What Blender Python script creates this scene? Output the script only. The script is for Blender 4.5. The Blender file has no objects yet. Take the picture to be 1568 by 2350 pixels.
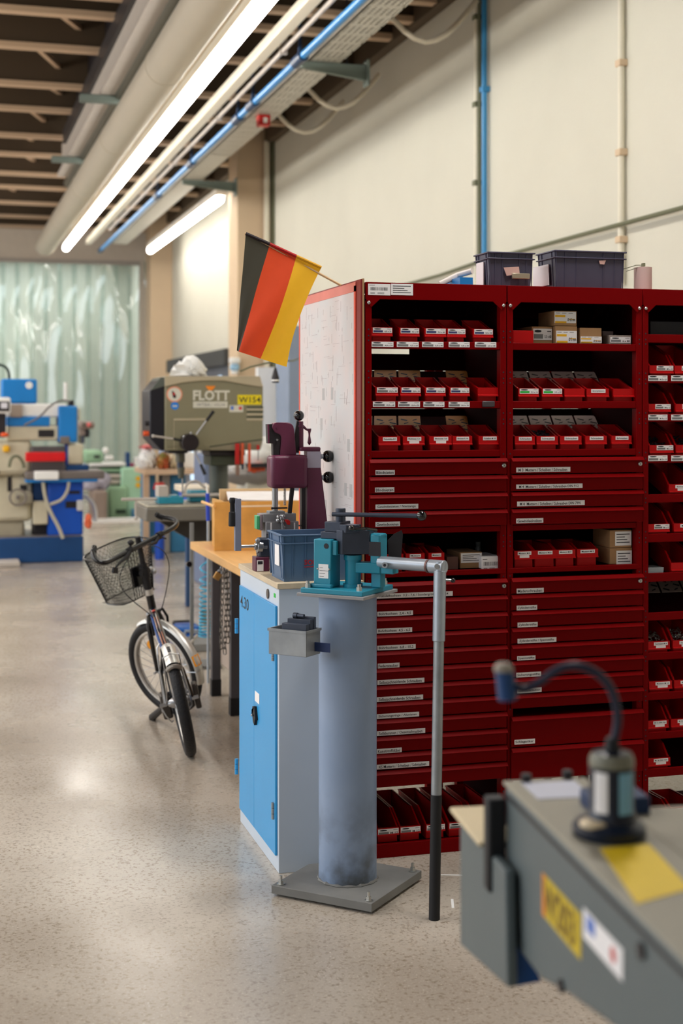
import bpy, bmesh, math, random
from mathutils import Vector, Matrix, Euler
random.seed(7)
S = bpy.context.scene
COL = S.collection
PI = math.pi
# ------------------------------------------------------------------ camera
CH = 1.56; YAW = math.radians(15.88); FP = 3264.0; HY = 935.0
cam = bpy.data.cameras.new('camera'); cam_o = bpy.data.objects.new('camera', cam); COL.objects.link(cam_o)
cam_o.location = (0, 0, CH); cam_o.rotation_euler = (PI/2, 0, -YAW)
cam.sensor_fit = 'VERTICAL'; cam.sensor_height = 36; cam.lens = FP/2350*36
cam.shift_y = -(1175-HY)/2350; cam.clip_start = .05; cam.clip_end = 200
cam.dof.use_dof = True; cam.dof.focus_distance = 4.75; cam.dof.aperture_fstop = 2.7; cam.dof.aperture_blades = 9
S.camera = cam_o
# ------------------------------------------------------------------ exposure, world, lights
S.view_settings.view_transform = 'Standard'; S.view_settings.look = 'None'
S.view_settings.exposure = 0.73; S.view_settings.gamma = 1.0; S.view_settings.use_curve_mapping = False
try: S.cycles.use_denoising = True
except Exception: pass
S.cycles.max_bounces = 6; S.cycles.diffuse_bounces = 4; S.cycles.glossy_bounces = 3; S.cycles.transmission_bounces = 4
S.cycles.sample_clamp_indirect = 6.0; S.cycles.caustics_reflective = False; S.cycles.caustics_refractive = False
W = bpy.data.worlds.new('world'); S.world = W; W.use_nodes = True
W.node_tree.nodes['Background'].inputs[0].default_value = (.75, .87, 1, 1)
W.node_tree.nodes['Background'].inputs[1].default_value = .6
def area(name, loc, rot, sx, sy, power, color=(1, .965, .92)):
    l = bpy.data.lights.new(name, 'AREA'); l.shape = 'RECTANGLE'; l.size = sx; l.size_y = sy; l.energy = power; l.color = color
    o = bpy.data.objects.new(name, l); o.location = loc; o.rotation_euler = rot; COL.objects.link(o); return o
# the hall's other lamp rows (to the left of and behind the view) and its window wall on the left, with added fill lights among them
area('lamp_row_light', (-1.9, 12.5, 4.15), (0, 0, 0), .14, 20, 250)
area('lamp_row_light', (-5.6, 12.5, 4.15), (0, 0, 0), .14, 20, 260)
area('lamp_row_light', (2.05, 4.15, 4.15), (0, 0, 0), .12, 1.0, 46)
area('cool_fill_light', (-4.5, -3.0, 4.78), (0, 0, 0), 5.0, 4.0, 75, (.74, .87, 1))  # added cool fill from above and behind the camera, no roof opening there
area('wood_bounce_fill', (-1.9, 13.5, 4.24), (PI, 0, 0), .14, 18, 330, (1, .86, .66))  # added upward fill, tinted warm to stand in for bounce off the wood
area('wood_bounce_fill', (-5.6, 13.5, 4.24), (PI, 0, 0), .14, 18, 230, (1, .86, .66))  # second added bounce fill, same warm tint
area('window_light', (-8.8, 10, 2.9), (0, -PI/2, 0), 2.6, 22, 360, (.78, .89, 1))
area('yard_light', (-1.0, 28.9, 4.7), (0, 0, 0), 9.0, 2.4, 215, (.90, .96, 1))

# ------------------------------------------------------------------ helpers
def ray(px, py):
    a = (px-784)/FP
    return Vector((math.sin(YAW)+math.cos(YAW)*a, math.cos(YAW)-math.sin(YAW)*a, (HY-py)/FP))
def onY(px, py, Y): r = ray(px, py); t = Y/r.y; return Vector((t*r.x, Y, CH+t*r.z))
def onX(px, py, X): r = ray(px, py); t = X/r.x; return Vector((X, t*r.y, CH+t*r.z))
def onZ(px, py, Z): r = ray(px, py); t = (Z-CH)/r.z; return Vector((t*r.x, t*r.y, Z))
def s2l(c): return tuple(((v/255)/12.92 if v/255 <= .04045 else ((v/255+.055)/1.055)**2.4) for v in c)+(1,)
MATS = {}
def mat(name, rgb=(128, 128, 128), rough=.5, metal=0, var=.06, scale=8, bump=0, bscale=40, emit=None, estr=0, alpha=1, trans=0, coat=0, rvar=0, mix=None, spec=.5, ior=1.45, stretch=None):
    if name in MATS: return MATS[name]
    m = bpy.data.materials.new(name); m.use_nodes = True; nt = m.node_tree; N = nt.nodes; L = nt.links
    b = N['Principled BSDF']; c = s2l(rgb); b.inputs['Roughness'].default_value = rough; b.inputs['Metallic'].default_value = metal
    b.inputs['Specular IOR Level'].default_value = spec; b.inputs['IOR'].default_value = ior
    b.inputs['Base Color'].default_value = c; b.inputs['Coat Weight'].default_value = coat; b.inputs['Coat Roughness'].default_value = .15
    if trans: b.inputs['Transmission Weight'].default_value = trans
    if alpha < 1: b.inputs['Alpha'].default_value = alpha
    tc = N.new('ShaderNodeTexCoord'); src = tc.outputs['Object']
    if stretch:
        mp = N.new('ShaderNodeMapping'); mp.inputs['Scale'].default_value = stretch; L.new(src, mp.inputs[0]); src = mp.outputs[0]
    if var or rvar:
        n = N.new('ShaderNodeTexNoise'); n.inputs['Scale'].default_value = scale; n.inputs['Detail'].default_value = 5; L.new(src, n.inputs['Vector'])
        if var:
            r = N.new('ShaderNodeMix'); r.data_type = 'RGBA'; L.new(n.outputs['Fac'], r.inputs['Factor'])
            c2 = s2l(mix) if mix else tuple(min(1, v*(1+var*2)) for v in c[:3])+(1,)
            r.inputs[6].default_value = tuple(v*(1-var*2) for v in c[:3])+(1,) if not mix else c
            r.inputs[7].default_value = c2; L.new(r.outputs[2], b.inputs['Base Color'])
            if mix:
                cr = N.new('ShaderNodeMapRange'); cr.inputs[1].default_value = .5-.5*min(1, 1-var); cr.inputs[2].default_value = .5+.5*min(1, 1-var)
                L.new(n.outputs['Fac'], cr.inputs[0]); L.new(cr.outputs[0], r.inputs['Factor'])
        if rvar:
            mr = N.new('ShaderNodeMapRange'); mr.inputs[1].default_value = .3; mr.inputs[2].default_value = .7
            mr.inputs[3].default_value = max(0, rough-rvar); mr.inputs[4].default_value = min(1, rough+rvar)
            L.new(n.outputs['Fac'], mr.inputs[0]); L.new(mr.outputs[0], b.inputs['Roughness'])
    if bump:
        n2 = N.new('ShaderNodeTexNoise'); n2.inputs['Scale'].default_value = bscale; n2.inputs['Detail'].default_value = 4; L.new(src, n2.inputs['Vector'])
        bp = N.new('ShaderNodeBump'); bp.inputs['Strength'].default_value = bump; bp.inputs['Distance'].default_value = .01
        L.new(n2.outputs['Fac'], bp.inputs['Height']); L.new(bp.outputs[0], b.inputs['Normal'])
    if emit: b.inputs['Emission Color'].default_value = s2l(emit); b.inputs['Emission Strength'].default_value = estr
    MATS[name] = m; return m
def perp(d):
    d = d.normalized(); u = d.cross(Vector((0, 0, 1)))
    if u.length < 1e-4: u = d.cross(Vector((0, 1, 0)))
    u.normalize(); return u, d.cross(u).normalized()
class MB:
    def __init__(s, M=None): s.v = []; s.f = []; s.m = []; s.M = M; s.mi = 0
    def add(s, vs, fs, m=None):
        k = len(s.v)
        for p in vs:
            p = Vector(p); s.v.append(s.M @ p if s.M else p)
        for f in fs: s.f.append([i+k for i in f]); s.m.append(s.mi if m is None else m)
        return s
    def box(s, x0, x1, y0, y1, z0, z1, m=None):
        x0, x1 = min(x0, x1), max(x0, x1); y0, y1 = min(y0, y1), max(y0, y1); z0, z1 = min(z0, z1), max(z0, z1)
        return s.add([(x0, y0, z0), (x1, y0, z0), (x1, y1, z0), (x0, y1, z0), (x0, y0, z1), (x1, y0, z1), (x1, y1, z1), (x0, y1, z1)],
              [(0, 3, 2, 1), (4, 5, 6, 7), (0, 1, 5, 4), (1, 2, 6, 5), (2, 3, 7, 6), (3, 0, 4, 7)], m)
    def cb(s, c, d, m=None, R=None):
        if R is None: return s.box(c[0]-d[0]/2, c[0]+d[0]/2, c[1]-d[1]/2, c[1]+d[1]/2, c[2]-d[2]/2, c[2]+d[2]/2, m)
        k = MB(); k.box(-d[0]/2, d[0]/2, -d[1]/2, d[1]/2, -d[2]/2, d[2]/2)
        Q = Matrix.Translation(Vector(c)) @ (R.to_matrix().to_4x4() if isinstance(R, Euler) else R)
        return s.add([Q @ p for p in k.v], k.f, m)
    def cyl(s, p0, p1, r, r2=None, n=16, cap=True, m=None):
        p0 = Vector(p0); p1 = Vector(p1); r2 = r if r2 is None else r2; u, w = perp(p1-p0); vs = []
        for p, q in ((p0, r), (p1, r2)):
            for i in range(n): a = 2*PI*i/n; vs.append(p+(u*math.cos(a)+w*math.sin(a))*q)
        fs = [(i, (i+1) % n, n+(i+1) % n, n+i) for i in range(n)]
        if cap: fs += [tuple(range(n))[::-1], tuple(range(n, 2*n))]
        return s.add(vs, fs, m)
    def tube(s, pts, r, n=8, closed=False, m=None, cap=True):
        pts = [Vector(p) for p in pts]; N = len(pts); rr = r if isinstance(r, (list, tuple)) else [r]*N; vs = []; u = None
        for i, p in enumerate(pts):
            if closed: t = (pts[(i+1) % N]-pts[i-1]).normalized()
            else: t = (pts[min(i+1, N-1)]-pts[max(i-1, 0)]).normalized()
            if u is None: u, w = perp(t)
            u = (u-t*u.dot(t)); 
            if u.length < 1e-5: u, _ = perp(t)
            u.normalize(); w = t.cross(u)
            for k in range(n): a = 2*PI*k/n; vs.append(p+(u*math.cos(a)+w*math.sin(a))*rr[i])
        fs = []
        for i in range(N if closed else N-1):
            j = (i+1) % N
            for k in range(n): fs.append((i*n+k, i*n+(k+1) % n, j*n+(k+1) % n, j*n+k))
        if not closed and cap: fs += [tuple(range(n))[::-1], tuple(range((N-1)*n, N*n))]
        return s.add(vs, fs, m)
    def lathe(s, prof, o=(0, 0, 0), ax=(0, 0, 1), n=24, m=None):
        o = Vector(o); ax = Vector(ax).normalized(); u, w = perp(ax); vs = []
        for r, h in prof:
            for k in range(n): a = 2*PI*k/n; vs.append(o+ax*h+(u*math.cos(a)+w*math.sin(a))*max(r, 1e-5))
        fs = []
        for i in range(len(prof)-1):
            for k in range(n): fs.append((i*n+k, i*n+(k+1) % n, (i+1)*n+(k+1) % n, (i+1)*n+k))
        if prof[0][0] > 1e-4: fs.append(tuple(range(n))[::-1])
        if prof[-1][0] > 1e-4: fs.append(tuple(range((len(prof)-1)*n, len(prof)*n)))
        return s.add(vs, fs, m)
    def prism(s, pts, ax, a, b, m=None):
        def P(q, h): return {'x': (h, q[0], q[1]), 'y': (q[0], h, q[1]), 'z': (q[0], q[1], h)}[ax]
        n = len(pts); return s.add([P(q, a) for q in pts]+[P(q, b) for q in pts], [tuple(range(n))[::-1], tuple(range(n, 2*n))]+[(i, (i+1) % n, n+(i+1) % n, n+i) for i in range(n)], m)
    def sphere(s, c, r, n=16, sc=(1, 1, 1), m=None):
        c = Vector(c); vs = [c+Vector((0, 0, r*sc[2]))]; k = n//2
        for i in range(1, k):
            for j in range(n): a = PI*i/k; b = 2*PI*j/n; vs.append(c+Vector((math.sin(a)*math.cos(b)*sc[0], math.sin(a)*math.sin(b)*sc[1], math.cos(a)*sc[2]))*r)
        vs.append(c-Vector((0, 0, r*sc[2]))); fs = [(0, 1+j, 1+(j+1) % n) for j in range(n)]
        for i in range(k-2):
            for j in range(n): q = 1+i*n; fs.append((q+j, q+n+j, q+n+(j+1) % n, q+(j+1) % n))
        q = 1+(k-2)*n; L = len(vs)-1; fs += [(q+j, L, q+(j+1) % n) for j in range(n)]
        return s.add(vs, fs, m)
ROOT = {}
def rootmat(o): return ROOT.get(o.name, Matrix.Identity(4))
def part(name, mb, mt, parent=None, bevel=0, smooth=True, local=False, seg=2, ang=35):
    me = bpy.data.meshes.new(name); M = rootmat(parent) if parent else None
    vs = mb.v
    if parent and not local: I = M.inverted(); vs = [I @ p for p in vs]
    org = None
    if parent is None and not local:
        lo = [min(p[i] for p in vs) for i in range(3)]; hi = [max(p[i] for p in vs) for i in range(3)]
        org = Vector(((lo[0]+hi[0])/2, (lo[1]+hi[1])/2, lo[2])); vs = [p-org for p in vs]
    me.from_pydata([tuple(p) for p in vs], [], mb.f)
    for k in (mt if isinstance(mt, (list, tuple)) else [mt]): me.materials.append(k)
    if any(mb.m): me.polygons.foreach_set('material_index', mb.m)
    bm = bmesh.new(); bm.from_mesh(me); bmesh.ops.recalc_face_normals(bm, faces=bm.faces); bm.to_mesh(me); bm.free()
    if smooth:
        me.polygons.foreach_set('use_smooth', [True]*len(me.polygons)); me.set_sharp_from_angle(angle=math.radians(ang))
    me.update()
    o = bpy.data.objects.new(name, me); COL.objects.link(o)
    if org is not None: o.location = org; ROOT[o.name] = Matrix.Translation(org)
    if parent: o.parent = parent; ROOT[o.name] = M
    if bevel:
        b = o.modifiers.new('bevel', 'BEVEL'); b.width = bevel; b.segments = seg; b.limit_method = 'ANGLE'; b.angle_limit = math.radians(40)
        if smooth: b.harden_normals = False
    return o
def tag(o, label, cat, group=None):
    o['label'] = label; o['category'] = cat
    if group: o['group'] = group
    return o
def thing(name, label, cat, loc=(0, 0, 0), rz=0, group=None, rot=None):
    o = bpy.data.objects.new(name, None); COL.objects.link(o); o.location = loc; o.rotation_euler = rot if rot else (0, 0, rz)
    o.empty_display_size = .05
    ROOT[o.name] = Matrix.Translation(Vector(loc)) @ Euler(rot if rot else (0, 0, rz)).to_matrix().to_4x4()
    return tag(o, label, cat, group)
def struct(o): o['kind'] = 'structure'; return o
def stuff(o): o['kind'] = 'stuff'; return o
def copytree(o, parent=None, loc=None, rz=None):
    c = o.copy(); COL.objects.link(c)
    if parent: c.parent = parent
    if loc is not None: c.location = loc
    if rz is not None: c.rotation_euler = (0, 0, rz)
    if not parent: ROOT[c.name] = Matrix.Translation(c.location) @ c.rotation_euler.to_matrix().to_4x4()
    else: ROOT[c.name] = rootmat(parent)
    for ch in list(o.children): copytree(ch, c)
    return c
TXT = {}
def text_mb(s, w=None, h=None, M=None, bold=0, depth=.0003):
    """lettering as mesh: width w or cap height h, origin bottom-left, in local xy, then by M"""
    key = (s, bold)
    if key not in TXT:
        cu = bpy.data.curves.new('lettering', 'FONT'); cu.body = s; cu.size = 1; cu.extrude = 0; cu.offset = bold; cu.resolution_u = 2
        to = bpy.data.objects.new('lettering', cu); me = bpy.data.meshes.new_from_object(to)
        vs = [v.co.copy() for v in me.vertices]; fs = [tuple(p.vertices) for p in me.polygons]
        bpy.data.objects.remove(to); bpy.data.curves.remove(cu); bpy.data.meshes.remove(me)
        TXT[key] = (vs, fs)
    vs, fs = TXT[key]
    x0 = min(v.x for v in vs); x1 = max(v.x for v in vs); y0 = min(v.y for v in vs); y1 = max(v.y for v in vs)
    sx = w/(x1-x0) if w else h/(y1-y0); sy = h/(y1-y0) if h else sx
    k = MB(M); k.add([((v.x-x0)*sx, (v.y-y0)*sy, 0) for v in vs], fs); return k
def M_front(x, y, z): return Matrix.Translation((x, y, z)) @ Matrix.Rotation(PI/2, 4, 'X')          # faces -Y, reads to +X
def M_left(x, y, z): return Matrix.Translation((x, y, z)) @ Matrix.Rotation(-PI/2, 4, 'Z') @ Matrix.Rotation(PI/2, 4, 'X')  # faces -X
def join(a, b): 
    a.v += b.v; k = len(a.v)-len(b.v); a.f += [[i+k for i in f] for f in b.f]; a.m += b.m; return a
# ------------------------------------------------------------------ materials
def floor_mat():
    m = mat('floor_concrete', (196, 182, 164), .30, var=0)
    nt = m.node_tree; N = nt.nodes; L = nt.links; b = N['Principled BSDF']; tc = N['Texture Coordinate'].outputs['Object']
    def noise(sc, det=6):
        n = N.new('ShaderNodeTexNoise'); n.inputs['Scale'].default_value = sc; n.inputs['Detail'].default_value = det; L.new(tc, n.inputs['Vector']); return n.outputs['Fac']
    def mixc(a, c, f):
        x = N.new('ShaderNodeMix'); x.data_type = 'RGBA'
        for i, v in ((6, a), (7, c)):
            if isinstance(v, tuple): x.inputs[i].default_value = v
            else: L.new(v, x.inputs[i])
        L.new(f, x.inputs['Factor']); return x.outputs[2]
    def ramp(f, a, c, lo=0, hi=1):
        r = N.new('ShaderNodeMapRange'); r.inputs[1].default_value = a; r.inputs[2].default_value = c; r.inputs[3].default_value = lo; r.inputs[4].default_value = hi; L.new(f, r.inputs[0]); return r.outputs[0]
    base = mixc(s2l((160, 149, 136)), s2l((194, 184, 171)), ramp(noise(.9), .35, .65))
    base = mixc(base, s2l((126, 112, 95)), ramp(noise(95, 3), .52, .70, 0, .8))
    base = mixc(base, s2l((214, 204, 188)), ramp(noise(140, 2), .60, .75, 0, .6))
    v = N.new('ShaderNodeTexVoronoi'); v.inputs['Scale'].default_value = 2.3; L.new(tc, v.inputs['Vector'])
    base = mixc(base, s2l((90, 80, 70)), ramp(v.outputs['Distance'], .0, .014, .6, 0))
    L.new(base, b.inputs['Base Color'])
    L.new(ramp(noise(1.6), .3, .7, .17, .34), b.inputs['Roughness'])
    bp = N.new('ShaderNodeBump'); bp.inputs['Strength'].default_value = .06; bp.inputs['Distance'].default_value = .004
    L.new(noise(60), bp.inputs['Height']); L.new(bp.outputs[0], b.inputs['Normal']); return m
m_floor = floor_mat()
m_wall = mat('wall_plaster', (211, 208, 194), .85, var=.035, scale=1.2, bump=.1, bscale=30)
m_wall2 = mat('wall_plaster_far', (232, 222, 205), .85, var=.02, scale=1.2)
m_pillar = mat('pillar_concrete', (214, 190, 160), .8, var=.04, scale=2)
m_ceil = mat('ceiling_panel', (74, 58, 42), .8, var=.08, scale=1.5)
m_joist = mat('joist_wood', (206, 178, 150), .65, var=.08, scale=3, stretch=(.3, 4, 4))
m_web_shaded = mat('joist_web_shaded', (74, 60, 44), .8, var=.08, scale=2)  # unlit look of the joist sides is put into this dark brown
m_black = mat('black_steel', (34, 30, 34), .45, var=.05)
m_rail = mat('crane_rail_paint', (188, 180, 172), .5, var=.04)
m_greyg = mat('grey_green_duct', (96, 95, 84), .4, metal=.3, var=.05)
m_duct = mat('duct_cream', (214, 206, 188), .38, var=.03, scale=2)
m_tube = mat('lamp_tube', (255, 255, 252), .4, emit=(255, 250, 242), estr=11, var=0)
m_lampbody = mat('lamp_body', (228, 222, 210), .5, var=.02)
m_bluepipe = mat('blue_pipe', (36, 120, 186), .3, var=.04)
m_blueclamp = mat('pipe_clamp', (24, 50, 84), .4, var=.04)
m_tray = mat('galvanised_tray', (196, 192, 180), .45, metal=.35, var=.06, scale=20)
m_brack = mat('grey_green_bracket', (112, 124, 118), .5, metal=.2, var=.05)
m_white = mat('white_paint', (240, 240, 238), .5, var=.02)
m_conduit = mat('conduit_cream', (228, 222, 204), .5, var=.02)
m_cable = mat('cable_green_grey', (108, 110, 86), .6, var=.04)
m_redplastic = mat('red_plastic_box', (190, 30, 28), .4, var=.03)
def strip_mat():
    m = bpy.data.materials.new('clear_strip'); m.use_nodes = True; nt = m.node_tree; N = nt.nodes; L = nt.links; N.remove(N['Principled BSDF'])
    t = N.new('ShaderNodeBsdfTransparent'); t.inputs[0].default_value = (.86, .95, .93, 1); d = N.new('ShaderNodeBsdfDiffuse'); d.inputs[0].default_value = s2l((206, 228, 224))
    a = N.new('ShaderNodeMixShader'); a.inputs[0].default_value = .24; L.new(t.outputs[0], a.inputs[1]); L.new(d.outputs[0], a.inputs[2])
    g = N.new('ShaderNodeBsdfGlossy'); g.inputs['Roughness'].default_value = .045; f = N.new('ShaderNodeFresnel'); f.inputs[0].default_value = 1.9
    b = N.new('ShaderNodeMixShader'); L.new(f.outputs[0], b.inputs[0]); L.new(a.outputs[0], b.inputs[1]); L.new(g.outputs[0], b.inputs[2]); L.new(b.outputs[0], N['Material Output'].inputs[0]); return m
m_strip = strip_mat()
def far_mat():
    return mat('yard_behind', (196, 194, 180), .9, var=.25, scale=.8, stretch=(1, 1, .3))
# ------------------------------------------------------------------ room shell
XW, YB, HC = 4.0, 27.0, 4.84
part_ = part
struct(part('floor', MB().box(-9, 4.2, -7, 31, -.1, 0), m_floor))
struct(part('wall_right', MB().box(XW, XW+.2, -7, 31, 0, HC+.9), m_wall))
struct(part('wall_left', MB().box(-9.2, -9, -7, 31, 0, HC+.9), m_wall2))
struct(part('wall_back', MB().box(-9, XW, -7.2, -7, 0, HC+.9), m_wall2))
w = MB(); ztop = onY(160, 598, YB).z
w.box(-9, XW, YB, YB+.25, ztop, HC+.9); xl = onY(-40, 900, YB).x; xr = onY(321, 900, YB).x
w.box(-9, xl-.4, YB, YB+.25, 0, ztop); w.box(xr, XW, YB, YB+.25, 0, ztop)
struct(part('wall_front', w, mat('lintel_beige', (226, 214, 200), .8, var=.04)))
struct(part('wall_yard', MB().box(-9, XW, 30.6, 30.8, 0, HC+.9), far_mat()))
struct(part('ceiling', MB().box(-9.2, XW+.2, -7.2, 31, HC+.55, HC+.7), m_ceil))
# dark wall plate on top of the right wall
struct(part('trim_1', MB().box(XW-.10, XW+.0, -7, YB, HC-.02, HC+.55), mat('dark_board', (92, 78, 62), .8)))
# pillars on the right wall
for i, (pl, pr, y1) in enumerate(((545, 606, 17.2), (345, 391, 25.0))):
    x0 = onY(pl, 500, y1).x
    p = struct(part('trim_%d' % (i+2), MB().box(x0, XW, y1, y1+.55, 0, HC+.3), m_pillar, bevel=.01))
p = struct(part('trim_4', MB().box(onY(606, 500, 17.15).x, onY(614, 500, 17.15).x, 17.05, 17.15, 0, HC).box(onY(620, 500, 17.15).x, onY(627, 500, 17.15).x, 17.05, 17.15, 0, HC, 1), [m_conduit, m_cable]))
# joists: one object each, part of the ceiling
ceil = bpy.data.objects['ceiling']
jy = [3264*3.28/(935-y) for y in (-95, -45, 5, 50, 130, 215, 270, 330, 372, 415, 445, 480)]
jy = jy[:3]+jy[3:] + [25.2, 26.6]
for i, y in enumerate([-5.5, -4.1, -2.7, -1.3, .1, 1.5, 2.9, 4.3, 5.7, 7.1, 8.5]+jy[1:]):
    o = part('joist', MB().box(-9, XW-.1, y-.05, y+.07, HC, HC+.05, 1).box(-9, XW-.1, y-.02, y+.02, HC+.05, HC+.55, 0), [m_web_shaded, m_joist], ceil)
br = MB()
for i in range(4, 12):
    y0, y1 = jy[i-1] if i > 0 else 9, jy[min(i, len(jy)-1)]
    x = 1.2-.06*(i % 3)
    br.cb((x-.15, (y0+y1)/2, HC+.22), (.05, math.hypot(y1-y0, .55), .04), R=Euler((0, 0, -math.atan2(.55, y1-y0))))
stuff(part('brace_board', br, m_joist, ceil))
# black longitudinal beam with web plates
bb = MB().box(1.44, 1.60, 6, 17.2, HC-.14, HC+.02).box(1.50, 1.54, 6, 17.2, HC+.02, HC+.5)
tag(part('steel_beam', bb, m_black), 'black steel beam under the ceiling joists, left of the round air duct', 'beam')
def along(name, label, cat, px0, zc, mk, y0, y1, mt, group=None):
    pass
def kx(px, Z):  # X of a line parallel to the hall that leaves the top of the frame at column px
    return (Z-CH)/.28646*(math.sin(YAW)+math.cos(YAW)*(px-784)/FP)
# crane rail (pinkish grey flange plus grey-green rounded channel)
X0, X1 = kx(343, 4.4), kx(388, 4.4)
cr = thing('crane_rail', 'pale grey steel rail with a grey green channel beside the round cream duct', 'rail', (X0, 12, 4.3))
part('rail_flange', MB().box(X0, X1, 5, 17.8, 4.40, 4.44).box((X0+X1)/2-.01, (X0+X1)/2+.01, 5, 17.8, 4.44, 4.8), m_rail, cr)
xc = kx(398, 4.4); pr = MB()
pr.tube([(xc+.03, 5, 4.42), (xc+.03, 18.4, 4.42)], .065, n=14)
part('channel', pr, m_greyg, cr)
xe = kx(426, 4.4); part('channel', MB().box(xe-.03, xe+.015, 5, 18.4, 4.37, 4.5), m_black, cr)
for yy in (13.0, 16.3):
    part('bracket', MB().box(X0-.18, X1+.1, yy, yy+.1, 4.33, 4.40), m_brack, cr, bevel=.01)
# big round duct
xd = kx(480, 4.1)
d = thing('air_duct', 'large round cream air duct running along the ceiling, left of the lit tubes', 'duct', (xd, 14, 3.95))
part('duct_tube', MB().cyl((xd, 4.5, 4.1), (xd, 22.8, 4.1), .152, n=36), m_duct, d)
for yy in (7.5, 10.5, 13.5, 16.5, 19.5, 22.5): part('seam_ring', MB().cyl((xd, yy, 4.1), (xd, yy+.03, 4.1), .156, n=36), m_duct, d)
# glulam beam above the lamp row
xg0, xg1 = kx(520, 4.42), kx(600, 4.42)
tag(part('timber_beam', MB().box(xg0+.02, xg1, 4.5, 25.0, 4.42, HC), mat('glulam', (190, 168, 138), .7, var=.05)), 'tan timber beam above the long row of lit tubes', 'beam')
# long lamp row: housing + one tube per fixture
xl_ = kx(612, 4.2)
def lamp_row(x, z, y0, y1, n, label, group=None, w=.11):
    t = thing('ceiling_lamp', label, 'lamp', (x, (y0+y1)/2, z), 0, group)
    part('lamp_housing', MB().box(x-w*.5, x+w*.75, y0, y1, z+.045, z+.13), m_lampbody, t, bevel=.006)
    L = (y1-y0)/n
    for i in range(n):
        o = part('tube', MB().tube([(x, y0+i*L, z+.02), (x, y0+i*L+.02, z), (x, y0+(i+1)*L-.02, z), (x, y0+(i+1)*L-.002, z+.02)], [w*.3, w/2, w/2, w*.3], n=12), m_tube, t)
    return t
lamp_row(xl_, 4.2, 5.2, 23.9, 12, 'long continuous row of bright white tubes hung beneath the ceiling')
p0, p1 = onZ(525, 446, 4.2), onZ(352, 575, 4.2)
lamp_row(3.45, 4.2, 17.75, 23.9, 4, 'shorter row of bright white tubes close to the right wall, behind the pillar')
# beige square cable duct and thin pipe
xb = kx(718, 4.3); tag(part('cable_duct', MB().box(xb-.05, xb+.05, 5, 24, 4.28, 4.36), m_duct, bevel=.008), 'narrow square cream cable duct between the lit tubes and the blue pipe', 'duct')
xb = kx(762, 4.3); t = thing('thin_pipe', 'thin grey conduit beside the square cream cable duct overhead', 'pipe', (xb, 14, 4.28))
part('pipe', MB().cyl((xb, 5, 4.3), (xb, 22, 4.3), .022, n=12), m_rail, t)
for yy in (8.2, 10.6, 13.2, 15.8): part('clip', MB().box(xb-.03, xb+.03, yy, yy+.05, 4.27, 4.45), m_rail, t)
# blue pipe with clamps
xb = kx(829, 4.2); t = thing('blue_pipe', 'thick blue compressed air pipe with dark clamps running along the ceiling', 'pipe', (xb, 14, 4.17))
def yat(px, x): return onX(px, 0, x).y
cl = [yat(p, xb) for p in (688, 580, 546, 440, 362)]
segs = [5]+cl+[24]
for a, b in zip(segs[:-1], segs[1:]): part('pipe', MB().cyl((xb, a+.06, 4.2), (xb, b-.06, 4.2), .031, n=16), m_bluepipe, t)
for c in cl: part('clamp', MB().cyl((xb, c-.13, 4.2), (xb, c+.13, 4.2), .044, n=16).box(xb-.01, xb+.01, c-.02, c+.02, 4.2, 4.5), m_blueclamp, t)
part('pipe_end', MB().cyl((xb, 23.9, 4.2), (xb, 24.25, 4.2), .04, n=16), m_blueclamp, t)
# perforated cable tray
xt0, xt1 = kx(856, 4.3), kx(950, 4.3)
t = thing('cable_tray', 'perforated galvanised cable tray beneath the ceiling, beside the blue pipe', 'tray', ((xt0+xt1)/2, 14, 4.3))
tb = MB(); tb.box(xt0, xt0+.012, 5, 24, 4.3, 4.36); tb.box(xt1-.012, xt1, 5, 24, 4.3, 4.36)
y = 5
while y < 15.2:
    tb.box(xt0, xt1, y, y+.05, 4.3, 4.306)
    for k in range(6):
        xx = xt0+(xt1-xt0)*k/6; tb.box(xx, xx+.016, y+.05, y+.25, 4.3, 4.306)
    for k in range(4): tb.box(xt0, xt1, y+.05+k*.05+.018, y+.05+k*.05+.04, 4.3005, 4.3055)
    y += .25
tb.box(xt0, xt1, 15.2, 24, 4.3, 4.306)
part('perforated_floor', tb, m_tray, t)
part('liner', MB().box(xt0+.014, xt1-.014, 5, 24, 4.32, 4.35), mat('tray_cables', (96, 92, 84), .8, var=.2, scale=30, stretch=(1, .05, 1)), t)
for (yy, xa_, xe_) in ((10.88, xt0-.05, 3.32), (16.95, xt0+.02, 3.50)):
    b = MB().prism([(xa_, 4.245), (xe_, 4.17), (xe_, 4.298), (xa_, 4.298)], 'y', yy, yy+.05).box(xe_-.02, xe_, yy-.04, yy+.09, 4.13, 4.34)
    part('bracket', b, m_brack, t, bevel=.004)
    part('hanger_rod', MB().cyl((xt1+.06, yy+.02, 4.29), (xt1+.06, yy+.02, HC+.02), .009, n=8), m_black, t)
c = onX(609, 267, (xt0+xt1)/2)
tag(part('red_junction_box', MB().box(c.x-.06, c.x+.05, c.y, c.y+.12, 4.2, 4.298).box(c.x-.02, c.x+.02, c.y-.01, c.y, 4.22, 4.27, 1), [m_redplastic, m_white], bevel=.004), 'small red junction box hanging beneath the perforated cable tray', 'box')
# hanging loops of conduit off the tray
for i, py in enumerate(((920, 75), (725, 230), (655, 283))):
    c = onX(py[0], py[1], 3.3); pts = [(xt1+(XW-.1-xt1)*k/10, c.y, 4.62-.34*math.sin(PI*k/10)) for k in range(11)]
    tag(part('hose_loop', MB().tube(pts, .022, n=8), m_duct), ('nearest', 'middle', 'farthest')[i]+' of three drooping hose loops between cable tray and right wall', 'hose', 'hose loops under the ceiling')
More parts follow.
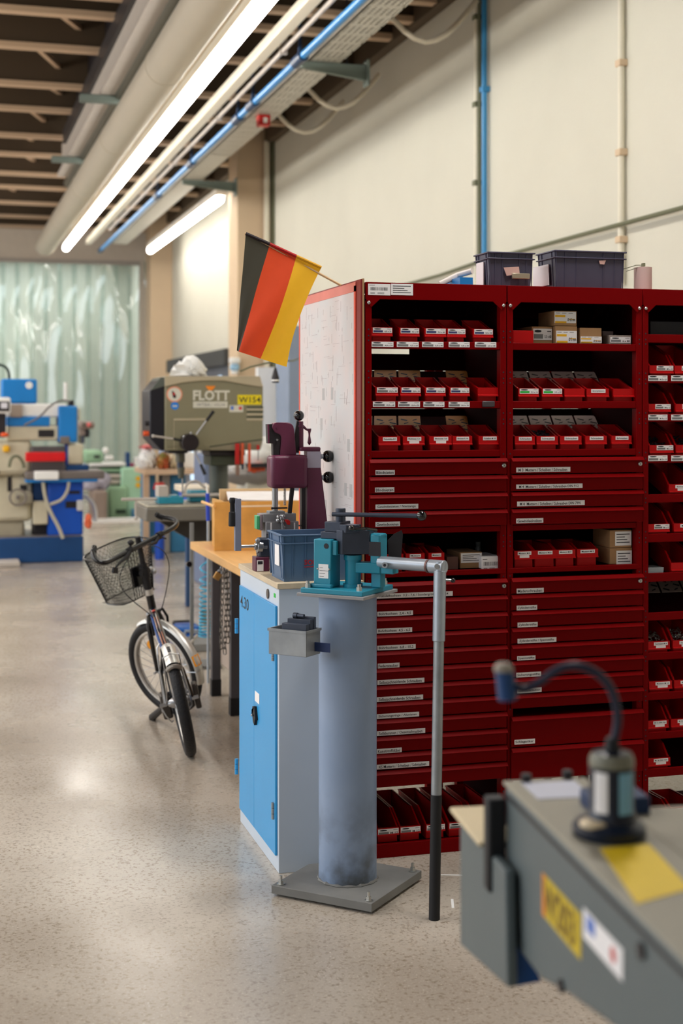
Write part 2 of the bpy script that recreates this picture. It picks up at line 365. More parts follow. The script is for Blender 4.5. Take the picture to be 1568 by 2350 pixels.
# wall services
def vpipe(name, px, r, mt, label, z0=0.0, z1=HC, clips=(), off=.03, clipmat=None):
    c = onX(px, 300, XW-off); t = thing(name, label, 'pipe', (XW-off, c.y, z0))
    part('pipe', MB().cyl((XW-off, c.y, z0), (XW-off, c.y, z1), r, n=14), mt, t)
    for cy in clips:
        z = onX(px, cy, XW-off).z; part('clip', MB().box(XW-off-r-.006, XW, c.y-r-.012, c.y+r+.012, z-.02, z+.02), clipmat or mt, t, bevel=.003)
    return t
vpipe('wall_conduit', 1094, .020, m_conduit, 'pale vertical conduit on the right wall, just left of the blue pipe', clips=(40, 240, 420), off=.028, clipmat=m_cable)
vpipe('wall_conduit', 1100, .012, m_cable, 'thin dark green cable between the pale conduit and blue pipe on the wall', off=.02)
vpipe('blue_wall_pipe', 1112, .021, mat('blue_wall_pipe', (58, 142, 200), .35, var=.03), 'vertical blue pipe on the right wall above the dark crates', clips=(205,), off=.035)
vpipe('wall_conduit', 1426, .020, m_conduit, 'pale vertical conduit with clips on the wall above the paper roll', clips=(145, 350, 550), off=.028, clipmat=m_pillar, z0=2.3)
pts = [onX(x, y, XW-.06) for x, y in ((1720, 436), (1568, 480), (1430, 520), (1230, 583))]; a, b = pts[1], pts[2]
zc = 2.66
cw = [(XW-.05, 5.6, zc), (XW-.05, onX(1290, 570, XW-.05).y, zc), (XW-.05, onX(1150, 600, XW-.05).y, zc-.0), (XW-.05, onX(1086, 600, XW-.05).y, zc-.0), (XW-.05, onX(1010, 645, XW-.05).y, zc-.02), (XW-.05, 16, 2.62)]
tag(part('wall_cable', MB().tube(cw, .014, n=8), m_cable), 'thin grey green cable running level along the right wall', 'cable')
# far part of right wall: dark blind box, grey panels
zz0, zz1 = onX(470, 862, XW).z, 0
bx = thing('roller_shutter', 'dark grey roller shutter with head box low on the far right wall', 'shutter', (XW-.05, 19.5, 0))
ya, yb = onX(535, 800, XW-.1).y, onX(398, 828, XW-.1).y
zt = onX(535, 800, XW-.1).z
part('head_box', MB().box(XW-.22, XW-.002, ya, yb, zt-.22, zt), mat('blind_box', (58, 58, 60), .6), bx)
part('shutter', MB().box(XW-.08, XW-.002, ya, yb, 0, zt-.2), mat('shutter_grey', (118, 122, 134), .6), bx)
for px in (440, 503):
    yy = onX(px, 830, XW-.1).y; part('glass_slit', MB().box(XW-.10, XW-.075, yy-.1, yy+.1, .4, zt-.35), mat('bright_glass', (190, 220, 245), .2, emit=(200, 226, 250), estr=.7), bx)
# white wall board and grey sliding panel between drill and pinboard
yy = onX(640, 900, XW-.1).y
tag(part('white_partition', MB().box(onY(600, 900, 13).x, onY(657, 900, 13).x, 13.15, 13.25, 0, onY(640, 842, 13).z), m_white), 'plain white partition panel behind the drilling machine', 'partition')
tag(part('grey_locker', MB().box(onY(662, 900, 12.6).x, onY(712, 900, 12.6).x, 12.6, 13.1, 0, onY(690, 748, 12.6).z), mat('locker_bluegrey', (142, 156, 178), .6), bevel=.01), 'tall blue grey locker behind the flag and pinboard', 'locker')
c = onY(632, 862, 8.6)
pl = thing('hanging_plug', 'small black plug hanging on a cable beneath the flag', 'plug', (c.x, c.y, c.z-.04))
part('cable', MB().tube([(c.x, c.y, c.z+.04), (c.x, c.y, c.z+.09)], .003, n=6).tube([onY(552, 852, 8.6), onY(575, 842, 8.6), (c.x, c.y, c.z+.09), onY(672, 828, 9.4), onY(690, 822, 12.58)], .006, n=6), m_cable, pl)
part('plug', MB().lathe([(.006, .05), (.012, .03), (.02, .0), (.024, -.01), (.024, -.04), (.018, -.045)], c), m_black, pl)
part('collar', MB().cyl((c.x, c.y, c.z-.035), (c.x, c.y, c.z-.025), .0248, n=16), m_white, pl)
# strip curtain
sc = thing('strip_curtain', 'clear plastic strip curtain hanging in the far doorway', 'curtain', ((xl+xr)/2, YB+.1, 0))
nS = 13; ws = (xr-xl+.5)/nS
for i in range(nS):
    x0 = xl-.45+i*ws; mbx = MB(); n1 = 10; n2 = 26; vs = []; ph = random.random()*6; amp = .06+.05*random.random()
    for a in range(n2+1):
        z = ztop+.02-(ztop-.03)*a/n2
        for b_ in range(n1+1):
            u = b_/n1
            tp = min(1, max(0, (z-1.8)/1.8)); tw = math.sin(z*(2.2+.5*math.sin(ph*3))+ph)*tp
            yy = YB+.12+(i % 2)*.06+amp*.35*math.cos(u*PI+ph*.1)+.13*(u-.5)*tw+.012*tp*math.sin(z*4.3+ph*2)+.05*tp*(z-2.8)*math.sin(ph*5)
            vs.append((x0+u*(ws+.08), yy, z))
    fs = [(a*(n1+1)+b_, a*(n1+1)+b_+1, (a+1)*(n1+1)+b_+1, (a+1)*(n1+1)+b_) for a in range(n2) for b_ in range(n1)]
    mbx.add(vs, fs); o = part('strip', mbx, m_strip, sc, ang=180)
part('hanging_rail', MB().box(xl-.45, xr+.0, YB-.02, YB+.02, ztop-.06, ztop+.02), m_rail, sc)
tag(part('floor_skirting_strip', MB().box(onY(180, 1190, 19.5).x, onY(345, 1190, 19.5).x, 19.45, 19.6, 0, .05), m_white), 'white low kerb strip on the floor in front of the green lathe', 'kerb')
for i, (x0p, x1p, yp) in enumerate(((0, 44, 1292),)):
    c = onZ(0, yp, 0); tag(part('floor_plate', MB().box(onZ(-30, 1300, 0).x, onZ(46, 1300, 0).x, onZ(20, 1302, 0).y, onZ(20, 1283, 0).y, 0, .05), m_rail, bevel=.01), 'low grey slab on the floor at the left edge, before the milling machine', 'slab')
# ------------------------------------------------------------------ red shelving
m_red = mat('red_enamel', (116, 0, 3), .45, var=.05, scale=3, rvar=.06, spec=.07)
m_red_shaded = mat('red_enamel_shaded', (40, 1, 4), .8, var=.05, scale=3, spec=.04)  # same enamel darkened: the shade inside the shelves is put into the colour
m_bin = mat('red_bin_plastic', (186, 3, 9), .42, var=.05, scale=6, spec=.25)
m_lab = mat('label_white', (246, 243, 244), .5, var=.01)
m_ink = mat('ink', (38, 36, 44), .6, var=0)
m_greybar = mat('label_grey', (128, 128, 130), .6, var=0)
m_bluebar = mat('label_blue', (62, 66, 116), .6, var=0)
m_green = mat('label_green', (30, 190, 60), .6, var=0)
m_yel = mat('label_yellow', (244, 186, 30), .6, var=0)
m_zinc = mat('zinc_bolt', (190, 190, 186), .3, metal=.8, var=.05)
m_tan = mat('slotted_tan', (232, 160, 84), .5, var=.08, scale=9)
m_pinkgrey = mat('slotted_grey', (196, 176, 172), .5, var=.08, scale=9)
m_card = mat('cardboard', (172, 132, 92), .8, var=.06, scale=12)
FY = 4.70; UD = .42
ZF = lambda px, py, Y=FY: onY(px, py, Y).z
XF = lambda px, Y=FY: onY(px, 900, Y).x
UX = [XF(838), XF(1163.5), XF(1475), XF(1475)+.53]
def front_label(parent, px0, px1, py0, py1, Y, text=None, style='plain', name='label', th=.35, tw=.9):
    a = onY(px0, py0, Y); b = onY(px1, py1, Y); x0, x1 = a.x, b.x; z1 = max(a.z, b.z); z0 = z1-abs(py1-py0)*(Vector((a.x, a.y)).length)*.995/3264
    lab = MB(); lab.box(x0, x1, Y-.0012, Y, z0, z1, 0); mts = [m_lab, m_ink, m_greybar]
    w = x1-x0; h = z1-z0; e = Y-.0014
    if style in ('grey', 'blue', 'green'):
        mts[2] = {'grey': m_greybar, 'blue': m_bluebar, 'green': m_green}[style]
        lab.box(x0+w*.03, x0+w*.52, e, Y-.0011, z0+h*.12, z0+h*.52, 2)
        lab.prism([(x0+w*(.25+.19*math.cos(a_)), z0+h*(.78+.12*math.sin(a_))) for a_ in [k*PI/6 for k in range(12)]], 'y', e, Y-.0011, 1)
        lab.box(x0+w*.74, x0+w*.95, e, Y-.0011, z0+h*.74, z0+h*.8, 1)
    if style == 'yellow':
        mts[2] = m_yel; lab.box(x0+w*.02, x0+w*.5, e, Y-.0011, z0+h*.52, z0+h*.72, 2); lab.box(x0+w*.02, x0+w*.55, e, Y-.0011, z0, z0+h*.16, 2)
        for k in range(3): lab.box(x0+w*(.05+.3*k), x0+w*(.25+.3*k), e, Y-.0011, z0+h*.86, z0+h*.9, 1)
        lab.box(x0+w*.66, x0+w*.96, e, Y-.0011, z0+h*.3, z0+h*.38, 2)
    if style == 'lines':
        for k in range(4): lab.box(x0+w*.08, x0+w*(.9-.15*(k % 3)), e, Y-.0011, z0+h*(.2+.19*k), z0+h*(.26+.19*k), 1)
    if style == 'barcode':
        x = x0+w*.1; r = random.Random(int(px0))
        while x < x0+w*.88:
            ww = w*.012*r.choice((1, 1, 2)); lab.box(x, x+ww, e, Y-.0011, z0+h*.42, z0+h*.70, 1); x += ww+w*.014*r.choice((1, 2))
        for k in range(2): lab.box(x0+w*.1, x0+w*.3, e, Y-.0011, z0+h*(.12+.1*k), z0+h*(.16+.1*k), 2); lab.box(x0+w*.42, x0+w*.72, e, Y-.0011, z0+h*(.12+.1*k), z0+h*(.16+.1*k), 2)
        lab.box(x0+w*.05, x0+w*.3, e, Y-.0011, z0+h*.86, z0+h*.9, 1)
    o = part(name, lab, mts, parent, smooth=False)
    if text:
        if style == 'plain': tm = text_mb(text, w=w*tw, h=h*.62, M=M_front(x0+w*.04, Y-.0016, z0+h*.16), bold=.012)
        else: tm = text_mb(text, w=w*.36, h=h*.3, M=M_front(x0+w*.6, Y-.0016, z0+h*.14), bold=.02)
        part('lettering', tm, m_ink, o, smooth=False)
    return o
ORD = ['leftmost', 'second', 'third', 'fourth', 'fifth', 'sixth']
uname = ['left', 'middle', 'right']
units = []
Zt, Zh = ZF(840, 647), ZF(850, 686)
def z_at(py, px=850): return ZF(px, py)
r1, r2, r3 = (z_at(782), z_at(799)), (z_at(920), z_at(937)), (z_at(1035), z_at(1051))
lips = [z_at(1053.5), z_at(1093.5), z_at(1134.5), z_at(1174)]
blk1_end = z_at(1213.5); rm = (z_at(1213.5), z_at(1227)); rb = (z_at(1315), z_at(1327)); lips2 = [z_at(1337+39.2*i) for i in range(12)]; blk2_end = z_at(1809)
TAN = math.tan(math.radians(20))
def tray_z(y, zrail): return zrail+.004+max(0, (y-FY-.014))*TAN
lab1 = [('Blindnieten', 862, 906, 1079, 1090), ('Blindnieten', 861, 905, 1119, 1130), ('Gewindenieten / Nietzange', 862, 960, 1158, 1169), ('Gewindenieten', 862, 918, 1198, 1209)]
lab1b = [('Rändelbuchsen  3,2 - 7,6 / Sondergrößen  8 - 24', 864, 1039, 1363, 1374), ('Bohrbuchsen  2,4 - 4,5', 866, 948, 1404, 1415), ('Bohrbuchsen  4,5 - 6,5', 865, 946, 1443, 1454), ('Bohrbuchsen  6,8 - 10,2', 866, 954, 1482, 1493), ('Federstecker', 867, 917, 1523, 1534), ('Selbstschneidende Schrauben', 866, 974, 1561, 1572), ('Selbstschneidende Schrauben', 865, 971, 1600, 1611), ('Sicherungsringe / Alunieten', 865, 962, 1639, 1650), ('Seilklemmen / Oesenschrauben', 865, 976, 1678, 1689), ('Kunststoffdübel', 865, 922, 1719, 1730), ('KS Muttern / Scheiben / Schrauben', 865, 985, 1755, 1766)]
lab2 = [('M 3  Muttern / Scheiben / Schrauben', 1185, 1309, 1073, 1084), ('M 4  Muttern / Scheiben / Schrauben DIN 912', 1185, 1337, 1112, 1122), ('M 4  Muttern / Scheiben / Schrauben DIN 7991', 1187, 1342, 1151, 1162), ('Gewindeeinsätze', 1185, 1247, 1190, 1201)]
lab2b = [('Madenschrauben', 1186, 1248, 1351, 1362), ('Zylinderstifte', 1186, 1233, 1390, 1401), ('Zylinderstifte', 1188, 1234, 1429, 1440), ('Zylinderstifte / Spannstifte', 1188, 1277, 1466, 1477), ('Spannstifte', 1187, 1229, 1506, 1516), ('Sicherungsstifte', 1185, 1242, 1544, 1555), ('Spannschrauben', 1187, 1243, 1580, 1591)]
def make_unit(i):
    x0, x1 = UX[i]+.002, UX[i+1]-.002; p = .022
    u = thing('shelving_unit', ['red steel shelving unit with long rows of labelled drawers, nearest the pinboard', 'red steel shelving unit in the middle, cardboard boxes on its top shelf', 'open red steel shelving unit at the right edge, filled with bins only'][i], 'shelf', ((x0+x1)/2, FY+UD/2, 0), 0, 'red shelving units')
    for s, (a, b) in enumerate(((x0, x0+p), (x1-p, x1))):
        post = MB().box(a, b, FY, FY+.035, 0, Zh-.005); sp_ = MB().box(*((a, a+.003) if s == 0 else (b-.003, b)), FY+.036, FY+UD, 0, Zt-.007); part('side_panel', sp_, m_red_shaded, u)
        po = part('post', post, m_red, u, bevel=.001)
        hl = MB(); xm = (a+b)/2
        for zz in [z for k in range(13) for z in (1.83-k*.145, 1.83-k*.145-.022, 1.83-k*.145-.038)]:
            if zz > .05: hl.cyl((xm, FY-.0006, zz), (xm, FY+.001, zz), .0028, n=8)
        part('post_hole', hl, m_ink, po, smooth=False)['kind'] = 'stuff'
    c = .03
    part('header', MB().prism([(x0, Zt), (x0, Zh), (x0+p-.004, Zh-.028), (x0+p-.001, Zh-.028), (x0+p+c, Zh), (x1-p-c, Zh), (x1-p+.001, Zh-.028), (x1-p+.004, Zh-.028), (x1, Zh), (x1, Zt)], 'y', FY-.003, FY).box(x0, x1, FY-.002, FY+.03, Zt-.003, Zt).box(x0, x1, FY, FY+.01, Zh, Zt-.003), m_red, u, bevel=.001)
    for xx in (x0+.011, x1-.011): part('bolt', MB().lathe([(.006, 0), (.006, .002), (.0035, .0045), (0, .0048)], (xx, FY-.002, Zh-.013), (0, -1, 0), 12), m_zinc, u)
    part('top_panel', MB().box(x0, x1, FY+.005, FY+UD, Zt-.006, Zt-.003), m_red, u)
    bk = MB(); lo = 1.752 if i == 0 else 1.768
    for za_, zb_x in ((.28, 1.555), (1.700, 1.762), (1.905, Zt-.01)) if i < 2 else ((.28, Zt-.01),): bk.box(x0, x1, FY+UD-.004, FY+UD, za_, zb_x)
    if i == 1: bk.box(x0, x1, FY+UD-.004, FY+UD, 1.762, 1.790)
    if i == 0: bk.box(x0+.30, x1, FY+UD-.004, FY+UD, 1.762, 1.790)
    part('back_panel', bk, m_red_shaded, u)
    def tray(zr, slots, rise=True, rail=True, dpt=UD-.03):
        if rail: part('shelf_rail', MB().box(x0+p, x1-p, FY+.003, FY+.014, zr[1], zr[0]), m_red, u, bevel=.0015)
        y0, y1 = FY+.014, FY+.014+dpt-.01; zt = zr[1]+.002; k = TAN if rise else 0
        part('shelf_tray', MB().prism([(y0, zt), (y1, zt+(y1-y0)*k), (y1, zt+(y1-y0)*k-.003), (y0, zt-.003)], 'x', x0+.004, x1-.004), m_red_shaded, u)
        if slots:
            # slotted plates on the rear of the inclined shelf
            n = 5; wv = (x1-x0-.05)/n; ya = y0+.19; 
            for q in range(n):
                if (i == 0 and q == 3) : continue
                a = x0+.026+q*wv+.003; b = a+wv-.008
                pl = MB(); f = lambda y: zt+(y-y0)*k+.0015
                pl.add([(a-.03, ya, f(ya)), (b-.03, ya, f(ya)), (b+.03, y1, f(y1)), (a+.03, y1, f(y1)), (a-.03, ya, f(ya)+.001), (b-.03, ya, f(ya)+.001), (b+.03, y1, f(y1)+.001), (a+.03, y1, f(y1)+.001)], [(0, 3, 2, 1), (4, 5, 6, 7), (0, 1, 5, 4), (1, 2, 6, 5), (2, 3, 7, 6), (3, 0, 4, 7)], 0)
                r = random.Random(q+i*9)
                for row in range(5):
                    for cc in range(2):
                        yy = ya+.02+row*(y1-ya-.03)/5; t_ = (yy-ya)/(y1-ya); xx = a-.03+.06*t_+.022+cc*.042+(row % 2)*.008
                        sg = 1 if (row+cc) % 2 else -1; l = .026; h_ = f(yy)+.0016
                        vs = [(xx-l/2, yy-.004-sg*.006, h_-(.004+sg*.006)*k), (xx-l/2+.006, yy+.006-sg*.006, h_+(.006-sg*.006)*k), (xx+l/2, yy+.004+sg*.006, h_+(.004+sg*.006)*k), (xx+l/2-.006, yy-.006+sg*.006, h_-(.006-sg*.006)*k)]
                        pl.add(vs, [(0, 1, 2, 3)], 1)
                part('slotted_plate', pl, [(m_tan if i == 0 else m_pinkgrey), m_ink], u, smooth=False)
    if i < 2:
        tray(r1, 0); tray(r2, 1); tray(r3, 1)
        part('shelf_rail', MB().box(x0+p, x1-p, FY+.002, FY+.016, rm[1], rm[0]), m_red, u, bevel=.0015)
        part('shelf_rail', MB().box(x0+p*.2, x1-p*.2, FY-.001, FY+.016, rb[1], rb[0]), m_red, u, bevel=.0015)
        part('middle_shelf', MB().box(x0+.004, x1-.004, FY+.016, FY+UD-.006, rb[0]-.006, rb[0]-.003), m_red_shaded, u)
        part('divider_panel', MB().box(x0+.004, x1-.004, FY+.016, FY+UD-.006, rm[0]-.004, rm[0]), m_red_shaded, u)
        part('divider_panel', MB().box(x0+.004, x1-.004, FY+.016, FY+UD-.006, lips[0]+.004, lips[0]+.007), m_red_shaded, u)
        def drawer(za, zb, text=None, lock=False, gapped=False):
            xa, xb = x0+.010, x1-.003
            d = part('drawer', MB().box(xa, xb, FY-.012, FY-.002, zb+.003, za-.010).box(xa+.02, xb-.02, FY, FY+UD-.03, zb+.008, za-.012), m_red, u, bevel=.001)
            part('drawer_lip', MB().prism([(FY-.027, za-.013), (FY-.025, za-.0145), (FY-.002, za-.012), (FY-.002, za-.001), (FY-.013, za-.001)], 'x', xa, xb), m_red, d, bevel=.001)
            if text: front_label(d, *text[1:], FY-.0122, text[0])
            if lock:
                lx = xb-.011; lz = (za+zb)/2+.003
                part('lock', MB().lathe([(.008, 0), (.008, .003), (.006, .005), (0, .005)], (lx, FY-.012, lz), (0, -1, 0), 16).box(lx-.001, lx+.001, FY-.0175, FY-.0165, lz-.003, lz+.003, 1), [m_zinc, m_ink], d)
        L = lab1 if i == 0 else lab2; ls = lips+[blk1_end]
        for q in range(4): drawer(ls[q], ls[q+1], L[q], q == 0)
        if i == 0:
            ls = lips2+[blk2_end]
            for q in range(12): drawer(ls[q], ls[q+1], lab1b[q] if q < 11 else None, q == 0)
        else:
            ls = lips2[:8]+[lips2[8]+.006]
            for q in range(7): drawer(ls[q], ls[q+1], lab2b[q], q == 0)
            drawer(ls[7], ls[7]-.054)
            z0 = z_at(1648); z1_ = onY(1180, 1715, FY).z; ze = onY(1180, 1792, FY).z
            z0 = onY(1180, 1643, FY).z
            drawer(z0, z1_, ('Schlaganker', 1181, 1228, 1698, 1709)); drawer(z1_, ze)
        part('bottom_rail', MB().box(x0, x1, FY-.004, FY+.012, .0, z_at(1940)), m_red, u, bevel=.001)
        part('bottom_shelf', MB().box(x0+.003, x1-.003, FY+.012, FY+UD, z_at(1942)-.004, z_at(1942)), m_red_shaded, u)
    else:
        for k, (a, b) in enumerate(R3):
            za, zb = ZF(1490, a), ZF(1490, b)
            tray((za, zb), k in (7,), rise=k > 0)
        part('bottom_rail', MB().box(x0, x1, FY-.004, FY+.012, 0, ZF(1490, 1898)), m_red, u, bevel=.001)
        part('bottom_shelf', MB().box(x0+.003, x1-.003, FY+.012, FY+UD, ZF(1490, 1898)-.006, ZF(1490, 1898)-.002), m_red_shaded, u)
    units.append(u); return u
R3 = [(767, 786), (861, 879), (950, 968), (1044, 1063), (1135, 1154), (1226, 1245), (1316, 1336), (1407, 1425), (1499, 1516), (1591, 1608), (1682, 1698), (1766, 1785)]
for i in range(3): make_unit(i)
u0 = units[0]
front_label(u0, 845, 896, 651, 677, FY-.003, None, 'barcode'); o = front_label(u0, 897.5, 948, 651, 677, FY-.003, None, 'lines')
rear = thing('shelving_unit', 'rear row of red shelving standing back to back behind the drawer units', 'shelf', ((UX[0]+UX[2])/2, 5.35, 0))
for xx in (UX[0]+.01, UX[1]-.02, UX[1]+.02, UX[2]-.03):
    for yy in (5.15, 5.50): part('post', MB().box(xx, xx+.03, yy, yy+.03, 0, 1.95), m_red, rear)
for zz in (.62, .95, 1.3): part('shelf_panel', MB().box(UX[0]+.01, UX[3], 5.14, 5.53, zz-.03, zz), m_red_shaded, rear)
# ---- bins
def bin_mb(w, hf, hb, d, shear=TAN, lip=.03, t=.0018):
    b = MB(); wi = w*.84
    S_ = lambda y: y*shear
    # floor, sides (profile), back, front
    b.prism([(0.008, 0), (d, S_(d)), (d, S_(d)+t), (0.008, t)], 'x', -wi/2, wi/2)
    prof = [(0.008, 0), (d, S_(d)), (d, S_(d)+hb), (d*.30, S_(d*.30)+hb), (.012, hf)]
    b.prism(prof, 'x', -wi/2-t, -wi/2); b.prism(prof, 'x', wi/2, wi/2+t)
    b.prism([(d, S_(d)), (d+t, S_(d)), (d+t, S_(d)+hb), (d, S_(d)+hb)], 'x', -wi/2-t, wi/2+t)
    b.box(-wi/2, wi/2, .008, .008+t, 0, hf)
    # protruding label lip with rolled lower edge, flared side flanges
    b.prism([(0, hf), (.010, hf), (.010, hf-lip), (-.003, hf-lip), (-.003, hf-lip+.004), (0, hf-lip+.006)], 'x', -w/2, w/2)
    for s in (-1, 1):
        a, c = (-w/2, -wi/2) if s < 0 else (wi/2, w/2)
        b.prism([(.010, hf-.003), (.010, hf), (d*.30, S_(d*.30)+hb), (d*.30, S_(d*.30)+hb-.003)], 'x', a, c)
        b.prism([(d*.30, S_(d*.30)+hb-.003), (d*.30, S_(d*.30)+hb), (d, S_(d)+hb), (d, S_(d)+hb-.003)], 'x', a, c)
    return b
BINME = {}
def make_bin(px0, px1, Y, z, label, group, hf=.064, hb=.060, d=.12, shear=TAN, lip=.031, lab=None, fill=None):
    a, c = onY(px0, 900, Y).x, onY(px1, 900, Y).x; w = c-a; key = (round(w, 3), hf, hb, d, shear, lip)
    root = thing('storage_bin', label, 'bin', ((a+c)/2, Y, z), 0, group)
    if key not in BINME:
        o = part('bin_body', bin_mb(w, hf, hb, d, shear, lip), m_bin, root, local=True); BINME[key] = o.data
    else:
        o = bpy.data.objects.new('bin_body', BINME[key]); COL.objects.link(o); o.parent = root; ROOT[o.name] = rootmat(root)
    if lab:
        style, tx, l0, l1, t0, t1 = lab   # fractions over the lip
        lb = MB(); x0, x1 = (a+c)/2-w/2+w*l0, (a+c)/2-w/2+w*l1; z1 = z+hf-lip*t0; z0 = z+hf-lip*t1
        pa = 784+0; mts = [m_lab, m_ink, {'grey': m_greybar, 'blue': m_bluebar, 'green': m_green}.get(style, m_greybar)]
        e = Y-.0006; lb.box(x0, x1, e, Y, z0, z1, 0); W_, H_ = x1-x0, z1-z0; e2 = e-.0003
        if style in ('grey', 'blue', 'green'):
            lb.box(x0+W_*.03, x0+W_*.52, e2, e, z0+H_*.12, z0+H_*.5, 2)
            lb.prism([(x0+W_*(.25+.19*math.cos(q)), z0+H_*(.76+.12*math.sin(q))) for q in [k*PI/6 for k in range(12)]], 'y', e2, e, 1)
            lb.box(x0+W_*.74, x0+W_*.95, e2, e, z0+H_*.74, z0+H_*.8, 1)
        elif style == 'two': lb.box(x0+W_*.15, x1-W_*.15, e, Y, z0-H_*.8, z0-.0005, 0)
        o2 = part('label', lb, mts, root, smooth=False)
        if tx: part('lettering', text_mb(tx, w=W_*(.84 if style in ('plain', 'two') else .36), h=H_*(.45 if style in ('plain', 'two') else .34), M=M_front(x0+W_*(.08 if style in ('plain', 'two') else .6), e2-.0002, z0+H_*(.28 if style in ('plain', 'two') else .12)), bold=.015), m_ink, o2, smooth=False)
    if fill:
        r = random.Random(int(px0*7)); f = MB(); wi = w*.8
        for k in range(70):
            x = (a+c)/2+r.uniform(-wi/2, wi/2)*.9; y = Y+.02+r.random()*d*.6; zz = z+hf*.72+(y-Y)*shear*.9+r.random()*.008; q = Vector((r.uniform(-1, 1), r.uniform(-1, 1), r.uniform(-.5, .5))).normalized()*.010
            f.cyl(Vector((x, y, zz))-q*.6, Vector((x, y, zz))+q*.6, .0022, n=5)
        tag(stuff(part('small_screws', f, m_zinc if fill == 1 else m_ink)), 'loose metal screws heaped in '+label, 'screws')
    return root
Yb = FY+.0175
def zb(zr): return zr[1]+.004+.0035
side = {0: 'left', 1: 'middle'}
rows = {
 (0, 'top shelf', r1): [(853, 901, 'blue', '4,0 x 35'), (917, 963, 'blue', '4,5 x 60'), (975, 1024, 'blue', '5,0 x 40'), (1026, 1069, 'blue', '5,0 x 50'), (1086, 1132, 'blue', '5,0 x 100')],
 (0, 'second shelf', r2): [(862, 914, 'grey', '10,0 x 40'), (919, 966, 'blue', '10,0 x 50'), (976, 1023, 'blue', '10,0 x 60'), (1032, 1078, 'blue', '10,0 x 70'), (1097, 1144, None, None)],
 (0, 'third shelf', r3): [(869, 919, 'plain', 'Rohrschellen M 5'), (925, 975, 'two', 'Blindnieten 12,4'), (986, 1037, 'two', 'Blindnieten 16,8'), (1039, 1084, 'plain', 'Blindnieten 8,1 Alu'), (1099, 1148, 'plain', 'Scheiben M 10')],
 (1, 'second shelf', r2): [(1190, 1237, 'green', '3,5 x 16'), (1244, 1291, 'green', '3,5 x 35'), (1296, 1342, None, None), (1347, 1398, 'plain', 'Spanplatten'), (1408, 1456, None, None)],
 (1, 'third shelf', r3): [(1182, 1228, 'plain', 'Schrauben'), (1232, 1281, 'plain', 'Schrauben'), (1286, 1335, 'plain', 'Schrauben'), (1344, 1393, 'plain', 'Schrauben'), (1404, 1450, 'plain', 'Schrauben')],
}
look = {'blue': 'with blue and white label', 'grey': 'with grey and white label', 'green': 'with green and white label', 'plain': 'with small white label', 'two': 'with stepped white label', None: 'without label'}
for (ui, nm, zr), L in rows.items():
    for k, (a, b, st, tx) in enumerate(L):
        pos = 'rightmost' if k == 4 else ORD[k]
        lab = None
        if st in ('blue', 'grey', 'green'): lab = (st, tx, .06, .98, .04, .62)
        elif st: lab = (st, tx, .2, .84, .08, .5)
        sc_ = 1+.0*k; jit = random.Random(a).uniform(-.003, .002)
        make_bin(a, b, Yb, zb(zr)+jit*0, '%s red bin %s, %s of the %s unit' % (pos, look[st], nm, side[ui]), 'red bins in the %s shelving unit' % side[ui], lab=lab, hf=.066+.0*k if ui == 0 else .064, fill=2 if (ui, nm, k) == (1, 'third shelf', 1) else None)
# rail labels
for ui, zr, L in ((0, 784, [(853, 903, '4,0 x 35'), (911, 961, '4,5 x 60'), (969, 1018, '5,0 x 40'), (1030, 1078, '5,0 x 50'), (1090, 1139, '5,0 x 100')]), (0, 921.5, [(856, 907, '10,0 x 40'), (914, 964, '10,0 x 50'), (972, 1020, '10,0 x 60'), (1030, 1078, '10,0 x 70')])):
    for k, (a, b, t) in enumerate(L): front_label(units[ui], a, b, zr+k*.2, zr+12+k*.2, FY+.003, t, 'grey', name='rail_label')
for k, r in enumerate((862, 952, 1046)):
    for a, b in ((1488, 1532), (1541, 1590)): front_label(units[2], a, b, r-.5, r+12, FY+.003, ('M 3 x 20', 'M 4 x 12', 'M 5 x 10')[k], 'grey', name='rail_label')
tag(part('magnet_clip', MB().box(XF(1107), XF(1135), FY-.006, FY+.003, z_at(934), z_at(920)), mat('dark_clip', (70, 62, 66), .5), bevel=.003), 'small dark magnet clip stuck on the second rail of the left shelving unit', 'clip')
# middle-opening bins
zmid = rb[0]-.001
for k, (a, b) in enumerate(((884, 926), (932, 975), (984, 1020))):
    make_bin(a, b, FY+.02, zmid, ('red bin in the middle opening, directly right of the bender', 'red bin in the middle opening above the aluminium arm', 'red bin in the middle opening next to the small dark carton')[k], 'red bins in the left shelving unit', shear=0, hf=.062, hb=.078, d=.2, lab=('plain', 'Muttern', .2, .8, .08, .45))
for k, (a, b) in enumerate(((1181, 1227), (1227, 1276), (1276, 1321), (1325, 1373))):
    make_bin(a, b, FY+.02, zmid, '%s red bin in the middle opening of the middle shelving unit' % (ORD+['rightmost'])[k if k < 3 else 6], 'red bins in the middle shelving unit', shear=0, hf=.060, hb=.078, d=.2, lab=('two' if k == 0 else 'plain', 'Muttern M 8', .16, .84, .1, .5))
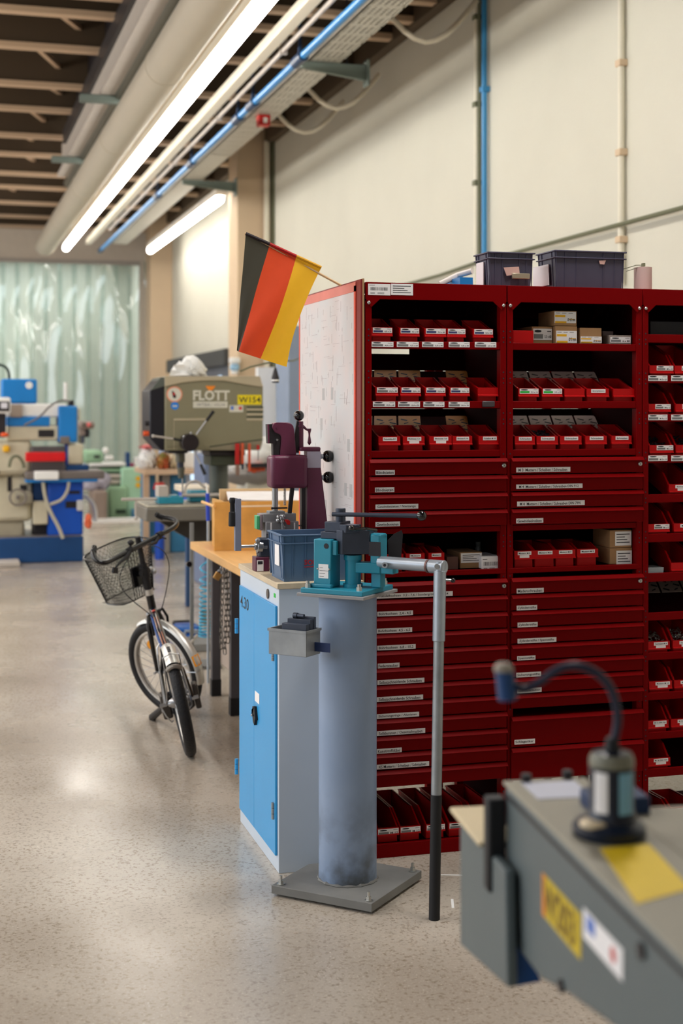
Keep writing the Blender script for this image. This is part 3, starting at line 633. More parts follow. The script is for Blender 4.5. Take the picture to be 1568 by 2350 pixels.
# bottom row (left unit) and bin rows of the right unit
zbot = z_at(1942)
for k, (a, b) in enumerate(((866, 916), (918, 966), (978, 1022), (1030, 1081), (1092, 1142))):
    make_bin(a, b, FY+.018, zbot, '%s large red bin on the bottom shelf of the left unit' % (ORD[k] if k < 4 else 'rightmost'), 'large red bins on the bottom shelf', shear=0, hf=.052, hb=.095, d=.32, lip=.026, lab=('grey', 'M 12', .04, .98, .1, .9))
rr = {1: [(1491, 1546, 'grey', 'M3 x 20'), (1549, 1603, 'grey', 'M3 x 25')], 2: [(1489, 1540, 'grey', 'M4 x 12'), (1551, 1603, 'grey', 'M4 x 16')], 3: [(1491, 1546, 'grey', 'M5 x 10'), (1552, 1606, 'blue', 'M5 x 12')], 4: [(1536, 1588, 'two', 'Scheiben')],
      5: [(1487, 1537, 'grey', 'M6 x 10'), (1547, 1600, 'plain', 'M 6')], 6: [(1541, 1594, None, None)], 8: [(1487, 1538, 'two', 'Sechskant M 8'), (1545, 1598, 'two', 'Sechskant M 8')], 9: [(1490, 1543, 'two', 'Muttern M 10'), (1548, 1600, 'two', 'Muttern M 10')],
      10: [(1486, 1535, 'two', 'M 12 DIN 934'), (1541, 1593, 'two', 'M 12 DIN 934')], 11: [(1486, 1539, 'two', 'M 16 DIN 934')], 12: [(1484, 1535, 'plain', 'Scheiben M 20'), (1540, 1592, 'plain', 'Scheiben M 20')]}
nth = ['top', 'second', 'third', 'fourth', 'fifth', 'sixth', 'seventh', 'eighth', 'ninth', 'tenth', 'eleventh', 'twelfth', 'bottom']
for k, L in rr.items():
    for q, (a, b, st, tx) in enumerate(L):
        zz = zb((0, ZF(1490, R3[k][1]))) if k < 12 else ZF(1490, 1898)-.001
        lab = (st, tx, .3, .99, .04, .62) if st in ('grey', 'blue') else ((st, tx, .28, .9, .1, .5) if st else None)
        make_bin(a, b, Yb, zz, ('left red bin on the %s shelf down of the right unit' if (q == 0 and len(L) > 1) else 'right edge red bin on the %s shelf down of the right unit' if len(L) > 1 else 'only red bin on the %s shelf down of the right unit') % nth[k], 'red bins in the right shelving unit', hf=.058, hb=.080, d=.17, lip=.03, lab=lab, fill={8: 1, 3: 2}.get(k), shear=TAN if k < 12 else 0)
c0, c1 = onY(1487, 1303, FY+.02), onY(1524, 1316, FY+.02)
tag(part('grey_tray', MB().prism([(c0.x+.004, c1.z-.013), (c1.x-.004, c1.z-.013), (c1.x, c0.z), (c0.x, c0.z)], 'y', FY+.02, FY+.10), mat('grey_tray', (150, 160, 166), .4)), 'small pale grey tray on the seventh shelf down of the right unit', 'tray')
# cardboard boxes in middle unit
def carton(px0, px1, py0, py1, Y, label, lab=None, depth=.14, mt=None, z0=None, group='cartons in the middle shelving unit', tilt=0):
    a, b = onY(px0, py0, Y), onY(px1, py1, Y); zz = b.z if z0 is None else z0
    t = thing('carton', label, 'box', ((a.x+b.x)/2, Y+depth/2, zz), 0, group)
    part('box_body', MB().box(a.x, b.x, Y, Y+depth, zz, a.z), mt or m_card, t, bevel=.0015)
    if lab: front_label(t, lab[0], lab[1], lab[2], lab[3], Y, lab[5] if len(lab) > 5 else None, lab[4])
    return t
yc = FY+.03; zt1 = zb(r1)+.006
carton(1178, 1225, 758, 778, yc-.006, 'plain red open box at the left end of the top shelf, middle unit', mt=m_bin, z0=zt1)
carton(1221, 1268, 749, 782, yc+.02, 'carton with a grey barred label beside the plain red box', (1224, 1267, 754, 780, 'grey', '5,5 x 60'), z0=zt1+.004)
carton(1275, 1325, 748, 785, yc, 'lower carton of the stacked pair with yellow labels', (1277, 1324, 759, 786, 'yellow', 'Ø 5 mm'), z0=zt1)
zc_ = onY(1275, 747.5, yc).z
carton(1272, 1324, 713, 747, yc+.003, 'upper carton of the stacked pair with yellow labels', (1273, 1322, 715, 741, 'yellow', 'Ø 4,5 mm'), z0=zc_+.0005)
carton(1332, 1381, 752, 786, yc, 'brown carton with a yellow label low on its front, right of the stacked pair', (1333, 1381, 772, 786, 'yellow', 'Ø 6 mm'), z0=zt1)
carton(1384, 1408, 760, 786, yc+.05, 'small plain grey carton set back between two labelled cartons', mt=mat('grey_card', (120, 104, 104), .8), z0=zt1+.02)
carton(1399, 1449, 769, 787, yc, 'low grey carton at the right end of the top shelf, middle unit', (1401, 1447, 773, 786, 'grey', '6 x 80'), mt=mat('grey_card2', (150, 136, 128), .8), z0=zt1)
zm = zmid+.0
carton(1400, 1451, 1258, 1305, yc, 'lower of two stacked cartons at the right of the middle opening', (1415, 1450, 1264, 1296, 'lines'), z0=zm)
carton(1400, 1450, 1217, 1257, yc, 'upper of two stacked cartons at the right of the middle opening', (1412, 1449, 1220, 1252, 'lines'), z0=onY(1400, 1257.3, yc).z)
carton(1026, 1052, 1278, 1314, yc, 'small dark open carton beside the aluminium arm joint', z0=zm, group='cartons in the left shelving unit', mt=mat('dark_card', (92, 62, 54), .8))
carton(1056, 1107, 1268, 1314, yc+.02, 'brown carton with a blue striped white label, left unit', (1058, 1106, 1270, 1292, 'lines'), z0=zm, group='cartons in the left shelving unit')
carton(1105, 1149, 1277, 1313, yc-.005, 'white carton with a barcode, at the right end of the middle opening', (1106, 1147, 1280, 1312, 'barcode'), z0=zm, group='cartons in the left shelving unit', mt=m_lab)
carton(1493, 1580, 737, 762, FY+.10, 'flat black case on the top shelf of the right unit', mt=m_ink, z0=ZF(1490, 767)-.022, group='boxes in the right shelving unit', depth=.2)
c = onY(1121, 1276, FY+.1); tag(part('small_jar', MB().lathe([(.010, 0), (.011, .03), (.011, .056), (.008, .062), (.009, .064), (.009, .078), (0, .078)], (c.x, FY+.20, zm), n=16), mat('grey_jar', (120, 124, 128), .3)), 'small grey jar standing behind the white barcode carton', 'jar')
# ------------------------------------------------------------------ pinboard side panel
BX = 1.406
b = thing('pinboard', 'tall plan-covered board with orange red border fixed to the end of the red shelves', 'board', (BX+.012, 5.13, .3))
part('plywood_panel', MB().box(BX+.006, XF(837)-.001, 4.70, 5.56, .3, 2.005), mat('plywood_edge', (176, 140, 100), .7, var=.2, scale=60, stretch=(12, .2, .2)), b)
part('red_trim', MB().box(BX+.0, BX+.006, 4.70, 5.56, .3, 2.003), mat('dark_red_trim', (128, 30, 28), .5), b)
m_plan = mat('plan_paper', (224, 208, 206), .55, var=.5, scale=5, mix=(206, 212, 214))
part('plan_sheet', MB().box(BX-.0015, BX, 4.775, 5.545, .4, 1.965), m_plan, b)
m_or = mat('orange_red_edge', (232, 84, 56), .5)
part('border', MB().box(BX-.003, BX+.0005, 4.755, 4.775, .4, 1.985).box(BX-.003, BX+.0005, 5.545, 5.558, .4, 1.985), m_or, b)
part('border', MB().box(BX-.003, BX+.0005, 4.755, 5.558, 1.965, 1.998), mat('faded_border', (226, 128, 112), .5), b)
r = random.Random(4); pm = MB(); tk = MB()
for k in range(260):
    y = 4.79+r.random()*.73; z = .95+r.random()*1.0
    if r.random() < .5: pm.box(BX-.0019, BX-.0014, y, y+r.uniform(.01, .09), z, z+.0008)
    else: pm.box(BX-.0019, BX-.0014, y, y+.0009, z, z+r.uniform(.01, .05))
for k in range(9): 
    y = 4.80+r.random()*.5; z = 1.0+r.random()*.6; tk.box(BX-.002, BX-.0014, y, y+.03, z, z+.045)
stuff(part('plan_print', pm, mat('plan_ink', (176, 160, 164), .7), b, smooth=False)); stuff(part('stamp_print', tk, mat('plan_ink2', (186, 184, 184), .7), b, smooth=False))
# ------------------------------------------------------------------ flag
fy = 4.95
fl = thing('flag', 'black red and gold striped flag on a wooden stick above the pinboard', 'flag', tuple(onY(795, 650, fy)))
pa, pb = onY(797, 650, fy), onY(564, 536, fy)
part('pole', MB().cyl(pa+Vector((0, 0, -.02)), pb, .0045, n=10).sphere(pb, .005, n=8), mat('wood_stick', (206, 172, 130), .6), fl)
def lerp(a, b, t): return a+(b-a)*t
topx = [(564, 538), (619, 562), (680, 590), (737, 616)]; botx = [(543, 804), (549, 807), (598, 823), (657, 842)]
midx = [(553, 672), (583, 684), (642, 712), (690, 722)]
cl_ = MB(); nu, nv = 30, 26; grid = []
for j in range(nv+1):
    v = j/nv
    for i_ in range(nu+1):
        u = i_/nu*3; k = min(2, int(u)); f = u-k
        q = []
        for src in (topx, midx, botx): q.append((lerp(src[k][0], src[k+1][0], f), lerp(src[k][1], src[k+1][1], f)))
        def qd(a, m, c): return a*(1-v)*(1-2*v)+m*4*v*(1-v)+c*v*(2*v-1)
        px, py = qd(q[0][0], q[1][0], q[2][0]), qd(q[0][1], q[1][1], q[2][1])
        px += 2.0*math.sin(v*9+i_*.2)*v*(1-(i_/nu))*.6 + (3*math.sin(v*7) if i_ == nu else 0)*v*.5
        dy = .022*v*math.sin(u*2.4+v*2.5)+.012*v*math.sin(u*5.2+v*5)
        grid.append(onY(px, py, fy+dy-.004))
fs = []; ms = []
for j in range(nv):
    for i_ in range(nu): fs.append((j*(nu+1)+i_, j*(nu+1)+i_+1, (j+1)*(nu+1)+i_+1, (j+1)*(nu+1)+i_)); ms.append(min(2, i_*3//nu))
for f_, m_ in zip(fs, ms): pass
cl_.v = grid; cl_.f = [list(f_) for f_ in fs]; cl_.m = ms
def cloth(name, rgb):
    m = mat(name, rgb, .75, var=.03, scale=30); b_ = m.node_tree.nodes['Principled BSDF']; nt = m.node_tree
    tr = nt.nodes.new('ShaderNodeBsdfTranslucent'); tr.inputs[0].default_value = s2l(rgb); mx = nt.nodes.new('ShaderNodeMixShader'); mx.inputs[0].default_value = .35
    nt.links.new(b_.outputs[0], mx.inputs[1]); nt.links.new(tr.outputs[0], mx.inputs[2]); nt.links.new(mx.outputs[0], nt.nodes['Material Output'].inputs[0]); return m
part('cloth', cl_, [cloth('flag_black', (70, 68, 58)), cloth('flag_red', (222, 78, 40)), cloth('flag_gold', (240, 186, 44))], fl, ang=180)
hem = MB()
for k, (i0, i1) in enumerate(((0, 10), (10, 20), (20, 30))): hem.tube([grid[i_]+Vector((0, -.001, .003)) for i_ in range(i0, i1+1)], .0062, n=8, m=k)
part('sleeve', hem, [mat('sleeve_black', (34, 22, 28), .7), mat('sleeve_red', (176, 14, 14), .7), mat('sleeve_gold', (214, 158, 20), .7)], fl)
# ------------------------------------------------------------------ crates
def crate(name, x0, x1, y0, y1, z0, h, mt, label, group=None, taper=.012, two=False, cat='crate'):
    t = thing(name, label, cat, ((x0+x1)/2, (y0+y1)/2, z0), 0, group); b = MB(); w = .003; tp = taper
    def wall(a0, a1, zlo, zhi, ilo, ihi): pass
    o0 = [(x0+tp, y0+tp, z0), (x1-tp, y0+tp, z0), (x1-tp, y1-tp, z0), (x0+tp, y1-tp, z0)]; o1 = [(x0+.004, y0+.004, z0+h), (x1-.004, y0+.004, z0+h), (x1-.004, y1-.004, z0+h), (x0+.004, y1-.004, z0+h)]
    i0 = [(x0+tp+w, y0+tp+w, z0+w), (x1-tp-w, y0+tp+w, z0+w), (x1-tp-w, y1-tp-w, z0+w), (x0+tp+w, y1-tp-w, z0+w)]; i1 = [(x0+.004+w, y0+.004+w, z0+h), (x1-.004-w, y0+.004+w, z0+h), (x1-.004-w, y1-.004-w, z0+h), (x0+.004+w, y1-.004-w, z0+h)]
    fs = [(3, 2, 1, 0), (8, 9, 10, 11)]
    for k in range(4): j = (k+1) % 4; fs += [(k, j, 4+j, 4+k), (8+k, 12+k, 12+j, 8+j), (4+k, 4+j, 12+j, 12+k)]
    b.add(o0+o1+i0+i1, fs); body = part('crate_body', b, mt, t, bevel=.001)
    def ring(za, zb_, o):
        q = MB(); q.box(x0-o, x1+o, y0-o, y0+.006, za, zb_); q.box(x0-o, x1+o, y1-.006, y1+o, za, zb_); q.box(x0-o, x0+.006, y0, y1, za, zb_); q.box(x1-.006, x1+o, y0, y1, za, zb_); return q
    part('rim', ring(z0+h-.005, z0+h, .003), mt, t, bevel=.001); part('rim', ring(z0+h*.80, z0+h*.80+.004, .002), mt, t, bevel=.001)
    rb_ = MB()
    for fx in (0, .13, .30, .70, .87, 1):
        xx = x0+.008+(x1-x0-.016)*fx
        for yy, s in ((y0, 1), (y1, -1)): rb_.add([(xx-.0015, yy+s*.001, z0+h-.005), (xx+.0015, yy+s*.001, z0+h-.005), (xx+.0015, yy+s*.006, z0+h-.005), (xx-.0015, yy+s*.006, z0+h-.005), (xx-.0015, yy+s*(tp-.002), z0+.01), (xx+.0015, yy+s*(tp-.002), z0+.01), (xx+.0015, yy+s*(tp+.001), z0+.01), (xx-.0015, yy+s*(tp+.001), z0+.01)], [(0, 1, 2, 3), (7, 6, 5, 4), (0, 4, 5, 1), (1, 5, 6, 2), (2, 6, 7, 3), (3, 7, 4, 0)])
    for fy_ in (0, .2, .8, 1):
        yy = y0+.008+(y1-y0-.016)*fy_; rb_.add([(x0+.001, yy-.0015, z0+h-.005), (x0+.001, yy+.0015, z0+h-.005), (x0+.006, yy+.0015, z0+h-.005), (x0+.006, yy-.0015, z0+h-.005), (x0+tp-.002, yy-.0015, z0+.01), (x0+tp-.002, yy+.0015, z0+.01), (x0+tp+.001, yy+.0015, z0+.01), (x0+tp+.001, yy-.0015, z0+.01)], [(0, 1, 2, 3), (7, 6, 5, 4), (0, 4, 5, 1), (1, 5, 6, 2), (2, 6, 7, 3), (3, 7, 4, 0)])
    stuff(part('rib', rb_, mt, t)); return t
m_crate = mat('crate_dark', (74, 72, 92), .45, var=.06, scale=12)
Yc = 4.80
xa, xb_ = XF(1121, Yc), XF(1227, Yc); zt0 = Zt
hc_ = onY(1120, 577, Yc).z-zt0
yb1 = onX(1089, 600, xa).y
cA = crate('plastic_crate', xa, xb_, Yc, min(yb1, Yc+.28), zt0, hc_, m_crate, 'smaller dark grey plastic crate on top of the shelves, with a torn pink note', 'dark crates on the shelves')
x2, x3 = XF(1274, Yc), XF(1437, Yc); yb2 = onX(1232, 600, x2).y
cB = crate('plastic_crate', x2, x3, Yc, min(yb2, Yc+.32), zt0, onY(1300, 574, Yc).z-zt0, m_crate, 'larger dark grey plastic crate on top of the shelves, left of the paper roll', 'dark crates on the shelves')
def quad_front(pts, Y, th, mt, name, parent): return part(name, MB().prism([(onY(x, y, Y).x, onY(x, y, Y).z) for x, y in pts], 'y', Y-th, Y), mt, parent, smooth=False)
quad_front([(1156, 614), (1191, 612), (1193, 629), (1163, 633)], Yc+.002, .001, mat('pink_note', (206, 168, 158), .7), 'paper_note', cA)
part('label_holder', MB().box(XF(1175, Yc), XF(1215, Yc), Yc-.008, Yc+.003, onY(1175, 640, Yc).z, onY(1175, 627, Yc).z), mat('tape_roll', (160, 150, 128), .25, metal=.3), cA, bevel=.002)
quad_front([(1375, 598), (1391, 597), (1387, 607), (1377, 606)], Yc+.002, .001, MATS['pink_note'], 'paper_scrap', cB)
part('side_label', MB().box(x2-.0, x2+.004, Yc+.06, Yc+.2, zt0+.02, zt0+hc_*.75), m_lab, cB); part('side_label', MB().box(xa-.0, xa+.004, Yc+.05, Yc+.12, zt0+.01, zt0+hc_*.75), m_lab, cA)
c = onY(1476, 640, 4.86); rp = thing('paper_roll', 'pale pinkish paper roll standing on top of the shelves', 'roll', (c.x, 4.86, zt0))
rr_ = .0335; zt_ = onY(1476, 614, 4.86).z
part('roll', MB().lathe([(.012, zt_-zt0-.002), (.012, zt_-zt0), (rr_, zt_-zt0), (rr_, 0), (0, 0)], (c.x, 4.86, zt0), n=28), mat('paper_pink', (206, 178, 172), .8), rp)
part('wire_arm', MB().tube([(XF(1438, 4.86), 4.90, zt_-.006), (XF(1460, 4.86), 4.86, zt_+.008), (c.x, 4.86, zt_+.009), (c.x, 4.86, zt_-.01)], .0016, n=6).tube([(XF(1438, 4.86), 4.86, zt_-.016), (c.x-.01, 4.84, zt_+.004)], .0016, n=6).box(c.x-.004, c.x+.006, 4.852, 4.866, zt_+.004, zt_+.016), m_cable, rp)
c = onY(1050, 640, 5.2); tag(part('pipe_offcut', MB().tube([onY(1010, 652, 5.3), onY(1050, 632, 5.3), onY(1084, 622, 5.25)], .012, n=10).box(onY(1056, 650, 5.2).x, onY(1086, 650, 5.2).x, 5.2, 5.4, Zt, onY(1056, 636, 5.2).z, 1), [mat('pale_hose', (206, 196, 190), .5), m_bluepipe]), 'pale pipe offcut lying on a blue block behind the smaller dark crate', 'pipe')
def P(px, py, dep): return Vector((0, 0, CH)) + ray(px, py)*dep      # ray has unit depth
def Cw(cx, dep, z): return Vector((dep*math.sin(YAW)+cx*math.cos(YAW), dep*math.cos(YAW)-cx*math.sin(YAW), z))
m_teal = mat('teal_enamel', (36, 140, 166), .38, var=.07, scale=14, coat=.2)
m_dies = mat('dark_steel', (66, 72, 86), .36, metal=.5, var=.15, scale=18)
m_steel = mat('bright_steel', (170, 172, 176), .28, metal=.85, var=.08, scale=20)
m_alu = mat('aluminium_tube', (168, 176, 186), .38, metal=.55, var=.1, scale=24)
m_knob = mat('black_knob', (10, 10, 14), .12, var=0, coat=.6)
m_rubber = mat('black_rubber', (18, 18, 22), .6, var=.05)
m_galv = mat('galvanised_sheet', (150, 154, 158), .42, metal=.6, var=.18, scale=14)
m_colpaint = mat('column_paint', (148, 166, 194), .42, var=.6, scale=2.2, mix=(122, 144, 176), bump=.04, bscale=30)
def dirty(m):
    nt = m.node_tree; N = nt.nodes; L = nt.links; b = N['Principled BSDF']; tc = N['Texture Coordinate'].outputs['Object']
    sx = N.new('ShaderNodeSeparateXYZ'); L.new(tc, sx.inputs[0]); mr = N.new('ShaderNodeMapRange'); mr.inputs[1].default_value = .34; mr.inputs[2].default_value = .03; L.new(sx.outputs[2], mr.inputs[0])
    n = N.new('ShaderNodeTexNoise'); n.inputs['Scale'].default_value = 9; n.inputs['Detail'].default_value = 6; L.new(tc, n.inputs['Vector'])
    r2 = N.new('ShaderNodeMapRange'); r2.inputs[1].default_value = .42; r2.inputs[2].default_value = .62; L.new(n.outputs['Fac'], r2.inputs[0])
    mu = N.new('ShaderNodeMath'); mu.operation = 'MULTIPLY'; L.new(mr.outputs[0], mu.inputs[0]); L.new(r2.outputs[0], mu.inputs[1])
    x = N.new('ShaderNodeMix'); x.data_type = 'RGBA'; old = b.inputs['Base Color'].links[0].from_socket; L.new(old, x.inputs[6]); x.inputs[7].default_value = s2l((84, 88, 92)); L.new(mu.outputs[0], x.inputs['Factor']); L.new(x.outputs[2], b.inputs['Base Color'])
dirty(m_colpaint)
m_plate = mat('base_plate_paint', (122, 122, 120), .6, var=.12, scale=9)
m_maroon = mat('maroon_enamel', (98, 42, 68), .36, var=.05, scale=8)
# ------------------------------------------------------------------ blue cabinet
CX0, CX1, CY0, CY1, CZ = 1.10, 1.395, 4.634, 5.262, .972
cbt = thing('tool_cabinet', 'low grey steel cabinet with light blue double doors and a wooden top', 'cabinet', ((CX0+CX1)/2, (CY0+CY1)/2, 0))
m_cabw = mat('cabinet_grey', (200, 212, 226), .45, var=.03, scale=4); m_cabb = mat('cabinet_blue', (46, 158, 222), .35, var=.04, scale=3)
part('carcass', MB().box(CX0, CX1, CY0, CY1, 0, CZ-.02), m_cabw, cbt, bevel=.002)
part('wooden_top', MB().box(CX0-.006, CX1, CY0-.006, CY1+.004, CZ-.02, CZ), mat('worn_board', (206, 188, 160), .6, var=.15, scale=5, stretch=(6, 1, 10)), cbt, bevel=.002)
def yX(px): return onX(px, 1500, CX0).y
zd0, zd1 = .055, onX(637, 1391, CX0).z
ysp = yX(588)
for k, (ya, yb_) in enumerate(((ysp+.001, CY1-.02), (CY0+.018, ysp-.001))):
    d_ = part('door', MB().box(CX0-.008, CX0-.0005, ya, yb_, zd0, zd1), m_cabb, cbt, bevel=.0015)
    if k == 0:
        yt = yX(557); z_ = onX(557, 1391, CX0).z; hgt = onX(557, 1364, CX0).z-z_
        part('lettering', text_mb('4.30', w=yt-yX(576), h=hgt, M=M_left(CX0-.0085, yt, z_), bold=.01), m_ink, d_, smooth=False)
    else:
        ha, hb_ = onX(583, 1610, CX0), onX(603, 1672, CX0); ym = (ha.y+hb_.y)/2
        hd = part('handle_plate', MB().prism([(ym+.028, ha.z-.04), (ym+.016, ha.z-.004), (ym-.012, ha.z), (ym-.034, ha.z-.045), (ym-.028, hb_.z+.03), (ym-.012, hb_.z), (ym+.008, hb_.z+.008), (ym+.028, hb_.z+.045)], 'x', CX0-.018, CX0-.008), m_rubber, d_, bevel=.003)
        part('latch', MB().box(CX0-.026, CX0-.018, ym-.006, ym+.008, hb_.z+.03, ha.z-.03), m_steel, d_, bevel=.002)
        part('paper_label', MB().box(CX0-.0095, CX0-.008, yX(601), yX(591), onX(595, 1611, CX0).z, onX(595, 1588, CX0).z), m_lab, d_)
for (px, pa_, pb_, c_) in ((549, 1418, 1453, 0), (549, 1740, 1776, 0), (634, 1500, 1516, 1), (634, 1840, 1879, 1)):
    yy = yX(px); z0, z1 = onX(px, pb_, CX0).z, onX(px, pa_, CX0).z; h_ = MB()
    for q in range(3): h_.cyl((CX0-.010, yy, z0+(z1-z0)*q/3), (CX0-.010, yy, z0+(z1-z0)*(q+.92)/3), .007, n=10)
    part('hinge', h_, m_galv if c_ else m_cabb, cbt)
c = onX(616, 1360, CX0); part('lock_cover', MB().cyl((CX0-.004, c.y, c.z-.004), (CX0, c.y, c.z-.004), .017, n=20), mat('lock_brown', (84, 76, 72), .4), cbt)
c = onX(630, 1366, CX0); part('green_sticker', MB().box(CX0-.0012, CX0, c.y-.018, c.y+.006, c.z-.007, c.z+.007), m_green, cbt)
# ------------------------------------------------------------------ bender on its column
cc = Cw(.020, 4.615, 0); RZ = math.radians(-28.4-15.88)
RB = Matrix.Translation(cc) @ Matrix.Rotation(RZ, 4, 'Z')
def Lb(x, y, z): return RB @ Vector((x, y, z))
st = thing('pedestal_column', 'tall grey round steel column bolted to a square floor plate, carrying the teal bender', 'column', tuple(cc), RZ)
SB = .18
def LB(): return MB(RB)
bp_ = LB(); bp_.prism([(-SB, -SB), (SB, -SB), (SB, SB), (-SB+.12, SB), (-SB, SB-.12)], 'z', .008, .034)
part('floor_plate', bp_, m_plate, st, bevel=.001)
pk = LB()
for a, b in ((-1, -1), (1, -1), (1, 1)):
    part('packing_block', MB(RB).box(a*SB-a*.10, a*SB-a*.01, b*SB-b*.09, b*SB-b*.02, 0, .0078), m_black, st)
    x, y = a*(SB-.022), b*(SB-.022)
    part('anchor_bolt', MB(RB).cyl((x, y, .034), (x, y, .037), .013, n=16).cyl((x, y, .037), (x, y, .047), .009, n=6).cyl((x, y, .047), (x, y, .062), .0045, n=10), m_zinc, st)
ZT = .955
part('column_tube', MB(RB).cyl((0, 0, .034), (0, 0, ZT), .094, n=64), m_colpaint, st)
wr = MB(RB); wr.tube([(.094*math.cos(a), .094*math.sin(a), .036) for a in [2*PI*k/40 for k in range(40)]], [.005+.003*math.sin(k*2.3) for k in range(40)], n=6, closed=True)
part('weld_bead', wr, m_plate, st)
sd = MB(RB)
part('top_plate', MB(RB).box(-.121, .121, -.121, .121, ZT, ZT+.010), mat('top_plate_grey', (150, 148, 150), .5, var=.08), st, bevel=.001)
zb_ = ZT+.010
bd = thing('rod_bender', 'teal cast iron rod bender with a long black-knobbed lever on the grey column', 'bender', tuple(cc+Vector((0, 0, zb_))), RZ)
part('bender_base', LB().box(-.112, .112, -.112, .106, zb_, zb_+.016), m_teal, bd, bevel=.002)
for x, y in ((-.095, -.095), (.092, -.095), (.09, .088), (-.09, .085)):
    part('bolt', MB(RB).cyl((x, y, zb_+.016), (x, y, zb_+.028), .010, n=6).cyl((x, y, zb_+.028), (x, y, zb_+.037), .006, n=10), m_zinc, bd)
def zz(y, d=4.58): return CH-(y-HY)*d/3264
z0b = zb_+.016
blk = LB(); blk.box(-.083, -.020, -.078, -.012, z0b, zz(1237)); blk.box(-.092, -.014, -.088, -.072, z0b, z0b+.012); 
part('main_block', blk, m_teal, bd, bevel=.003)
x_h = -.038; part('block_hole', LB().cyl((-.036, -.0795, zz(1252)), (-.036, -.070, zz(1252)), .0085, n=16), m_ink, bd)
part('block_wing', LB().box(-.019, -.004, -.070, -.02, zz(1273), zz(1240)), m_teal, bd, bevel=.002)
lp = LB(); lp.box(-.064, -.028, -.0793, -.078, zz(1326), zz(1294)); o = part('type_plate', lp, m_lab, bd, smooth=False)
tl = LB()
for k in range(4): tl.box(-.060, -.044-.004*(k % 2)+.008*(k % 3), -.0796, -.0792, zz(1322)+k*.009, zz(1322)+k*.009+.0012)
part('type_plate_print', tl, m_ink, o, smooth=False)
for xx in (-.067, -.025): part('rivet', LB().sphere((xx, -.079, zz(1305)), .0035, n=8), m_zinc, bd)
part('lower_die', LB().box(-.070, -.008, -.055, .01, zz(1237), zz(1221)), m_dies, bd, bevel=.002)
part('upper_die', LB().box(-.058, .0, -.050, .02, zz(1221), zz(1198)), m_dies, bd, bevel=.002)
part('lever_post', LB().cyl((-.018, -.015, zz(1200)), (-.018, -.015, zz(1168)), .0165, n=20), m_dies, bd, bevel=.0015)
pa_, pb_ = P(763, 1180, 4.60), P(968, 1184, 4.50)
lv = part('lever', MB().cyl(pa_, pb_, .0072, n=14), m_dies, bd)
part('lever_knob', MB().sphere(pb_, .0165, n=20), m_knob, bd)
# central jaw: wedge plate with dark near face
jw = LB(); jw.prism([(-.012, -.055), (.012, -.060), (.086, -.012), (.086, .02), (-.012, .02)], 'z', zz(1271), zz(1216)); part('jaw_block', jw, m_dies, bd, bevel=.002)
part('jaw_block', LB().prism([(.0, -.055), (.025, -.058), (.06, -.03), (.05, .0), (.0, .0)], 'z', zz(1222), zz(1203)), m_dies, bd, bevel=.002)
lh = MB(); lh.tube([P(806, 1213, 4.50), P(815, 1215, 4.50), P(840, 1213, 4.53), P(864, 1217, 4.56)], .0055, n=10).sphere(P(807, 1212, 4.495), .010, n=14); part('clamp_lever', lh, m_knob, bd)
# hook arm on the right
hk = LB(); hk.box(.088, .122, -.012, .045, zz(1315), zz(1226)); hk.box(.060, .122, -.004, .040, zz(1238), zz(1224)); part('hook_arm', hk, m_teal, bd, bevel=.004)
part('hook_recess', LB().box(.084, .126, -.0135, -.0118, zz(1274), zz(1242)), m_ink, bd)
part('pivot_boss', LB().cyl((.025, -.01, z0b), (.025, -.01, zz(1274)), .026, n=28).cyl((.025, -.01, z0b), (.025, -.01, z0b+.010), .032, n=28).cyl((.025, -.01, zz(1285)), (.025, -.01, zz(1274)), .030, n=28), m_teal, bd)
part('web_arm', LB().prism([(.03, -.03), (.125, -.014), (.125, .04), (.03, .02)], 'z', zz(1314), zz(1290)), m_teal, bd, bevel=.003)
part('web_foot', LB().prism([(.085, .0), (.12, .0), (.12, .035), (.085, .035)], 'z', z0b, zz(1312)), m_teal, bd, bevel=.003)
part('arm_cheek', LB().box(.10, .17, -.01, .03, zz(1314), zz(1296)), m_teal, bd, bevel=.003)
ta, tb_ = P(872, 1290, 4.56), P(1000, 1299, 4.44)
part('arm_tube', MB().cyl(ta, tb_, .0195, n=28), m_alu, bd)
for (x, y) in ((884, 1297), (919, 1299)):
    c = P(x, y, 4.52); d_ = (P(x, y, 4.4)-P(x+12, y-2, 4.6)).normalized()
    part('screw_boss', MB().cyl(c-d_*.004, c+d_*.016, .0095, n=18).cyl(c+d_*.0161, c+d_*.0164, .005, n=6, m=1), [m_alu, m_ink], bd)
part('joint_ring', MB().cyl(P(983, 1299, 4.455), P(987, 1299.5, 4.45), .0215, n=24), mat('rusty_ring', (120, 92, 88), .5, metal=.5), bd)
part('joint_end', MB().cyl(P(988, 1299.5, 4.45), P(1021, 1302, 4.42), .0215, n=24), m_alu, bd, bevel=.002)
part('joint_pin', MB().cyl(P(1003, 1300, 4.42), P(1003, 1300, 4.405), .008, n=14), m_steel, bd)
pl_ = MB(); q = [P(890, 1240, 4.7), P(905, 1225, 4.7), P(922, 1217, 4.7), P(925, 1225, 4.7), P(921, 1280, 4.69), P(892, 1282, 4.69)]
nrm = Vector((math.sin(YAW), math.cos(YAW), 0))*.003
k_ = len(q); pl_.add(q+[v+nrm for v in q], [tuple(range(k_))[::-1], tuple(range(k_, 2*k_))]+[(i, (i+1) % k_, k_+(i+1) % k_, k_+i) for i in range(k_)]); part('guard_flap', pl_, m_black, bd)
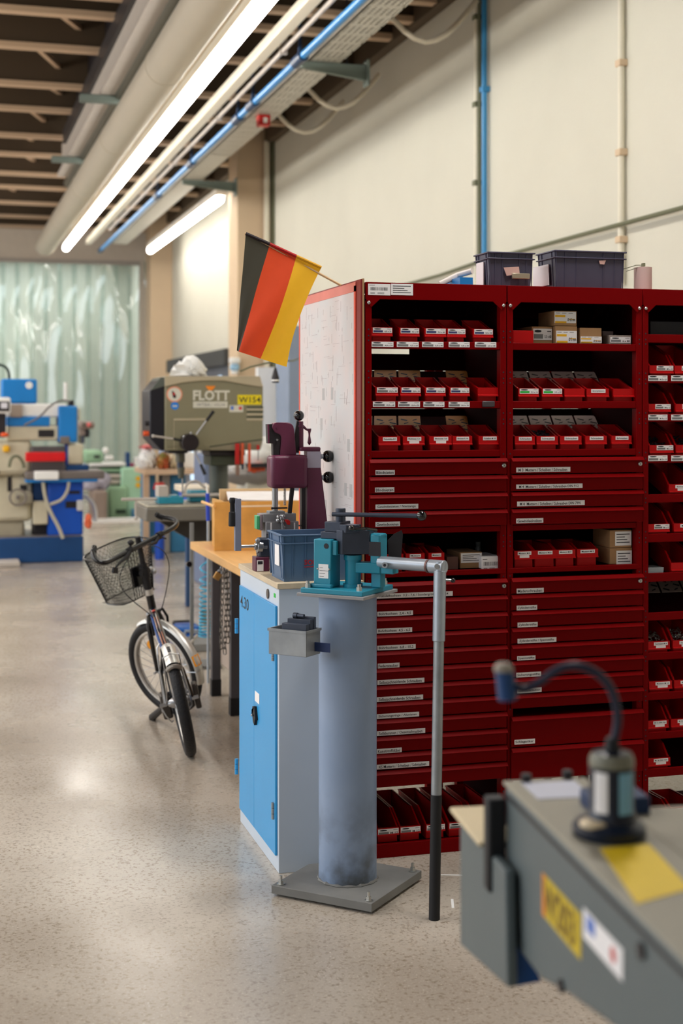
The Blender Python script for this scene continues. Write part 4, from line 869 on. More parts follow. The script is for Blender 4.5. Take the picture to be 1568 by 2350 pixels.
# hanging handle
pt, pbm = P(1010, 1310, 4.425), Vector(onZ(997, 2114, .004)); pbm = P(997, 2112, 4.335); D = (pbm-pt)
hh = thing('bender_handle', 'long galvanised handle pipe with a black lower grip, hanging down to the floor', 'handle', tuple(pbm))
part('upper_sleeve', MB().cyl(pt, pt+D*.205, .0195, n=24), m_alu, hh, bevel=.002)
part('neck', MB().cyl(pt-D*.025, pt+D*.0, .0165, n=20), m_alu, hh)
part('pipe', MB().cyl(pt+D*.205, pt+D*.645, .0165, n=20), m_galv, hh)
part('grip', MB().cyl(pt+D*.645, pbm, .0172, n=20), m_rubber, hh, bevel=.002)
part('clamp_screw', MB().cyl(P(1022, 1331, 4.43), P(1038, 1332, 4.43), .004, n=10).sphere(P(1040, 1332, 4.43), .008, n=12, m=1), [m_steel, m_knob], hh)
# galvanised tray hooked on the column
tr_ = thing('scrap_tray', 'small galvanised sheet tray full of dark steel blocks, hooked to the column', 'tray', tuple(P(664, 1500, 4.5)), RZ)
dz0, dz1 = zz(1500, 4.50), zz(1441, 4.50)
# in column frame: left-near side
fx0, fx1, fy0, fy1 = -.205, -.085, -.085, -.0
def tr_box(m): pass
w_ = .002
A = P(617, 1440, 4.50); B = P(703, 1446, 4.43); ex = (B-A); ex.z = 0; L1 = ex.length; ex.normalize(); ey = Vector((-ex.y, ex.x, 0)); 
MT = Matrix((( ex.x, ey.x, 0, A.x), (ex.y, ey.y, 0, A.y), (0, 0, 1, dz0), (0, 0, 0, 1))); H_ = dz1-dz0; Dp = .085
tb2 = MB(MT); tb2.box(0, L1, 0, Dp, 0, w_); tb2.box(0, L1, 0, w_, 0, H_); tb2.box(0, L1, Dp-w_, Dp, 0, H_); tb2.box(0, w_, 0, Dp, 0, H_); tb2.box(L1-w_, L1, 0, Dp, 0, H_)
part('tray_box', tb2, m_galv, tr_, bevel=.0008)
tb2 = MB(MT); tb2.box(-.003, L1+.003, -.003, 0.0, H_-.008, H_); tb2.box(L1, L1+.003, -.003, Dp+.003, H_-.008, H_); tb2.box(-.003, 0, -.003, Dp, H_-.008, H_); part('folded_rim', tb2, m_galv, tr_)
part('hook', MB(MT).box(L1, L1+.055, .05, .054, H_*.15, H_*.5), mat('hook_blue', (30, 50, 96), .5), tr_)
r = random.Random(3)
for k, (x0, x1, y0, y1, h) in enumerate(((.045, L1-.004, .006, .028, .100), (.05, L1-.004, .031, .048, .112), (.068, L1-.004, .052, .066, .118), (.06, .10, .068, .08, .106))):
    tag(part('steel_block', MB(MT).box(x0, min(x1, L1-.004), y0, y1, .003, h), m_dies, bevel=.001), ['front', 'second', 'third', 'rear'][k]+' dark steel block standing in the galvanised tray', 'block', 'steel blocks in the tray')
tag(part('steel_pin', MB(MT).cyl((.068, .041, .1212), (.106, .041, .1212), .0065, n=14).cyl((.068, .041, .1212), (.082, .041, .1212), .009, n=14), m_dies), 'short dark steel pin lying on top of the blocks in the tray', 'pin')
# ------------------------------------------------------------------ things on the cabinet
m_crateb = mat('crate_slate', (84, 110, 142), .42, var=.05, scale=12)
cb_y0 = 4.650; cx0 = onY(646, 1230, cb_y0).x
kb = crate('plastic_crate', cx0, 1.385, cb_y0, cb_y0+.205, CZ, onY(646, 1228, cb_y0).z-CZ, m_crateb, 'slate blue plastic crate on the wooden cabinet top, red lettering on its front', None, taper=.012)
a_, b_ = onY(699, 1297, cb_y0), onY(727, 1284, cb_y0)
part('lettering', text_mb('SOL', w=b_.x-a_.x, h=b_.z-a_.z, M=M_front(a_.x, cb_y0+.0035, a_.z), bold=.03), mat('red_print', (176, 30, 38), .5), kb, smooth=False)
part('red_line', MB().box(a_.x, b_.x, cb_y0+.004, cb_y0+.006, a_.z-.008, a_.z-.0055), MATS['red_print'], kb)
cxm = cx0+.003; part('paper_note', MB().box(cxm, cxm+.004, cb_y0+.05, cb_y0+.11, CZ+.05, CZ+.12), m_lab, kb)
# toggle press (plane facing the camera)
PY_ = 5.06
pr_ = thing('toggle_press', 'burgundy bench toggle press with black ball knobs behind the slate crate', 'press', (1.27, PY_, CZ))
def zp(X, Y): p = onY(580+X*.1403, 920+Y*.1403, PY_); return (p.x, p.z)
def prs(pts, y0, y1, name, mt, bevel=.003, parent=pr_): return part(name, MB().prism([zp(*q) for q in pts], 'y', y0, y1), mt, parent, bevel=bevel)
colp = [zp(*q) for q in ((862, 770), (1060, 770), (1083, 800), (1092, 1090), (1215, 2125))]
xl_p = zp(862, 770)[0]; xr_p = zp(1270, 2700)[0]
part('press_frame', MB().prism([(xl_p, CZ)]+[(xl_p, colp[0][1])]+colp[1:]+[(colp[-1][0]+.012, CZ)], 'y', PY_-.025, PY_+.025), m_maroon, pr_, bevel=.004)
part('press_foot', MB().box(zp(250, 0)[0], colp[-1][0]+.015, PY_-.05, PY_+.05, CZ, CZ+.04), m_maroon, pr_, bevel=.004)
hb1, hb2 = zp(262, 885), zp(865, 1418); rq = .018
part('press_head', MB().box(hb1[0], hb2[0], PY_-.045, PY_+.045, hb2[1], hb1[1]), m_maroon, pr_, bevel=.016, seg=4)
part('shoulder', MB().box(zp(745, 0)[0], zp(1084, 0)[0], PY_-.03, PY_+.03, zp(0, 825)[1], zp(0, 758)[1]), m_maroon, pr_, bevel=.006)
arcp = [(375+80*math.cos(a), 432-80*math.sin(a)) for a in [math.radians(x) for x in (90, 120, 150, 180, 210, 240)]]
prs([(560, 352), (610, 372), (645, 410), (660, 470), (694, 880), (430, 900), (450, 600), (430, 555), (385, 530), (345, 512)]+arcp[::-1][2:]+[(375, 352)], PY_-.022, PY_+.022, 'press_arm', m_maroon)
prs([(225, 380), (440, 372), (440, 600), (425, 880), (322, 885), (318, 695), (238, 695)], PY_-.016, PY_+.016, 'toggle_link', m_black, .001)
prs([(222, 382), (252, 380), (258, 693), (236, 695)], PY_-.018, PY_-.0155, 'link_edge', m_maroon, .0005)
for X, Y in ((378, 432), (378, 635)): x, z = zp(X, Y); part('pivot_pin', MB().cyl((x, PY_-.024, z), (x, PY_-.017, z), .004, n=14), m_maroon if Y < 500 else m_steel, pr_)
prs([(715, 330), (750, 330), (752, 850), (690, 850), (680, 620)], PY_-.008, PY_+.004, 'hand_lever', m_black, .001)
x, z = zp(755, 241); part('ball_knob', MB().sphere((x, PY_-.002, z), .0195, n=24), m_knob, pr_)
x, z = zp(783, 700); part('post_tube', MB().lathe([(.011, zp(0, 820)[1]-z), (.011, zp(0, 430)[1]-z), (.013, zp(0, 428)[1]-z), (.013, zp(0, 400)[1]-z), (.0105, zp(0, 396)[1]-z), (.0105, zp(0, 337)[1]-z), (0, zp(0, 335)[1]-z)], (x, PY_, z), n=24), m_maroon, pr_)
ck = [Vector((zp(X, Y)[0], PY_, zp(X, Y)[1])) for X, Y in ((820, 415), (850, 440), (885, 470), (925, 480))]
part('crank_arm', MB().tube(ck, [.006, .005, .004, .005], n=10), m_maroon, pr_)
x, z = zp(928, 480); part('crank_grip', MB().lathe([(.007, .006), (.007, 0), (.004, -.012), (.0035, -.02), (.007, -.042), (.0075, -.045), (.003, -.053), (0, -.055)], (x, PY_, z), n=16), m_maroon, pr_)
prs([(862, 825), (1086, 825), (1088, 1090), (862, 1090)], PY_-.0262, PY_-.0252, 'type_plate', mat('silver_plate', (176, 172, 188), .4, metal=.2, var=.05), 0)
for X, Y in ((1236, 906), (1240, 1252)):
    x, z = zp(X, Y); part('ball_knob', MB().sphere((x, PY_, z), .0225, n=24), m_knob, pr_); part('knob_stem', MB().cyl((zp(1075, Y)[0], PY_, z), (x-.015, PY_, z), .009, n=16).cyl((zp(1110, Y)[0], PY_, z), (zp(1118, Y)[0], PY_, z), .011, n=16), m_alu, pr_)
x, z = zp(366, 1600); part('ram', MB().cyl((x, PY_, zp(0, 1800)[1]), (x, PY_, zp(0, 1400)[1]), .011, n=24), m_steel, pr_)
x = zp(525, 0)[0]; sp = [(x+.0045*math.cos(t), PY_+.0045*math.sin(t), lerp(zp(0, 1720)[1], zp(0, 1410)[1], t/(2*PI*16))) for t in [k*2*PI/10 for k in range(160)]]
part('spring', MB().tube(sp, .0011, n=5), m_steel, pr_)
prs([(590, 1410), (655, 1410), (610, 1830), (548, 1830)], PY_-.03, PY_-.018, 'swing_arm', m_black, .001)
a0, a1 = zp(305, 1752), zp(550, 1745); part('cross_pin', MB().cyl((a0[0], PY_-.015, a0[1]), (a1[0], PY_-.015, a1[1]), .003, n=10).sphere((a0[0], PY_-.015, a0[1]), .005, n=10), m_black, pr_)
part('guide_bar', MB().box(zp(780, 0)[0], zp(864, 0)[0], PY_-.02, PY_+.01, CZ+.04, hb2[1]), m_black, pr_)
part('guide_strip', MB().box(zp(845, 0)[0], zp(870, 0)[0], PY_-.021, PY_-.0195, CZ+.04, hb2[1]), mat('strip_grey', (130, 124, 120), .5), pr_)
# clamping fixture
fx = thing('clamping_fixture', 'grey block clamping fixture with a red tipped toggle and green side plate', 'fixture', (zp(430, 0)[0], PY_-.03, CZ+.04))
def fb(X0_, X1_, Y0_, Y1_, y0, y1, name, mt, bevel=.0015, z0=None):
    a, b = zp(X0_, Y0_), zp(X1_, Y1_); return part(name, MB().box(a[0], b[0], y0, y1, b[1] if z0 is None else z0, a[1]), mt, fx, bevel=bevel)
mg = mat('fixture_grey', (138, 138, 142), .5, metal=.2, var=.05)
fb(245, 500, 1797, 1838, PY_-.03, PY_+.02, 'clamp_cap', m_galv)
fb(135, 672, 1840, 1965, PY_-.035, PY_+.03, 'upper_block', mg); fb(172, 700, 1965, 2150, PY_-.05, PY_+.03, 'lower_block', mg)
fb(172, 700, 2150, 2300, PY_-.045, PY_+.03, 'riser', mg, z0=CZ+.04)
fb(92, 134, 1845, 2110, PY_-.03, PY_+.02, 'end_plate', mat('pinkish_grey', (150, 132, 138), .5)); fb(42, 92, 1872, 2090, PY_-.028, PY_+.015, 'green_plate', mat('mint_green', (78, 178, 122), .5))
fb(240, 262, 1975, 2140, PY_-.0515, PY_-.05, 'groove', m_lab, 0); fb(620, 640, 1975, 2140, PY_-.0515, PY_-.05, 'groove', m_lab, 0)
k_ = MB()
for X, Y, r_ in ((365, 1880, .009), (410, 1900, .010), (440, 1870, .008), (420, 1950, .009), (450, 2040, .006), (350, 1940, .008)): x, z = zp(X, Y); k_.sphere((x, PY_-.056-r_*.4, z), r_, n=12)
x, z = zp(420, 1850); k_.tube([(x, PY_-.05, z), (x+.004, PY_-.062, z-.012), (x+.001, PY_-.062, z-.03), (x+.003, PY_-.06, z-.05)], .005, n=8)
part('toggle_knuckle', k_, m_steel, fx)
prs([(450, 1920), (510, 1915), (545, 1945), (542, 2005), (500, 2005)], PY_-.07, PY_-.058, 'red_tip', m_redplastic, .002, fx)
x, z = zp(412, 2165); part('ball_knob', MB().sphere((x, PY_-.075, z), .0165, n=18), m_knob, fx)
a0, a1 = zp(700, 2035), zp(850, 2035); part('side_rod', MB().cyl((a0[0], PY_-.01, a0[1]), (a1[0], PY_-.01, a1[1]), .003, n=10), m_alu, fx)
# hand crank device
HY_ = 4.98
def bz(px0, px1, py0, py1, Y, th, name, mt, parent, bevel=.002, z0=None):
    a, b = onY(px0, py0, Y), onY(px1, py1, Y); return part(name, MB().box(a.x, b.x, Y, Y+th, b.z if z0 is None else z0, a.z), mt, parent, bevel=bevel)
c = onY(600, 1300, HY_); hc = thing('hand_crank_unit', 'small maroon based unit with a long grey crank and black handle', 'crank', (c.x, HY_, CZ))
bz(587, 618, 1279, 1320, HY_, .06, 'maroon_base', m_maroon, hc, z0=CZ+.0005)
o = bz(590, 605, 1286, 1310, HY_-.001, .001, 'base_label', m_lab, hc, 0)
bz(592, 603, 1288, 1295, HY_-.0016, .0006, 'label_print', m_ink, hc, 0)
cy = onY(600, 1255, HY_+.02); q0 = onY(554, 1254, HY_+.02); q1 = onY(588, 1253, HY_+.02)
part('shaft', MB().cyl(q0, q1, .0055, n=16), m_steel, hc)
part('crank_bar', MB().box(onY(541, 1200, HY_).x, onY(555, 1200, HY_).x, HY_+.008, HY_+.03, onY(548, 1265, HY_).z, onY(548, 1145, HY_).z), mat('crank_grey', (130, 136, 156), .4, metal=.2), hc, bevel=.0015)
g = onY(533, 1170, HY_+.018); zc_ = lambda y: onY(533, y, HY_+.018).z
part('crank_handle', MB().lathe([(.011, zc_(1208)-g.z), (.0135, zc_(1206)-g.z), (.0125, zc_(1176)-g.z), (.0085, zc_(1174)-g.z), (.008, zc_(1155)-g.z), (.010, zc_(1153)-g.z), (.0105, zc_(1145)-g.z), (.008, zc_(1142)-g.z), (0, zc_(1142)-g.z)], g, n=20).cyl(g+Vector((0, 0, zc_(1147)-g.z)), onY(545, 1148, HY_+.018), .007, n=12), m_rubber, hc)
part('chuck', MB().cyl(onY(584, 1254, HY_+.02), onY(590, 1254, HY_+.02), .012, n=20).cyl(onY(590, 1254, HY_+.02), onY(602, 1255, HY_+.02), .024, n=24).cyl(onY(602, 1255, HY_+.02), onY(612, 1255, HY_+.02), .019, n=24), m_steel, hc, bevel=.002)
part('housing', MB().box(onY(596, 1240, HY_).x, onY(625, 1240, HY_).x, HY_+.002, HY_+.06, onY(600, 1280, HY_).z, onY(600, 1236, HY_).z), m_dies, hc, bevel=.006)
part('chuck_key', MB().sphere(onY(590, 1240, HY_), .007, n=10).cyl(onY(588, 1246, HY_), onY(596, 1243, HY_), .005, n=10), m_steel, hc)
# ------------------------------------------------------------------ work bench
m_beech = mat('beech_top', (226, 176, 112), .45, var=.10, scale=4, stretch=(14, 1, 6), coat=.1)
m_ply = mat('ply_box', (214, 160, 84), .5, var=.25, scale=7)
WX = 1.35; far = onX(437, 1243, WX); zt2 = far.z
wb = thing('workbench', 'long beech topped workbench on dark steel legs behind the blue cabinet', 'bench', (1.9, 6.8, 0))
part('bench_top', MB().box(WX, 2.25, 5.62, far.y, zt2-.04, zt2), m_beech, wb, bevel=.002)
m_leg = mat('leg_darkgrey', (74, 72, 78), .5, var=.04)
for (px, py) in ((497, 1598), (541, 1643)):
    c = onZ(px, py, 0); part('leg', MB().box(c.x-.024, c.x+.024, c.y-.0, c.y+.05, 0, zt2-.041), m_leg, wb, bevel=.003)
    part('foot', MB().box(c.x-.026, c.x+.026, c.y-.002, c.y+.052, 0.001, .09), m_rubber, wb)
for x, y in ((2.15, 5.7), (2.15, 7.5), (1.46, 5.75)): part('leg', MB().box(x-.024, x+.024, y, y+.05, 0, zt2-.041), m_leg, wb)
part('side_panel', MB().box(1.475, 1.49, 7.08, 7.56, .18, zt2-.041), mat('panel_tan', (178, 162, 150), .6), wb)
c = onY(514, 1310, 6.98); ch = thing('lock_chain', 'steel chain with a brass padlock hanging between the bench legs', 'chain', (c.x, 6.98, .3))
zc0, zc1 = onY(514, 1303, 6.98).z, onY(514, 1500, 6.98).z
lk = MB(); s0 = .0135
def link(mb, c, L, wd, rr_, ang, ax=0):
    R = Matrix.Rotation(ang, 4, 'Z') @ Matrix.Rotation(ax, 4, 'Y'); pts = []
    for k in range(12):
        a = 2*PI*k/12; pts.append(c+R @ Vector((math.cos(a)*wd, 0, math.sin(a)*wd+(L/2-wd)*(1 if math.sin(a) > 0 else -1))))
    mb.tube(pts, rr_, n=6, closed=True)
r = random.Random(5)
for strand, (dx, zlow) in enumerate(((-.010, zc1+.02), (.009, zc1), (.022, zc1+.06))):
    z = zc0-.01; k = 0
    while z > zlow:
        m_ = MB(); link(m_, Vector((c.x+dx+.004*math.sin(z*11+strand), 6.98+.003*strand, z)), .036, .0085, .0028, (PI/2 if k % 2 else 0)+.5+strand*.4, r.uniform(-.1, .1)); part('chain_link', m_, mat('chain_steel', (120, 118, 116), .25, metal=.9, var=.1), ch); z -= .027; k += 1
pk_ = onY(499, 1322, 6.96); R = Matrix.Rotation(math.radians(32), 4, 'Y'); 
part('padlock', MB().cb(pk_, (.034, .014, .036), R=R), mat('brass', (190, 146, 84), .35, metal=.5), ch, bevel=.003)
part('shackle', MB().tube([pk_+R @ Vector((.011*math.cos(a), 0, .018+.022*math.sin(a))) for a in [PI*k/10 for k in range(11)]], .003, n=8), m_steel, ch)
part('hook', MB().tube([onY(508, 1300, 6.98), onY(505, 1310, 6.98), onY(512, 1316, 6.98), onY(520, 1308, 6.98)], .004, n=8), m_steel, ch)
# plywood box with papers
yb0 = .0
cpt = onZ(492, 1265, zt2); by = cpt.y
bx_ = thing('plywood_box', 'open plywood box with a tan front standing on the beech bench', 'box', (cpt.x+.25, by+.1, zt2))
xr_ = onY(700, 1200, by).x; zt3 = onY(492, 1152, by).z
part('front_board', MB().box(cpt.x, xr_, by, by+.015, zt2+.0005, zt3), m_ply, bx_, bevel=.001)
part('side_board', MB().box(cpt.x+.045, cpt.x+.057, by+.015, by+.30, zt2+.0005, zt3), m_ply, bx_); part('side_board', MB().box(xr_-.012, xr_, by+.015, by+.30, zt2+.0005, zt3), m_ply, bx_)
part('tape_strip', MB().box(onY(552, 1162, by).x, onY(642, 1162, by).x, by-.001, by, onY(552, 1164, by).z, onY(552, 1160, by).z), mat('tape_pale', (232, 214, 188), .5), bx_)
ax_, az_ = onY(503, 1128, by+.3), None
rb2 = onY(503, 1122, by+.32); part('rear_board', MB().box(rb2.x, xr_, by+.301, by+.315, zt2+.0005, rb2.z), mat('ply_pale', (232, 196, 146), .5, var=.1), bx_)
pp = MB(); A_ = onY(520, 1128, by+.29); B_ = onY(705, 1126, by+.29); C_ = onY(700, 1148, by+.03); D_ = onY(524, 1147, by+.03)
pp.add([A_, B_, C_, D_, A_-Vector((0, 0, .004)), B_-Vector((0, 0, .004)), C_-Vector((0, 0, .004)), D_-Vector((0, 0, .004))], [(0, 1, 2, 3), (7, 6, 5, 4), (0, 4, 5, 1), (1, 5, 6, 2), (2, 6, 7, 3), (3, 7, 4, 0)])
tag(part('paper_sheets', pp, mat('paper_white', (240, 236, 236), .7)), 'white paper sheets lying across the top of the plywood box', 'paper')
sl = MB(); a, b = onY(464, 1152, by+.1), onY(492, 1162, by-.02); sl.tube([a, b], .008, n=6); tag(part('wood_slat', sl, m_beech), 'short pale wooden slat poking out left of the plywood box', 'slat')
# broom-like pole with blue sleeve
c = onY(478, 1240, 7.95); bp2 = thing('cleaning_pole', 'upright pole with a blue sleeve and white tip behind the bench corner', 'pole', (c.x, 7.95, 0))
z_ = lambda y: onY(478, y, 7.95).z
part('shaft', MB().cyl((c.x, 7.95, 0), (c.x, 7.95, z_(1195)), .008, n=12), m_alu, bp2); part('blue_sleeve', MB().cyl((c.x, 7.95, z_(1195)), (c.x-.004, 7.95, z_(1132)), .0115, n=14), mat('cobalt', (34, 66, 186), .4), bp2); part('white_tip', MB().cyl((c.x-.004, 7.95, z_(1132)), (c.x-.012, 7.95, z_(1108)), .006, .003, n=10), m_white, bp2)
# machine stand post, coil hose, blue floor unit
c = onY(441, 1430, 8.4); sp_ = thing('machine_stand', 'thin grey post with a black knob beside the coiled blue hose', 'stand', (c.x, 8.4, 0))
zq = lambda y: onY(441, y, 8.4).z
part('post', MB().box(c.x-.011, c.x+.011, 8.40, 8.42, 0.02, zq(1200)), m_plate, sp_, bevel=.002)
part('foot_plate', MB().box(c.x-.02, c.x+.17, 8.36, 8.6, 0, .02), m_plate, sp_)
kc = onY(433, 1294, 8.38); part('knob', MB().cyl(kc, kc+Vector((0, -.03, 0)), .018, n=18), m_knob, sp_, bevel=.003)
tc0, tc1 = onY(471, 1270, 8.25), onY(471, 1462, 8.25); hs = MB(); pts = []
nt_ = 15; N_ = nt_*14
for k in range(N_+1):
    f = k/N_; g_ = f**.5; a = 2*PI*nt_*f; rr2 = .029+.008*f; pts.append((tc0.x+rr2*math.cos(a), 8.25+rr2*math.sin(a), lerp(tc0.z, tc1.z, g_)))
tag(part('coil_hose', hs.tube(pts, .0045, n=6), mat('hose_cyan', (54, 168, 206), .3)), 'light blue spiral air hose hanging behind the bench leg', 'hose')
fu = thing('foot_pedal_unit', 'low blue and black foot pedal unit on the floor behind the bicycle', 'pedal', tuple(onZ(440, 1472, 0)))
m_pb = mat('pedal_blue', (24, 92, 172), .35, var=.1, scale=20)
yf = onZ(440, 1478, 0).y
bz(400, 478, 1461, 1473, yf, .26, 'pedal_base', m_pb, fu, z0=.0)
bz(404, 462, 1441, 1462, yf+.04, .2, 'pedal_body', m_pb, fu, .015); bz(398, 446, 1426, 1444, yf+.2, .06, 'black_cover', m_rubber, fu, .01)
bz(402, 444, 1430, 1442, yf+.19, .008, 'pale_panel', mat('lilac', (130, 140, 190), .4), fu, .003)
for (a, b, y0, y1) in ((414, 428, 1452, 1461), (440, 456, 1445, 1455), (424, 436, 1446, 1452)): bz(a, b, y0, y1, yf+.03, .01, 'bright_fitting', m_alu, fu, .004)
tag(part('floor_ledge', MB().box(onZ(425, 1497, 0).x, onZ(496, 1497, 0).x, onZ(440, 1497, 0).y, onZ(440, 1497, 0).y+.5, .001, .05), m_plate, bevel=.004), 'low grey metal ledge on the floor behind the bench legs', 'ledge')
tag(part('tie_rod', MB().cyl(P(429, 1486, 8.3), P(452, 1458, 8.6), .008, n=8), m_rail), 'short grey slanting rod before the blue foot pedal unit', 'rod')
# ------------------------------------------------------------------ bicycle (seen from behind, front wheel steered left, leaning on its stand)
BR = Cw(-.677, 6.385, 0); WR = .248
MBK = Matrix.Translation(BR) @ Matrix.Rotation(math.radians(-4.4), 4, 'Z') @ Matrix.Rotation(math.radians(-12), 4, 'Y')
bk = thing('bicycle', 'small black bicycle with a wire basket and no saddle, parked on its side stand', 'bicycle', tuple(BR))
m_tyre = mat('tyre_rubber', (15, 16, 22), .6, var=.1, scale=30, bump=.4, bscale=120); m_rim = mat('alloy_rim', (206, 204, 200), .3, metal=.7, var=.05); m_frame = mat('frame_black', (8, 9, 14), .25, var=.02, coat=.2)
m_fend = mat('silver_mudguard', (216, 216, 212), .4, metal=.75, var=.05); m_amber = mat('amber_reflector', (250, 160, 20), .25, var=.05)
WB_ = .847; hub_f = Vector((0, WB_, WR)); axd = Vector((0, -.17, .985)).normalized()
MF = MBK @ Matrix.Translation(hub_f) @ Matrix.Rotation(math.radians(38), 4, axd) @ Matrix.Rotation(math.radians(9.8), 4, 'X')   # steered frame, z along the steering axis
def wheel(M, nm, refl):
    t = MB(M); pts = [(0, (WR-.024)*math.cos(a), (WR-.024)*math.sin(a)) for a in [2*PI*k/56 for k in range(56)]]
    w = part('wheel', t.tube(pts, .026, n=14, closed=True), m_tyre, bk)
    r_ = MB(M); prof = []
    for s in (-1, 1): r_.tube([(s*.010, (WR-.050)*math.cos(a), (WR-.050)*math.sin(a)) for a in [2*PI*k/48 for k in range(48)]], .0085, n=8, closed=True)
    part('rim', r_, m_rim, w)
    sp = MB(M)
    for k in range(28):
        a = 2*PI*k/28; a2 = a+(.5 if k % 2 else -.5); s = 1 if (k//2) % 2 else -1
        sp.cyl((s*.022, .022*math.cos(a2), .022*math.sin(a2)), (0, (WR-.055)*math.cos(a), (WR-.055)*math.sin(a)), .0011, n=5, cap=False)
    part('spokes', sp, m_steel, w)['kind'] = 'stuff'
    part('hub', MB(M).lathe([(.012, -.05), (.024, -.028), (.024, -.022), (.014, -.018), (.014, .018), (.024, .022), (.024, .028), (.012, .05)], (0, 0, 0), (1, 0, 0), 16).cyl((-.075, 0, 0), (.075, 0, 0), .006, n=10), m_steel, w)
    for a in refl: part('reflector', MB(M).lathe([(.0, -.006), (.021, -.006), (.024, 0), (.021, .006), (0, .006)], (0, .135*math.cos(a), .135*math.sin(a)), (1, 0, 0), 18), m_amber, w)
    return w
MR = MBK @ Matrix.Translation((0, 0, WR))
wheel(MR, 'rear', (.2, PI+.2)); MFW = MF
wheel(MFW, 'front', (math.radians(58), math.radians(238)))
def fender(M, a0, a1, w=.03, name='mudguard'):
    n = 26; vs = []; m = 7
    for th in (0, .0012):
        for i in range(n+1):
            a = math.radians(a0+(a1-a0)*i/n)
            for j in range(m+1):
                u = -1+2*j/m; R_ = WR+.016-.014*u*u+th; vs.append((u*w, R_*math.cos(a), R_*math.sin(a)))
    K = (n+1)*(m+1); fs = []
    for o in (0, K):
        for i in range(n):
            for j in range(m): q = o+i*(m+1)+j; fs.append((q, q+1, q+m+2, q+m+1))
    for j in range(m): fs.append((j, j+1, K+j+1, K+j)); q = n*(m+1); fs.append((q+j, q+j+1, K+q+j+1, K+q+j))
    for i in range(n):
        for j in (0, m): q = i*(m+1)+j; fs.append((q, q+m+1, K+q+m+1, K+q))
    return part(name, MB(M).add(vs, fs), m_fend, bk, ang=50)
fr = fender(MR, 20, 128)
ff = fender(MFW, 62, 192, .027)
# mudguard mouth plate, print and reflectors
e = math.radians(128)
part('mudguard_flap', MB(MR).tube([(u*.030, (WR+.012-.02*u*u)*math.cos(e+.07), (WR+.012-.02*u*u)*math.sin(e+.07)) for u in [-1+2*k/10 for k in range(11)]], .010, n=8), mat('flap_grey', (140, 134, 126), .4, metal=.3), bk)
def on_f(M, u, adeg, lift=.002): a = math.radians(adeg); R_ = WR+.016-.014*u*u/.03/.03*0+lift; return (u, R_*math.cos(a), R_*math.sin(a))
sq = MB(MR)
for r_ in range(4):
    a = 101+r_*3.0; sq.add([on_f(MR, -.008, a), on_f(MR, .008, a), on_f(MR, .008, a+1.9), on_f(MR, -.008, a+1.9)], [(0, 1, 2, 3)])
part('sticker_print', sq, m_ink, fr, smooth=False)['kind'] = 'stuff'
ys = MB(MFW); ys.add([(-.024, (WR+.0105)*math.cos(math.radians(a)), (WR+.0105)*math.sin(math.radians(a))) for a in (158, 170)]+[(.0, (WR+.0185)*math.cos(math.radians(a)), (WR+.0185)*math.sin(math.radians(a))) for a in (170, 158)], [(0, 1, 2, 3)])
ys.add([(.0, (WR+.0185)*math.cos(math.radians(a)), (WR+.0185)*math.sin(math.radians(a))) for a in (158, 170)]+[(.024, (WR+.0105)*math.cos(math.radians(a)), (WR+.0105)*math.sin(math.radians(a))) for a in (170, 158)], [(0, 1, 2, 3)])
part('yellow_sticker', ys, m_amber, ff, smooth=False)
# stays
sy = MB(MR); a = math.radians(118); R_ = WR+.02
sy.tube([(-.055, 0, 0), (-.04, R_*math.cos(a)*.72-.01, R_*math.sin(a)*.62), (-.036, (R_)*math.cos(a), (R_)*math.sin(a)-.005), (0, (R_+.004)*math.cos(a), (R_+.006)*math.sin(a)), (.036, R_*math.cos(a), R_*math.sin(a)-.005), (.04, R_*math.cos(a)*.72-.01, R_*math.sin(a)*.62), (.055, 0, 0)], .0028, n=8)
part('mudguard_stay', sy, m_steel, bk)
sy = MB(MR); sy.tube([(-.06, -.005, 0), (-.055, .01, .18), (-.045, .04, .25), (-.03, .06, .262)], .0035, n=8); part('rack_stay', sy, m_steel, bk)
sy = MB(MFW); a = math.radians(175); sy.tube([(-.055, 0, 0), (-.035, (WR+.02)*math.cos(a), (WR+.02)*math.sin(a)), (.035, (WR+.02)*math.cos(a), (WR+.02)*math.sin(a)), (.055, 0, 0)], .0022, n=6); part('mudguard_stay', sy, m_steel, bk)
# fork
fk = MB(MF)
for s in (-1, 1): fk.tube([(s*.052, 0, 0), (s*.050, 0, .12), (s*.045, 0, .24), (s*.030, 0, .285), (0, 0, .295)], [.009, .012, .014, .015, .015], n=10)
part('fork', fk, m_frame, bk)
part('brake_arm', MB(MF).tube([(-.05, -.03, .20), (-.055, -.035, .27), (-.02, -.04, .315), (.03, -.04, .31), (.055, -.035, .26), (.05, -.03, .20)], .007, n=8), m_rubber, bk)
part('brake_bolt', MB(MF).sphere((0, .04, .285), .012, n=10).cyl((-.03, .03, .27), (.03, .03, .27), .006, n=8), m_steel, bk)
part('head_tube', MB(MF).cyl((0, 0, .295), (0, 0, .395), .020, n=18), m_frame, bk); part('head_collar', MB(MF).cyl((0, 0, .395), (0, 0, .425), .0215, n=18), m_rim, bk)
part('stem', MB(MF).cyl((0, 0, .425), (0, 0, .56), .0185, n=16).cyl((0, 0, .56), (0, 0, .70), .014, n=16), m_rubber, bk)
part('stem_clamp', MB(MF).cyl((-.028, 0, .515), (.028, 0, .515), .014, n=12).cyl((0, 0, .49), (0, 0, .54), .024, n=14), m_rubber, bk)
part('quick_release', MB(MF).cyl((.028, 0, .515), (.048, 0, .515), .013, n=12).sphere((.05, -.01, .50), .014, n=12), m_steel, bk)
